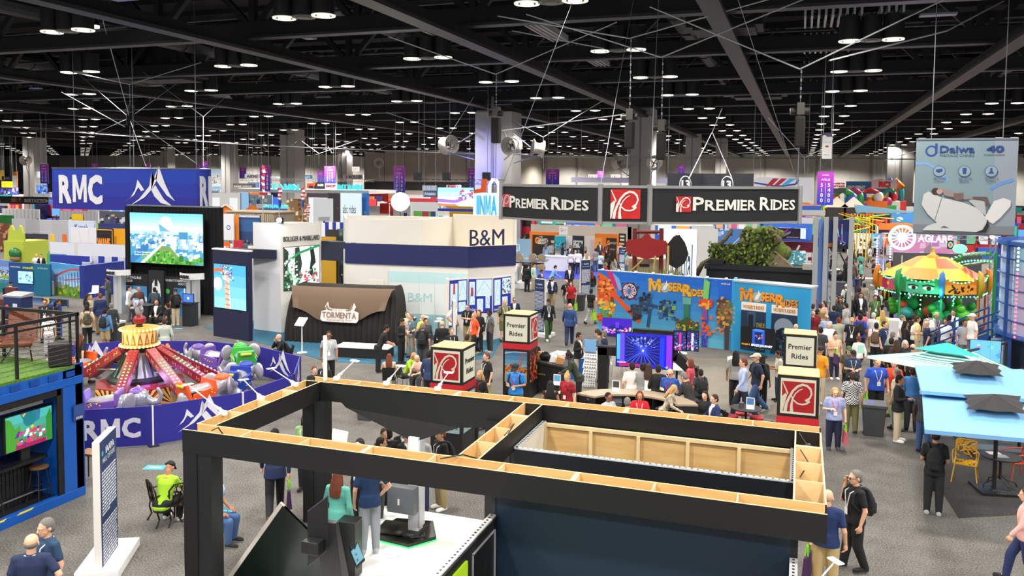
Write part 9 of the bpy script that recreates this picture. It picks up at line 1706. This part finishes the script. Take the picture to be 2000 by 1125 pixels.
#THE VISITORS
CN=dict(k='17181b',w='e8e6e2',g='6b6e72',n='1d2a4d',b='2457c8',lb='9db8d6',r='b3161f',m='6b1a24',o='e8551c',kh='a08d64',be='c8b79a',j='3d5a86',gr='3f5a34',lm='9fd12a',ol='6a6a40',te='5fae9f',y='e8c01c',p='d86a78',dg='3a3c40',br='5a4030',pu='4a2a5a',lj='7f9cc0',pk='e3b8a4',lg='a9acb0',hk='14100e',hb='3a261a',hg='6f6b65',hy='b8925a',hr='6a3420',hw='c4c1bb',cv='2a4cb8',pl='2c3a5c/8a94ac',ck='d8d8d8/2a2a2e',td='b8a8c8:6a9ad0',pt='d8d8d8:3a3a3e',sq='d8c8b0:6a6058',rp='b0162a:2a1014',am='ee9a1c',mt='a8dcc8')
T="""
e1|290|757|300|relax|l short hg tee 24405e pants dg|greying hair, sunglasses pushed up, dark blue polo and white lanyard, lower left corner|h=1.83;fat=1.1;lan=w
e1|200|853|160|hips|l bald hg tee n pants dg|bald crown, navy polo, hand on hip, back turned, bottom left corner|h=1.8;fat=1.15;lan=w
e1|1080|404|150|sitlean|m cap k tee lm pants k|lime polo and black cap bent over a phone on the garden chair|ph=1;shoe=w;z=.0
e1|1350|480|60|sit|t short hk tee g pants j|light jeans seated beyond the booth post, holding a water bottle|shoe=k
e2|640|92|340|stand|d long hk long 8fae78 pants k|pale green blouse half hidden behind the back corner post|lan=w
e2|1125|238|90|stand|m short hk long w pants dg|white collared shirt seen behind the front beam, cropped dark hair|
px|758|835|200|stand|l short hk jacket k pants k|black suit standing under the folded fascia, left one|
px|795|838|30|gest|l short hb jacket k pants k|black suit gesturing under the folded fascia, middle one|icol=w
px|822|840|330|gest|m short hk long lg pants n|pale grey shirt under the folded fascia, right one|
e2|1500|183|300|hips|l short hr tee k pants kh|sandy brown hair, black polo, khaki trousers and pale shoes in the booth opening|lan=w;shoe=w;bp=k
e2|1450|772|180|walk|l short hk jacket n pants k|navy blazer walking away past the left post with a green handled bag|F=538,1012;h=1.85;shoe=br;tote=pu
e2|850|446|150|relax|t long hr long te pants k|teal blouse and reddish long hair on the white platform|z=.11;shoe=w
px|695|925|330|gest|l short hk long k pants k|black shirt with a badge gesturing on the white platform|z=.11;F=703,1035;lan=w;h=1.8
px|722|922|185|hips|l short hy tee 16325a pants 8a9096|navy polo and grey trousers seen from behind on the white platform|z=.11;F=722,1080;shoe=lg;h=1.84
px|748|905|20|stand|l short hb tee gr pants ol|olive trousers glimpsed behind the navy polo on the platform|F=751,994
px|788|900|0|stand|l short hk jacket k pants k|black trousers and polished shoes glimpsed beside the scanner column|F=790,982
px|612|742|100|stand|l short hb tee k pants br|brown trousers, holding a water bottle beyond the left beam|
d2|925|757|20|stand|l short hr tee k pants k|cropped ginger brown hair, dark top, behind the back left corner|h=1.6
d2|1010|708|330|stand|l bun hr tee k pants k|dark red hair tied back, black top and white lanyard|lan=w;h=1.6
d2|625|484|280|sitchin|l none hk long k pants k|shaven head, black jacket, chin in hand behind the blue fence|bp=k;ch=1
d2|1048|460|0|walk|t short hk tee lg pants k|pale grey polo and sunglasses striding towards the booth|gl=111111;lan=w;h=1.85
d2|1532|413|100|lean|m short hk tee k pants k|black tee leaning over the white bench with a bag beside|h=1.75
d2|1668|358|60|phone|m short hk long k pants k|all black clothes looking at a phone before the draped exhibit|ph=1
d2|1742|315|300|gest|l short hg tee 5a6a72 pants 8a8478|slate grey shirt and grey hair, back half turned near the draped exhibit|lan=w
d2|1712|294|20|stand|p short hg tee be pants be|cream shirt and grey hair behind the slate grey shirt|
d2|1558|650|175|sit|l long hr tank be skirt be|very long auburn hair and cream dress seen from behind|h=1.62;ch=1
d3|30|647|60|sitlean|m none hk tee lm pants dg|lime tee seated bent forward behind the back beam|ch=1
d3|65|668|320|sitlean|l bald hg tee pk pants dg|pink shirt, seated with elbows on knees behind the back beam|ch=1
d3|112|318|40|stand|l bald hg tee e8d86a pants be|pale yellow shirt near the reception desk|
d3|137|350|20|stand|m short hk long dg pants dg|dark top peering beside the pale yellow shirt|
d3|110|393|170|stand|l short hg tee k pants dg|grey hair, black tee and black backpack, back turned|bp=k
d3|275|373|180|stand|l none hg long k pants k|shaven head and black hooded top seen from behind|fat=1.1
d3|355|432|20|stand|l short hg tee k pants k|grey swept hair and black shirt behind the near left pillar|lan=w
d3|375|160|340|stand|l long hy long k pants k|blond hair and black coat at the reception desk|
d3|372|218|60|hips|l bald hg tee f0eeea pants n|white open shirt and bald head beside the edge-on navy sign|fat=1.12;h=1.82
d3|452|163|270|stand|l short hg tee e4e8f0 pants lg|white shirt looking down beside the image wall|
d3|490|234|340|cross|l short hg tee k pants kh|black polo with folded arms and khaki trousers|lan=w;gl=333333;bp=k
d3|545|303|300|walk2|l bun hy tee o pants k|bright orange shirt and black trousers walking past the pillars|lan=w;shoe=kh
d3|585|280|330|stand|l bob hr long k pants k|black jacket with lime strap behind the orange shirt|
d3|675|280|300|hold1|d short hk tee 5f6266 pants dg|grey shirt and grey trousers holding a cup|lan=w;shoe=lg
d3|802|193|20|stand|l none hk tee 7c7a54 shorts ol|olive shirt and shorts with dark shoulder bag|lan=w;fat=1.15;bp=k;h=1.82
d3|886|174|0|stand|l short hg jacket n pants n|navy blazer and glasses behind the Premier Rides pillar|icol=w;gl=222222
d3|650|640|300|stand|l short hr tee k pants kh|black zip polo in profile with a lime tote|lan=w;tote=lm
d3|592|793|320|stand|l long hy long k pants k|long strawberry blond hair and black cardigan|lan=r;h=1.65
d3|535|880|180|stand|m short hk long k pants k|dark cropped hair just above the back beam|h=1.6
d3|490|483|150|stand|m short hb long dg pants dg|brown hair and dark jacket behind the near left pillar|bp=dg
d3|895|738|340|phone|m cap k tee 1f7fd0 pants 6b5a48|bright blue polo, sunglasses on cap, checking a phone by the pillar|fat=1.2;ph=1;lan=r;bp=k;gl=111111
d3|168|622|150|stand|m short hk long 24365a pants k|dark blue top with a lime tote behind the near left pillar|tote=lm
d3|1047|520|200|stand|l none hg tee k pants k|black tee half hidden behind the Premier Rides pillar|
d3|1355|638|270|lean|d bun hk long 2a3424 pants k|dark green hoodie pushing the black tilt cart|h=1.75;fat=1.1
d3|1432|475|60|hold1|m curly hk jacket k pants be|dark curly hair and black blazer seated by the blue table|icol=w;h=1.65
d3|1592|448|240|lean|l short hb tee 6a6e6a pants dg|grey green tee leaning over the blue clothed table|h=1.9
d3|1638|453|250|stand|l short hg jacket n pants kh|navy jacket and khaki trousers behind the arch leg|h=1.8
d3|1330|812|330|hold1|l bun hy tee rp pants k|piled blond hair and red and black top talking over the dark table|lan=r;h=1.65
d3|1190|878|180|stand|t long hk tank k pants k|very long black hair seen from behind at the dark table|h=1.6
d3|1682|978|40|sit|t short hk tee b0b6bc pants dg|light grey shirt and glasses seated at the dark table|ch=1;gl=8a2a2a;h=1.7
d3|1120|4|10|walk|m short hk long e6ddd0 skirt br|cream blouse and long brown skirt walking forward|lan=w;shoe=k
d3|1207|0|0|walk2|t short hk jacket n pants kh|navy blazer and patterned khaki trousers striding forward|icol=w;lan=w
d3|1325|24|20|walk|l none hg tee k shorts g|black shirt and grey shorts walking beside a red top|lan=w
d3|1366|42|340|walk2|l bob hr tee r shorts k|red top and black shorts with a lime tote|tote=lm,1
d3|1175|187|10|walk|m cap k jacket k pants gr|black cap, black jacket and dark green trousers with white shoes|lan=w;shoe=w;h=1.8;icol=g
d3|1355|224|180|walk|l none hg jacket 2c4a80 pants n|blue suit and bald head walking away|fat=1.12;h=1.78
d3|1537|104|150|walk|t short hk tee k pants pt|black polo and patterned trousers with a lime tote|tote=lm;lan=w
f4|1030|655|190|stand|l long hr jacket k pants lj|long wavy auburn hair and black blazer at the mural corner|h=1.68
f4|727|364|110|stand|m short hk jacket 2a3a78 pants n|royal navy suit leaning towards white counter|
f4|765|394|170|stand|l short hb long w pants n|white shirt, back turned at the white counter|h=1.7
f4|821|386|350|stand|l none hg jacket dg pants dg|dark jacket between two white shirts|
f4|860|384|180|stand|l short hg long eef0f4 pants n|white shirt with grey hair and hands at hips on blue carpet|h=1.78
f4|957|392|120|stand|l short hk long lg pants dg|grey shirt and dark cap beside the blond hair|
f4|970|420|170|stand|p long hy long w pants be|long straight blond hair and white blouse|
f4|1078|363|200|stand|l short hb tee 7a6a78/a8a0a8 pants j|checked mauve shirt and jeans in front of the orange booth|h=1.8
f4|1150|410|150|stand|t short hk tee b8d4da pants n|pale aqua shirt, back turned near the orange counter|
f4|1136|278|20|stand|m short hk jacket dg pants dg|charcoal suit and beard inside the right orange booth|
f4|1226|298|350|stand|m short hb long 5a2028 pants k|maroon shirt behind the orange counter|lan=w
f4|1397|290|200|stand|l none hg long pk pants dg|pale pink shirt at the far end of the orange booth|
f4|1242|452|160|stand|t short hk tee k pants k|black tee with a black backpack in the aisle|bp=k
f4|1215|545|110|stand|l short hg tee 9a1c2c pants dg|crimson tee above the mural wall edge|
f4|1338|492|280|stand|l short hk tee lg pants g|grey tee with dark backpack left of the red board|bp=dg;h=1.6
f4|1010|520|340|walk|l short hg jacket 2a3f70 pants w|blue blazer and open white collar walking forward|icol=w
f4|745|583|0|walk|m short hk jacket 1c2230 pants n|dark suit and open white shirt in mid aisle|icol=w;h=1.8
f4|560|585|110|lean|l short hk long 7fb0e0 pants n|sky blue shirt bending over beside potted plants|
f4|382|640|60|lean|m short hk jacket 24356a pants w|navy jacket bending forward beside the ride chassis|
f4|283|558|60|stand|l short hk long b8dcc8 pants be|mint shirt beside the coaster seats|
f4|200|570|150|stand|m short hk jacket k pants k|black suit on the white plinth among the ride seats|
f4|500|288|190|stand|m short hk long lg pants g|pale grey suit before the left orange booth|
f4|458|252|10|stand|l short hg long dg pants dg|dark shirt at the left orange booth wall|
f4|1395|620|180|stand|l short hb tee k pants k|brown head just over the mural wall|h=1.6
f4|1475|388|90|stand|l short hk tee 3a8a80 pants j|teal tee left of the red board|
f4|1512|420|200|stand|l short hb tee lg pants g|light tee under the red board|
f5|400|115|90|sit|m short hk jacket br pants dg|brown jacket seated in the far aisle cluster|ch=1
f5|435|150|300|walk|l short hb tee w pants k|white top and black trousers running up the far aisle|
f5|470|120|200|stand|l short hb long w pants k|white shirt among the far aisle cluster|
f5|518|150|180|walk|l short hb tee lg pants k|grey shirt walking in the far aisle|
f5|560|112|170|stand|l short hk long lb pants k|light blue shirt at the far aisle end|
f5|525|108|20|stand|m short hk long k pants k|black top at the far aisle end|
f5|195|252|80|stand|m short hk long k pants k|black top behind the egg shaped seat|
f5|316|285|60|hold1|t cap k long k pants k|black cap and shirt beside the egg shaped seat|
f5|372|303|180|stand|m short hk jacket 5a4636 pants j|brown jacket, back turned beside a teal shirt|
f5|437|303|250|phone|m short hk tee 6ab8a8 pants dg|teal shirt photographing in the aisle|ph=1
f5|545|290|270|phone|m cap k tee 1c2030 pants 8a6a3a|navy cap and tee with tan trousers alone in the aisle|ph=1;shoe=w;h=1.8
f5|612|248|180|stand|m none hk long 7a9ac0 pants n|light blue shirt seen from behind in front of the neon post|h=1.85
f5|655|402|250|crouch|m short hk long k pants k|black clothes crouching beside the carousel|
f5|685|265|180|stand|l short hk jacket n pants n|navy jacket left of the Daiwa wall|
f5|415|410|60|raise|t short hk long k pants k|dark top lifting a camera near the crowd|
f5|440|235|180|stand|l short hb tee te pants dg|small figure in teal in mid aisle|
d5|25|134|170|stand|t none hk tee a8101c pants dg|crimson polo at the back left of the crowd|
d5|130|150|180|raise|l short hb tee 7ac0a8 pants g|aqua tee with raised arms at the back of the crowd|
d5|127|205|300|stand|l long hb long d8a8a0 pants g|pink patterned blouse in the crowd|
d5|210|112|20|stand|m short hk tee 5a6e78 pants g|slate shirt with tablet at the back of the crowd|lan=w
d5|234|165|340|stand|m short hk long dg pants k|dark jacket beside sunglasses wearer|
d5|265|176|0|stand|m long hk long dg pants k|long dark hair and sunglasses, dark top in the crowd|gl=111111
d5|320|63|200|stand|m cap w tee e8e6e0 pants k|white cap and white tee with black backpack|bp=k;h=1.8
d5|38|230|150|stand|l short hb tee g pants g|sandy head and grey top at the crowd's left edge|
d5|35|288|200|stand|l none hg tee 7a1420 pants k|maroon polo and balding head at the crowd's left edge|
d5|75|275|120|stand|t short hk tee 7a1420 pants k|dark hair over the maroon polo's shoulder|
d5|97|224|180|stand|l short hb tee b8a070 pants kh|tan shirt, back turned in the crowd|fat=1.15
d5|150|318|20|stand|l bald hg long c8d4e8/8aa0cc pants g|blue striped shirt and glasses|gl=333333
d5|170|384|350|hold1|l bald hg tee eeece8 pants lg|white polo and bald head at the front left of the crowd|fat=1.1
d5|250|343|200|stand|l short hr tee b0b09a pants kh|sage shirt seen from behind|
d5|215|243|170|stand|m short hk tee 1c2c50 pants n|navy tee, back turned in mid crowd|
d5|312|222|240|stand|m short hk tee lg pants lj|grey tee in profile in mid crowd|
d5|345|148|180|stand|d short hk long k pants k|black top with dark backpack under the white cap|bp=k
d5|440|135|10|walk|m short hk jacket k pants k|black jacket walking out of the crowd|lan=w;h=1.82
d5|468|55|190|stand|m short hk tee b8a898 pants g|tan shirt at the back of the crowd|
d5|430|95|150|stand|t short hk long dg pants k|dark top leaning in behind the black jacket|
d5|560|158|20|stand|m short hk tee 4a6a34 pants dg|olive green shirt with white lanyard|lan=w
d5|603|110|40|stand|m short hk jacket 33322e pants k|dark jacket with lanyard next to the olive green shirt|lan=w
d5|655|65|330|stand|m bob hk jacket k pants k|black cardigan over a yellow top near the white tables|icol=y
d5|650|205|250|stand|t long hk tee g pants k|long dark hair and grey top by the carousel post|
d5|448|283|180|stand|m short hk tee e07078 pants dg|coral pink tee behind the blue shirt and backpack|
d5|435|315|180|stand|t short hk tee cv pants k|royal blue tee with a big black backpack|bp=k;h=1.8
d5|365|345|0|relax|l cap kh tee k pants k|black tee, khaki cap and badge facing the viewer in the crowd|lan=w;h=1.78
d5|550|304|150|stand|l short hw tee e6e2e0 pants be|white hair and white shirt from behind|
d5|620|285|200|stand|p long hy tee d8e05a pants lj|blond hair and pale lime top|
d5|572|388|170|stand|t short hk tee e4dcd4 pants k|white tee with brown backpack|bp=br
d5|642|375|60|stand|l short hb tee 1e2c50 pants k|navy polo with lanyard looking right|lan=w;h=1.8
d5|792|323|80|stand|l short hg tee eeece8 pants n|white polo and grey hair at the queue|
d5|820|373|100|stand|m long hk jacket k pants k|long black hair, black jacket over yellow shirt|icol=y
d5|888|315|160|stand|l short hb tee k pants k|dark top in the queue behind a white shirt|
d5|905|362|60|phone|l short hb tee f0eeec pants k|white football shirt and tousled hair in the queue|h=1.6
d5|995|374|280|hold1|l none hg tee 1e2c50 pants k|shaven head and navy shirt leaning at the stair rail|
d5|1022|300|200|stand|l short hk tee lg pants g|grey top with white backpack in the queue|bp=w
d5|1080|298|20|stand|l none hk tee 6a6e72 pants dg|bald bearded head and heather grey tee|lan=w;fat=1.1
d5|920|333|100|stand|l short hb tee e8d890 pants be|pale yellow top in the queue|
d5|1222|278|340|stand|l short hb jacket k pants k|black jacket over white tee by the carousel base|icol=w
d5|1190|322|150|stand|m short hk tee dg pants k|dark tee behind the stair rail|
d5|1158|352|330|stand|m short hk tee f0eeee pants g|white tee seen through the stair rail|
d5|1320|360|20|stand|m short hk tee lg pants g|light grey top higher on the access stairs|z=.5
d5|1380|308|300|stand|l cap w tee w pants g|white cap and top at the head of the stairs|z=.9
d5|790|80|80|raise|m none hk long 42244e pants lg|purple top and black vest raising a camera by the carousel|
d5|712|463|150|stand|l short hg tee 8a9a88 pants g|grey hair above the striped umbrella|
d5|700|515|160|stand|m short hk long k pants k|dark hair and black top above the striped umbrella|
d5|745|532|180|stand|m long hb long 3a2a28 pants k|long chestnut hair seen from behind above the striped umbrella|
d5|815|538|20|stand|l bob hw tee k pants k|silver bobbed hair beside the access stairs|
d5|880|568|150|stand|l bald hb tee k pants k|thinning brown hair above the striped umbrella|
d5|225|473|20|hold1|l bun hb tee d0a888 pants 1c2438|tan top and navy leggings reading a leaflet, front of the crowd|lan=w;h=1.66;shoe=w;tote=pu
d5|422|503|200|walk|l curly hr long f0eeec pants 7a1c34|curly ginger hair and white top carrying a mint folder|h=1.5;fat=1.0
d5|340|586|20|stand|l cap gr tee 4a4a3a pants 3a3c34|dark green cap and olive shirt behind a plaid shirt|
d5|377|624|10|phone|l cap k tee 24304c/3a4a6a pants k|navy plaid shirt and cap with badge|lan=w;ph=1
d5|97|588|150|stand|m cap k tee am pants be|amber polo and black cap seen from behind by the pillars|fat=1.12;h=1.82;shoe=w
d5|368|803|190|stand|l short hb tee ck pants ol|black and white checked shirt, back turned in mid aisle|fat=1.1
d5|222|937|10|hold1|p bob hy tee td pants 1c2440|tie-dyed top, pink bag strap and navy trousers walking towards the booth|lan=p;h=1.64;fat=1.15;shoe=dg;tote=p,1
d5|580|688|20|stand|l short hg tee 2a50c0 pants k|royal blue polo with lanyard and lime totes beside the umbrella edge|lan=w;fat=1.2;tote=lm;h=1.82
d5|720|700|350|stand|l short hb tee e8481c pants be|orange tee under the striped umbrella|
d5|742|776|250|stand|l short hg tee e0dcc0 pants lj|cream top and grey hair with a lime bag under umbrella edge|tote=lm
d5|772|832|80|gest|m short hk jacket k pants be|black jacket, dark beard and pale trousers talking by the umbrella|h=1.8;shoe=w;icol=g
d5|882|760|180|stand|l short hb long 4a8ad0 pants dg|bright blue sweater, back turned at the umbrella edge|h=1.82
px|1808|755|160|stand|d short hk tee dg pants j|blue jeans at the blue umbrella's left corner|
px|1880|735|20|stand|m short hk tee k shorts k|bare calves and dark shoes under the nearest umbrella|
e5|362|448|300|call|l short hg tee k pants k|grey hair and glasses, black shirt, phoning in the open aisle|lan=w;bp=k;gl=222222;h=1.82;fat=1.1;ph=1
px|1617|955|170|stand|l none hg tee 1c3060 pants b8a070|navy polo and khaki trousers behind the booth's right end|fat=1.15;tote=pu,1;h=1.8
e5|875|196|180|phone|m short hk tee k pants k|all black clothes and black backpack at the blue umbrella|bp=k;shoe=lg;h=1.8
px|2005|952|270|walk|l short hb long dca8a0 pants 24305a|pale pink top and jeans stepping in from the right edge|
d1|90|46|20|sitlean|m short hk jacket 24303c pants dg|dark suit sitting at the far left, beyond the deck rail|icol=w;ch=1;lan=w
d1|378|190|350|stand|m short hk tee k pants k|black polo, beard and badge behind the deck railing|lan=w;fat=1.12;h=1.82
d1|490|197|60|stand|t pony hk tee k pants k|black dress and ponytail beside the blue vertical banner|
d1|58|310|180|sit|m short hk tee 3a1a3a pants k|plum shirt seated beyond the leather chairs|ch=1
d1|190|343|190|sit|l cap w tee f0f0ee pants lg|white cap and white shirt seated beyond the leather chairs|ch=1
d1|407|320|0|stand|m short hk tee eeeeec pants lg|white shirt with straps behind the deck railing|lan=k;h=1.6
d1|735|150|90|stand|m long hk long k pants k|long dark hair and black coat in the group behind the fence|
d1|755|148|60|gest|l short hb long b8a88c pants kh|beige jacket talking in the group behind the fence|
d1|845|140|190|stand|l short hr jacket 1e2a58 pants 7a5a34|navy blazer and tan trousers, back turned behind the ride|h=1.82
d1|733|240|180|walk|m short hk tee be pants k|beige top with patterned rucksack walking away|bp=5a5240:2c281c
d1|890|265|150|stand|t short hk long 5a86b4 shorts kh|denim shirt and khaki shorts with black backpack|bp=k
d1|940|222|180|stand|l short hg long 2c3438 pants 22282c|charcoal hooded jacket and grey hair seen from behind|
d1|905|0|240|phone|m short hk long 5c6266 pants 5c6266|grey trouser suit standing at the pipe drape|ph=1
d1|680|480|130|walk|l long hr tee k shorts k|dark top half hidden behind the deck corner post|
d1|1090|78|80|stand|l short hk long f0f0f0 pants g|white long shirt in the group at the black posters|
d1|1172|84|20|hips|m none hk long 5a3826 pants dg|brown vest and tan face behind the little elephant|
d1|1305|90|180|stand|l short hk long 24506a pants k|petrol blue top with dark bag at the posters|bp=dg
d1|1480|104|200|stand|m cap k tee k pants be|black cap and shirt with black backpack, right of the posters|bp=k;shoe=w
d1|1320|198|340|sit|m none hk jacket 1c2024 pants k|dark suit and bald head seated at the poster table|ch=1;lan=w
d1|1412|225|250|stand|m short hk tee k pants k|black tee and beard seen in profile left of the screen tower|h=1.6
d1|1390|350|170|stand|l short hb long b4bcae pants g|sage grey shirt seen from behind at the fence|fat=1.1
d1|1362|338|150|stand|l short hk jacket n pants n|navy jacket hidden behind the sage grey shirt|
c1|235|760|20|stand|m short hk jacket k pants k|dark suit in the far booth with racing poster|
c1|328|755|90|stand|l short hk jacket k pants k|black suit in profile by the racing poster|
c1|305|848|10|stand|l short hy tee w pants k|fair hair and white top above the mural panels|h=1.6
c1|347|850|350|stand|l short hk jacket k pants k|dark hair and suit above the mural panels|h=1.6
c1|130|785|0|stand|m short hk tee br pants k|small figure in front of the lime playhouse|
c2|1168|898|60|stand|l none hk jacket 26282e pants 26282e|charcoal suit waiting in the dark passage of the white building|icol=b
c2|150|728|60|sit|m short hk tee k pants k|dark top behind the orange WMEN counter|
c2|210|735|200|stand|l short hr tee e4dcd8 pants k|ginger hair and pale top behind the orange WMEN counter|
c2|345|735|180|stand|l short hk tee 4a5a60 pants g|grey tee before the blue photo wall|
c2|380|745|100|stand|m short hk long k pants k|black top beside the blue photo wall|
d4|150|722|185|stand|l short hk tee e4dcd4 pants k|off white tee, hands behind back, at the curved bar|
d4|240|728|180|stand|m short hk tee 8a8c8c shorts k|grey tee and black shorts at the curved bar|
d4|290|732|170|stand|l long hb tank f0ece4 skirt c8a8c8|white top and lilac skirt at the curved bar|
d4|372|742|180|stand|m short hk jacket k pants k|black coat, back turned under the arch screen|
d4|470|778|340|hold1|l bald hg tee 1c4a9a pants n|blue polo, crimson lanyard and white fringe at the curved bar|lan=r;fat=1.15;gl=333333
d4|588|813|240|lean|l short hg jacket 2a2826 pants k|dark blazer and grey hair leaning at the bar's right end|icol=r
d4|215|965|0|sit|m bob hr tee c01020 pants k|auburn bob and red top seated at the dark table|lan=w;ch=1
d4|110|1018|180|sit|l short hg jacket 3c3e3c pants k|dark grey jacket, back turned, seated at the dark table|ch=1
d4|500|918|80|lean|l long hy long sq pants k|long blond hair and sequined blouse over the dotted tablecloth|h=1.6
d4|640|692|250|stand|l bob hr tee c04a58 pants g|rose red top half hidden behind the arch leg|
d4|728|780|200|stand|t short hk tee dg pants k|dark figure with a black backpack behind the arch leg|bp=k;h=1.5
d4|765|966|340|sit|l long hk long k pants k|long dark hair facing the viewer beside the navy blazer|ch=1
d4|845|994|300|sit|l short hb jacket 1c2c58 pants k|navy blazer, brown beard and red lanyard above the back beam|ch=1;icol=w
d4|1028|624|180|stand|t long hk tee 9a9a96 pants k|long black hair and patterned tee behind the striding pair|
d4|1090|688|280|walk|l short hr long aab8d8 pants 1c2234|light blue shirt and dark trousers strolling|h=1.82
d4|1202|645|290|walk2|l cap be tee 1e2a40 pants j|camouflage cap, navy polo and jeans striding past|h=1.85;fat=1.12;bp=k;shoe=lg
d4|1252|655|150|stand|m long hk tee k pants k|long dark hair behind the camouflage cap|
d4|1385|630|290|phone|t pony hk tee b0aca0 pants 2c3c5a|grey printed tee, ponytail and jeans looking down|ph=1;h=1.62
d4|1536|398|20|stand|l bald hw tee dg pants k|white fringe of hair over the right rear pillar|
d4|1745|425|180|stand|l short hk tee dg pants k|dark haired head behind the right rear pillar|
"""
SPC=chr(32)
def shortlab(s):return SPC.join([k.strip(',')for k in s.split()[:7]])
cnm={'k':'black','br':'brown','dg':'dark grey','w':'white','lm':'lime','pu':'purple','p':'pink'}
def cx_(c):return CN.get(c,c)
for ln in T.strip().split('\n'):
 cr,x,y,deg,pz,look,lab,ex=ln.split('|');ex=dict(e.split('=')for e in ex.split(';')if e);a=look.split()
 for i in(2,4,6):a[i]=cx_(a[i])
 kw=dict(h=float(ex.get('h',1.72)),fat=float(ex.get('fat',1.03)),z0=float(ex.get('z',0)))
 if 'lan' in ex:kw['lan']=cx_(ex['lan'])
 if 'gl' in ex:kw['gl']=ex['gl']
 if 'icol' in ex:kw['icol']=cx_(ex['icol'])
 if 'shoe' in ex:kw['shoe']=cx_(ex['shoe'])
 if 'F' in ex:fu,fv=map(float,ex['F'].split(','));cr,x,y='px',fu,fv;kw['feet']=True
 t,q=who(cr,float(x),float(y),float(deg),pz,SPC.join(a),'person with '+lab if not lab.startswith(('all ','small '))else 'person, '+lab,**kw)
 if 'bp' in ex:backpack(t,q,cx_(ex['bp']),'%s backpack worn by the person with %s'%(cnm.get(ex['bp'],'patterned'),shortlab(lab)))
 if 'tote' in ex:
  c,*s_=ex['tote'].split(',');tote(t,q,cx_(c),'%s tote carried by the person with %s'%(cnm.get(c,c),shortlab(lab)),1 if s_ else-1)
 if 'ph' in ex:phone(t,q,'phone held by the person with %s'%shortlab(lab),-1,pz!='call')
 if 'ch' in ex:
  c=thing('side_chair',(0,0,0),'plain chair under the person with %s'%shortlab(lab),'chair','chairs under seated visitors');b=MB();b.box(-.21,.21,-.24,.2,.40,.425,DK);b.build('seat',c,local=True);b=MB();b.hexa([(-.2,.2,.43),(.2,.2,.43),(.2,.22,.43),(-.2,.22,.43),(-.2,.3,.85),(.2,.3,.85),(.2,.32,.85),(-.2,.32,.85)],DK);b.build('backrest',c,local=True)
  for sx in(-1,1):
   for sy in(-1,1):b=MB();b.cyl((sx*.18,sy*.18,.4),(sx*.2,sy*.2,0),.011,.011,STEEL,5);b.build('leg',c,local=True)
  c.location=(t.location.x,t.location.y,t.location.z);c.rotation_euler=t.rotation_euler
def small(nm,p,sx,sy,sz,col,lab,rz=0):
 b=MB();b.obox(tuple(p),sx,sy,sz,M(col,.5),rz);tag(b.build(nm,bevel=.005),lab,nm.replace('_',' '))
p=G(1681,690,1.0);small('folder',p,.22,.03,.3,'a8dcc8','mint green folder held at the side of the curly haired walker')
g=G(437,1035);small('carrier_bag',(g.x,g.y,0),.34,.14,.38,'2fa8d8','bright cyan carrier bag on the carpet right of the booth post',.2);b=MB();b.tube([(g.x-.1,g.y,.38),(g.x-.08,g.y,.52),(g.x+.08,g.y,.52),(g.x+.1,g.y,.38)],.01,M('2fa8d8',.5),5);tag(b.build('carrier_strap'),'looped strap of the cyan carrier bag','bag strap')
p=G(436,960,.62);b=MB();b.lathe((p.x,p.y,.55),[(.032,0),(.032,.15),(.012,.19),(.012,.21)],M('b8d8f0',.1),10);tag(b.build('water_bottle',smooth=True),'clear water bottle held by the jeans wearer beyond the booth post','bottle')
r=random.Random(4);k=0;tops='k n w lb g r be dg te k'.split()
for i in range(150):
 y=r.uniform(60,120);x=r.uniform(-24-y*.85,6+y*.2);s_=seen(x,y,1)
 if not s_ or s_[0]<0 or s_[0]>1990:continue
 c=tops[i%10];nm={'k':'black','n':'navy','w':'white','lb':'light blue','g':'grey','r':'red','be':'beige','dg':'dark grey','te':'teal'}[c]
 hr=r.choice(['short','bob','short','long']);person((x,y),r.uniform(0,6.28),r.choice(['stand','walk','gest']),r.choice('lmtd'),hr,CN[r.choice('hk hb hy hg'.split())],r.choice('tee long jacket'.split()),CN[c],'pants',CN[r.choice('k n kh dg'.split())],'distant visitor in a %s top among the far stands'%nm,group='distant visitors in %s'%nm)
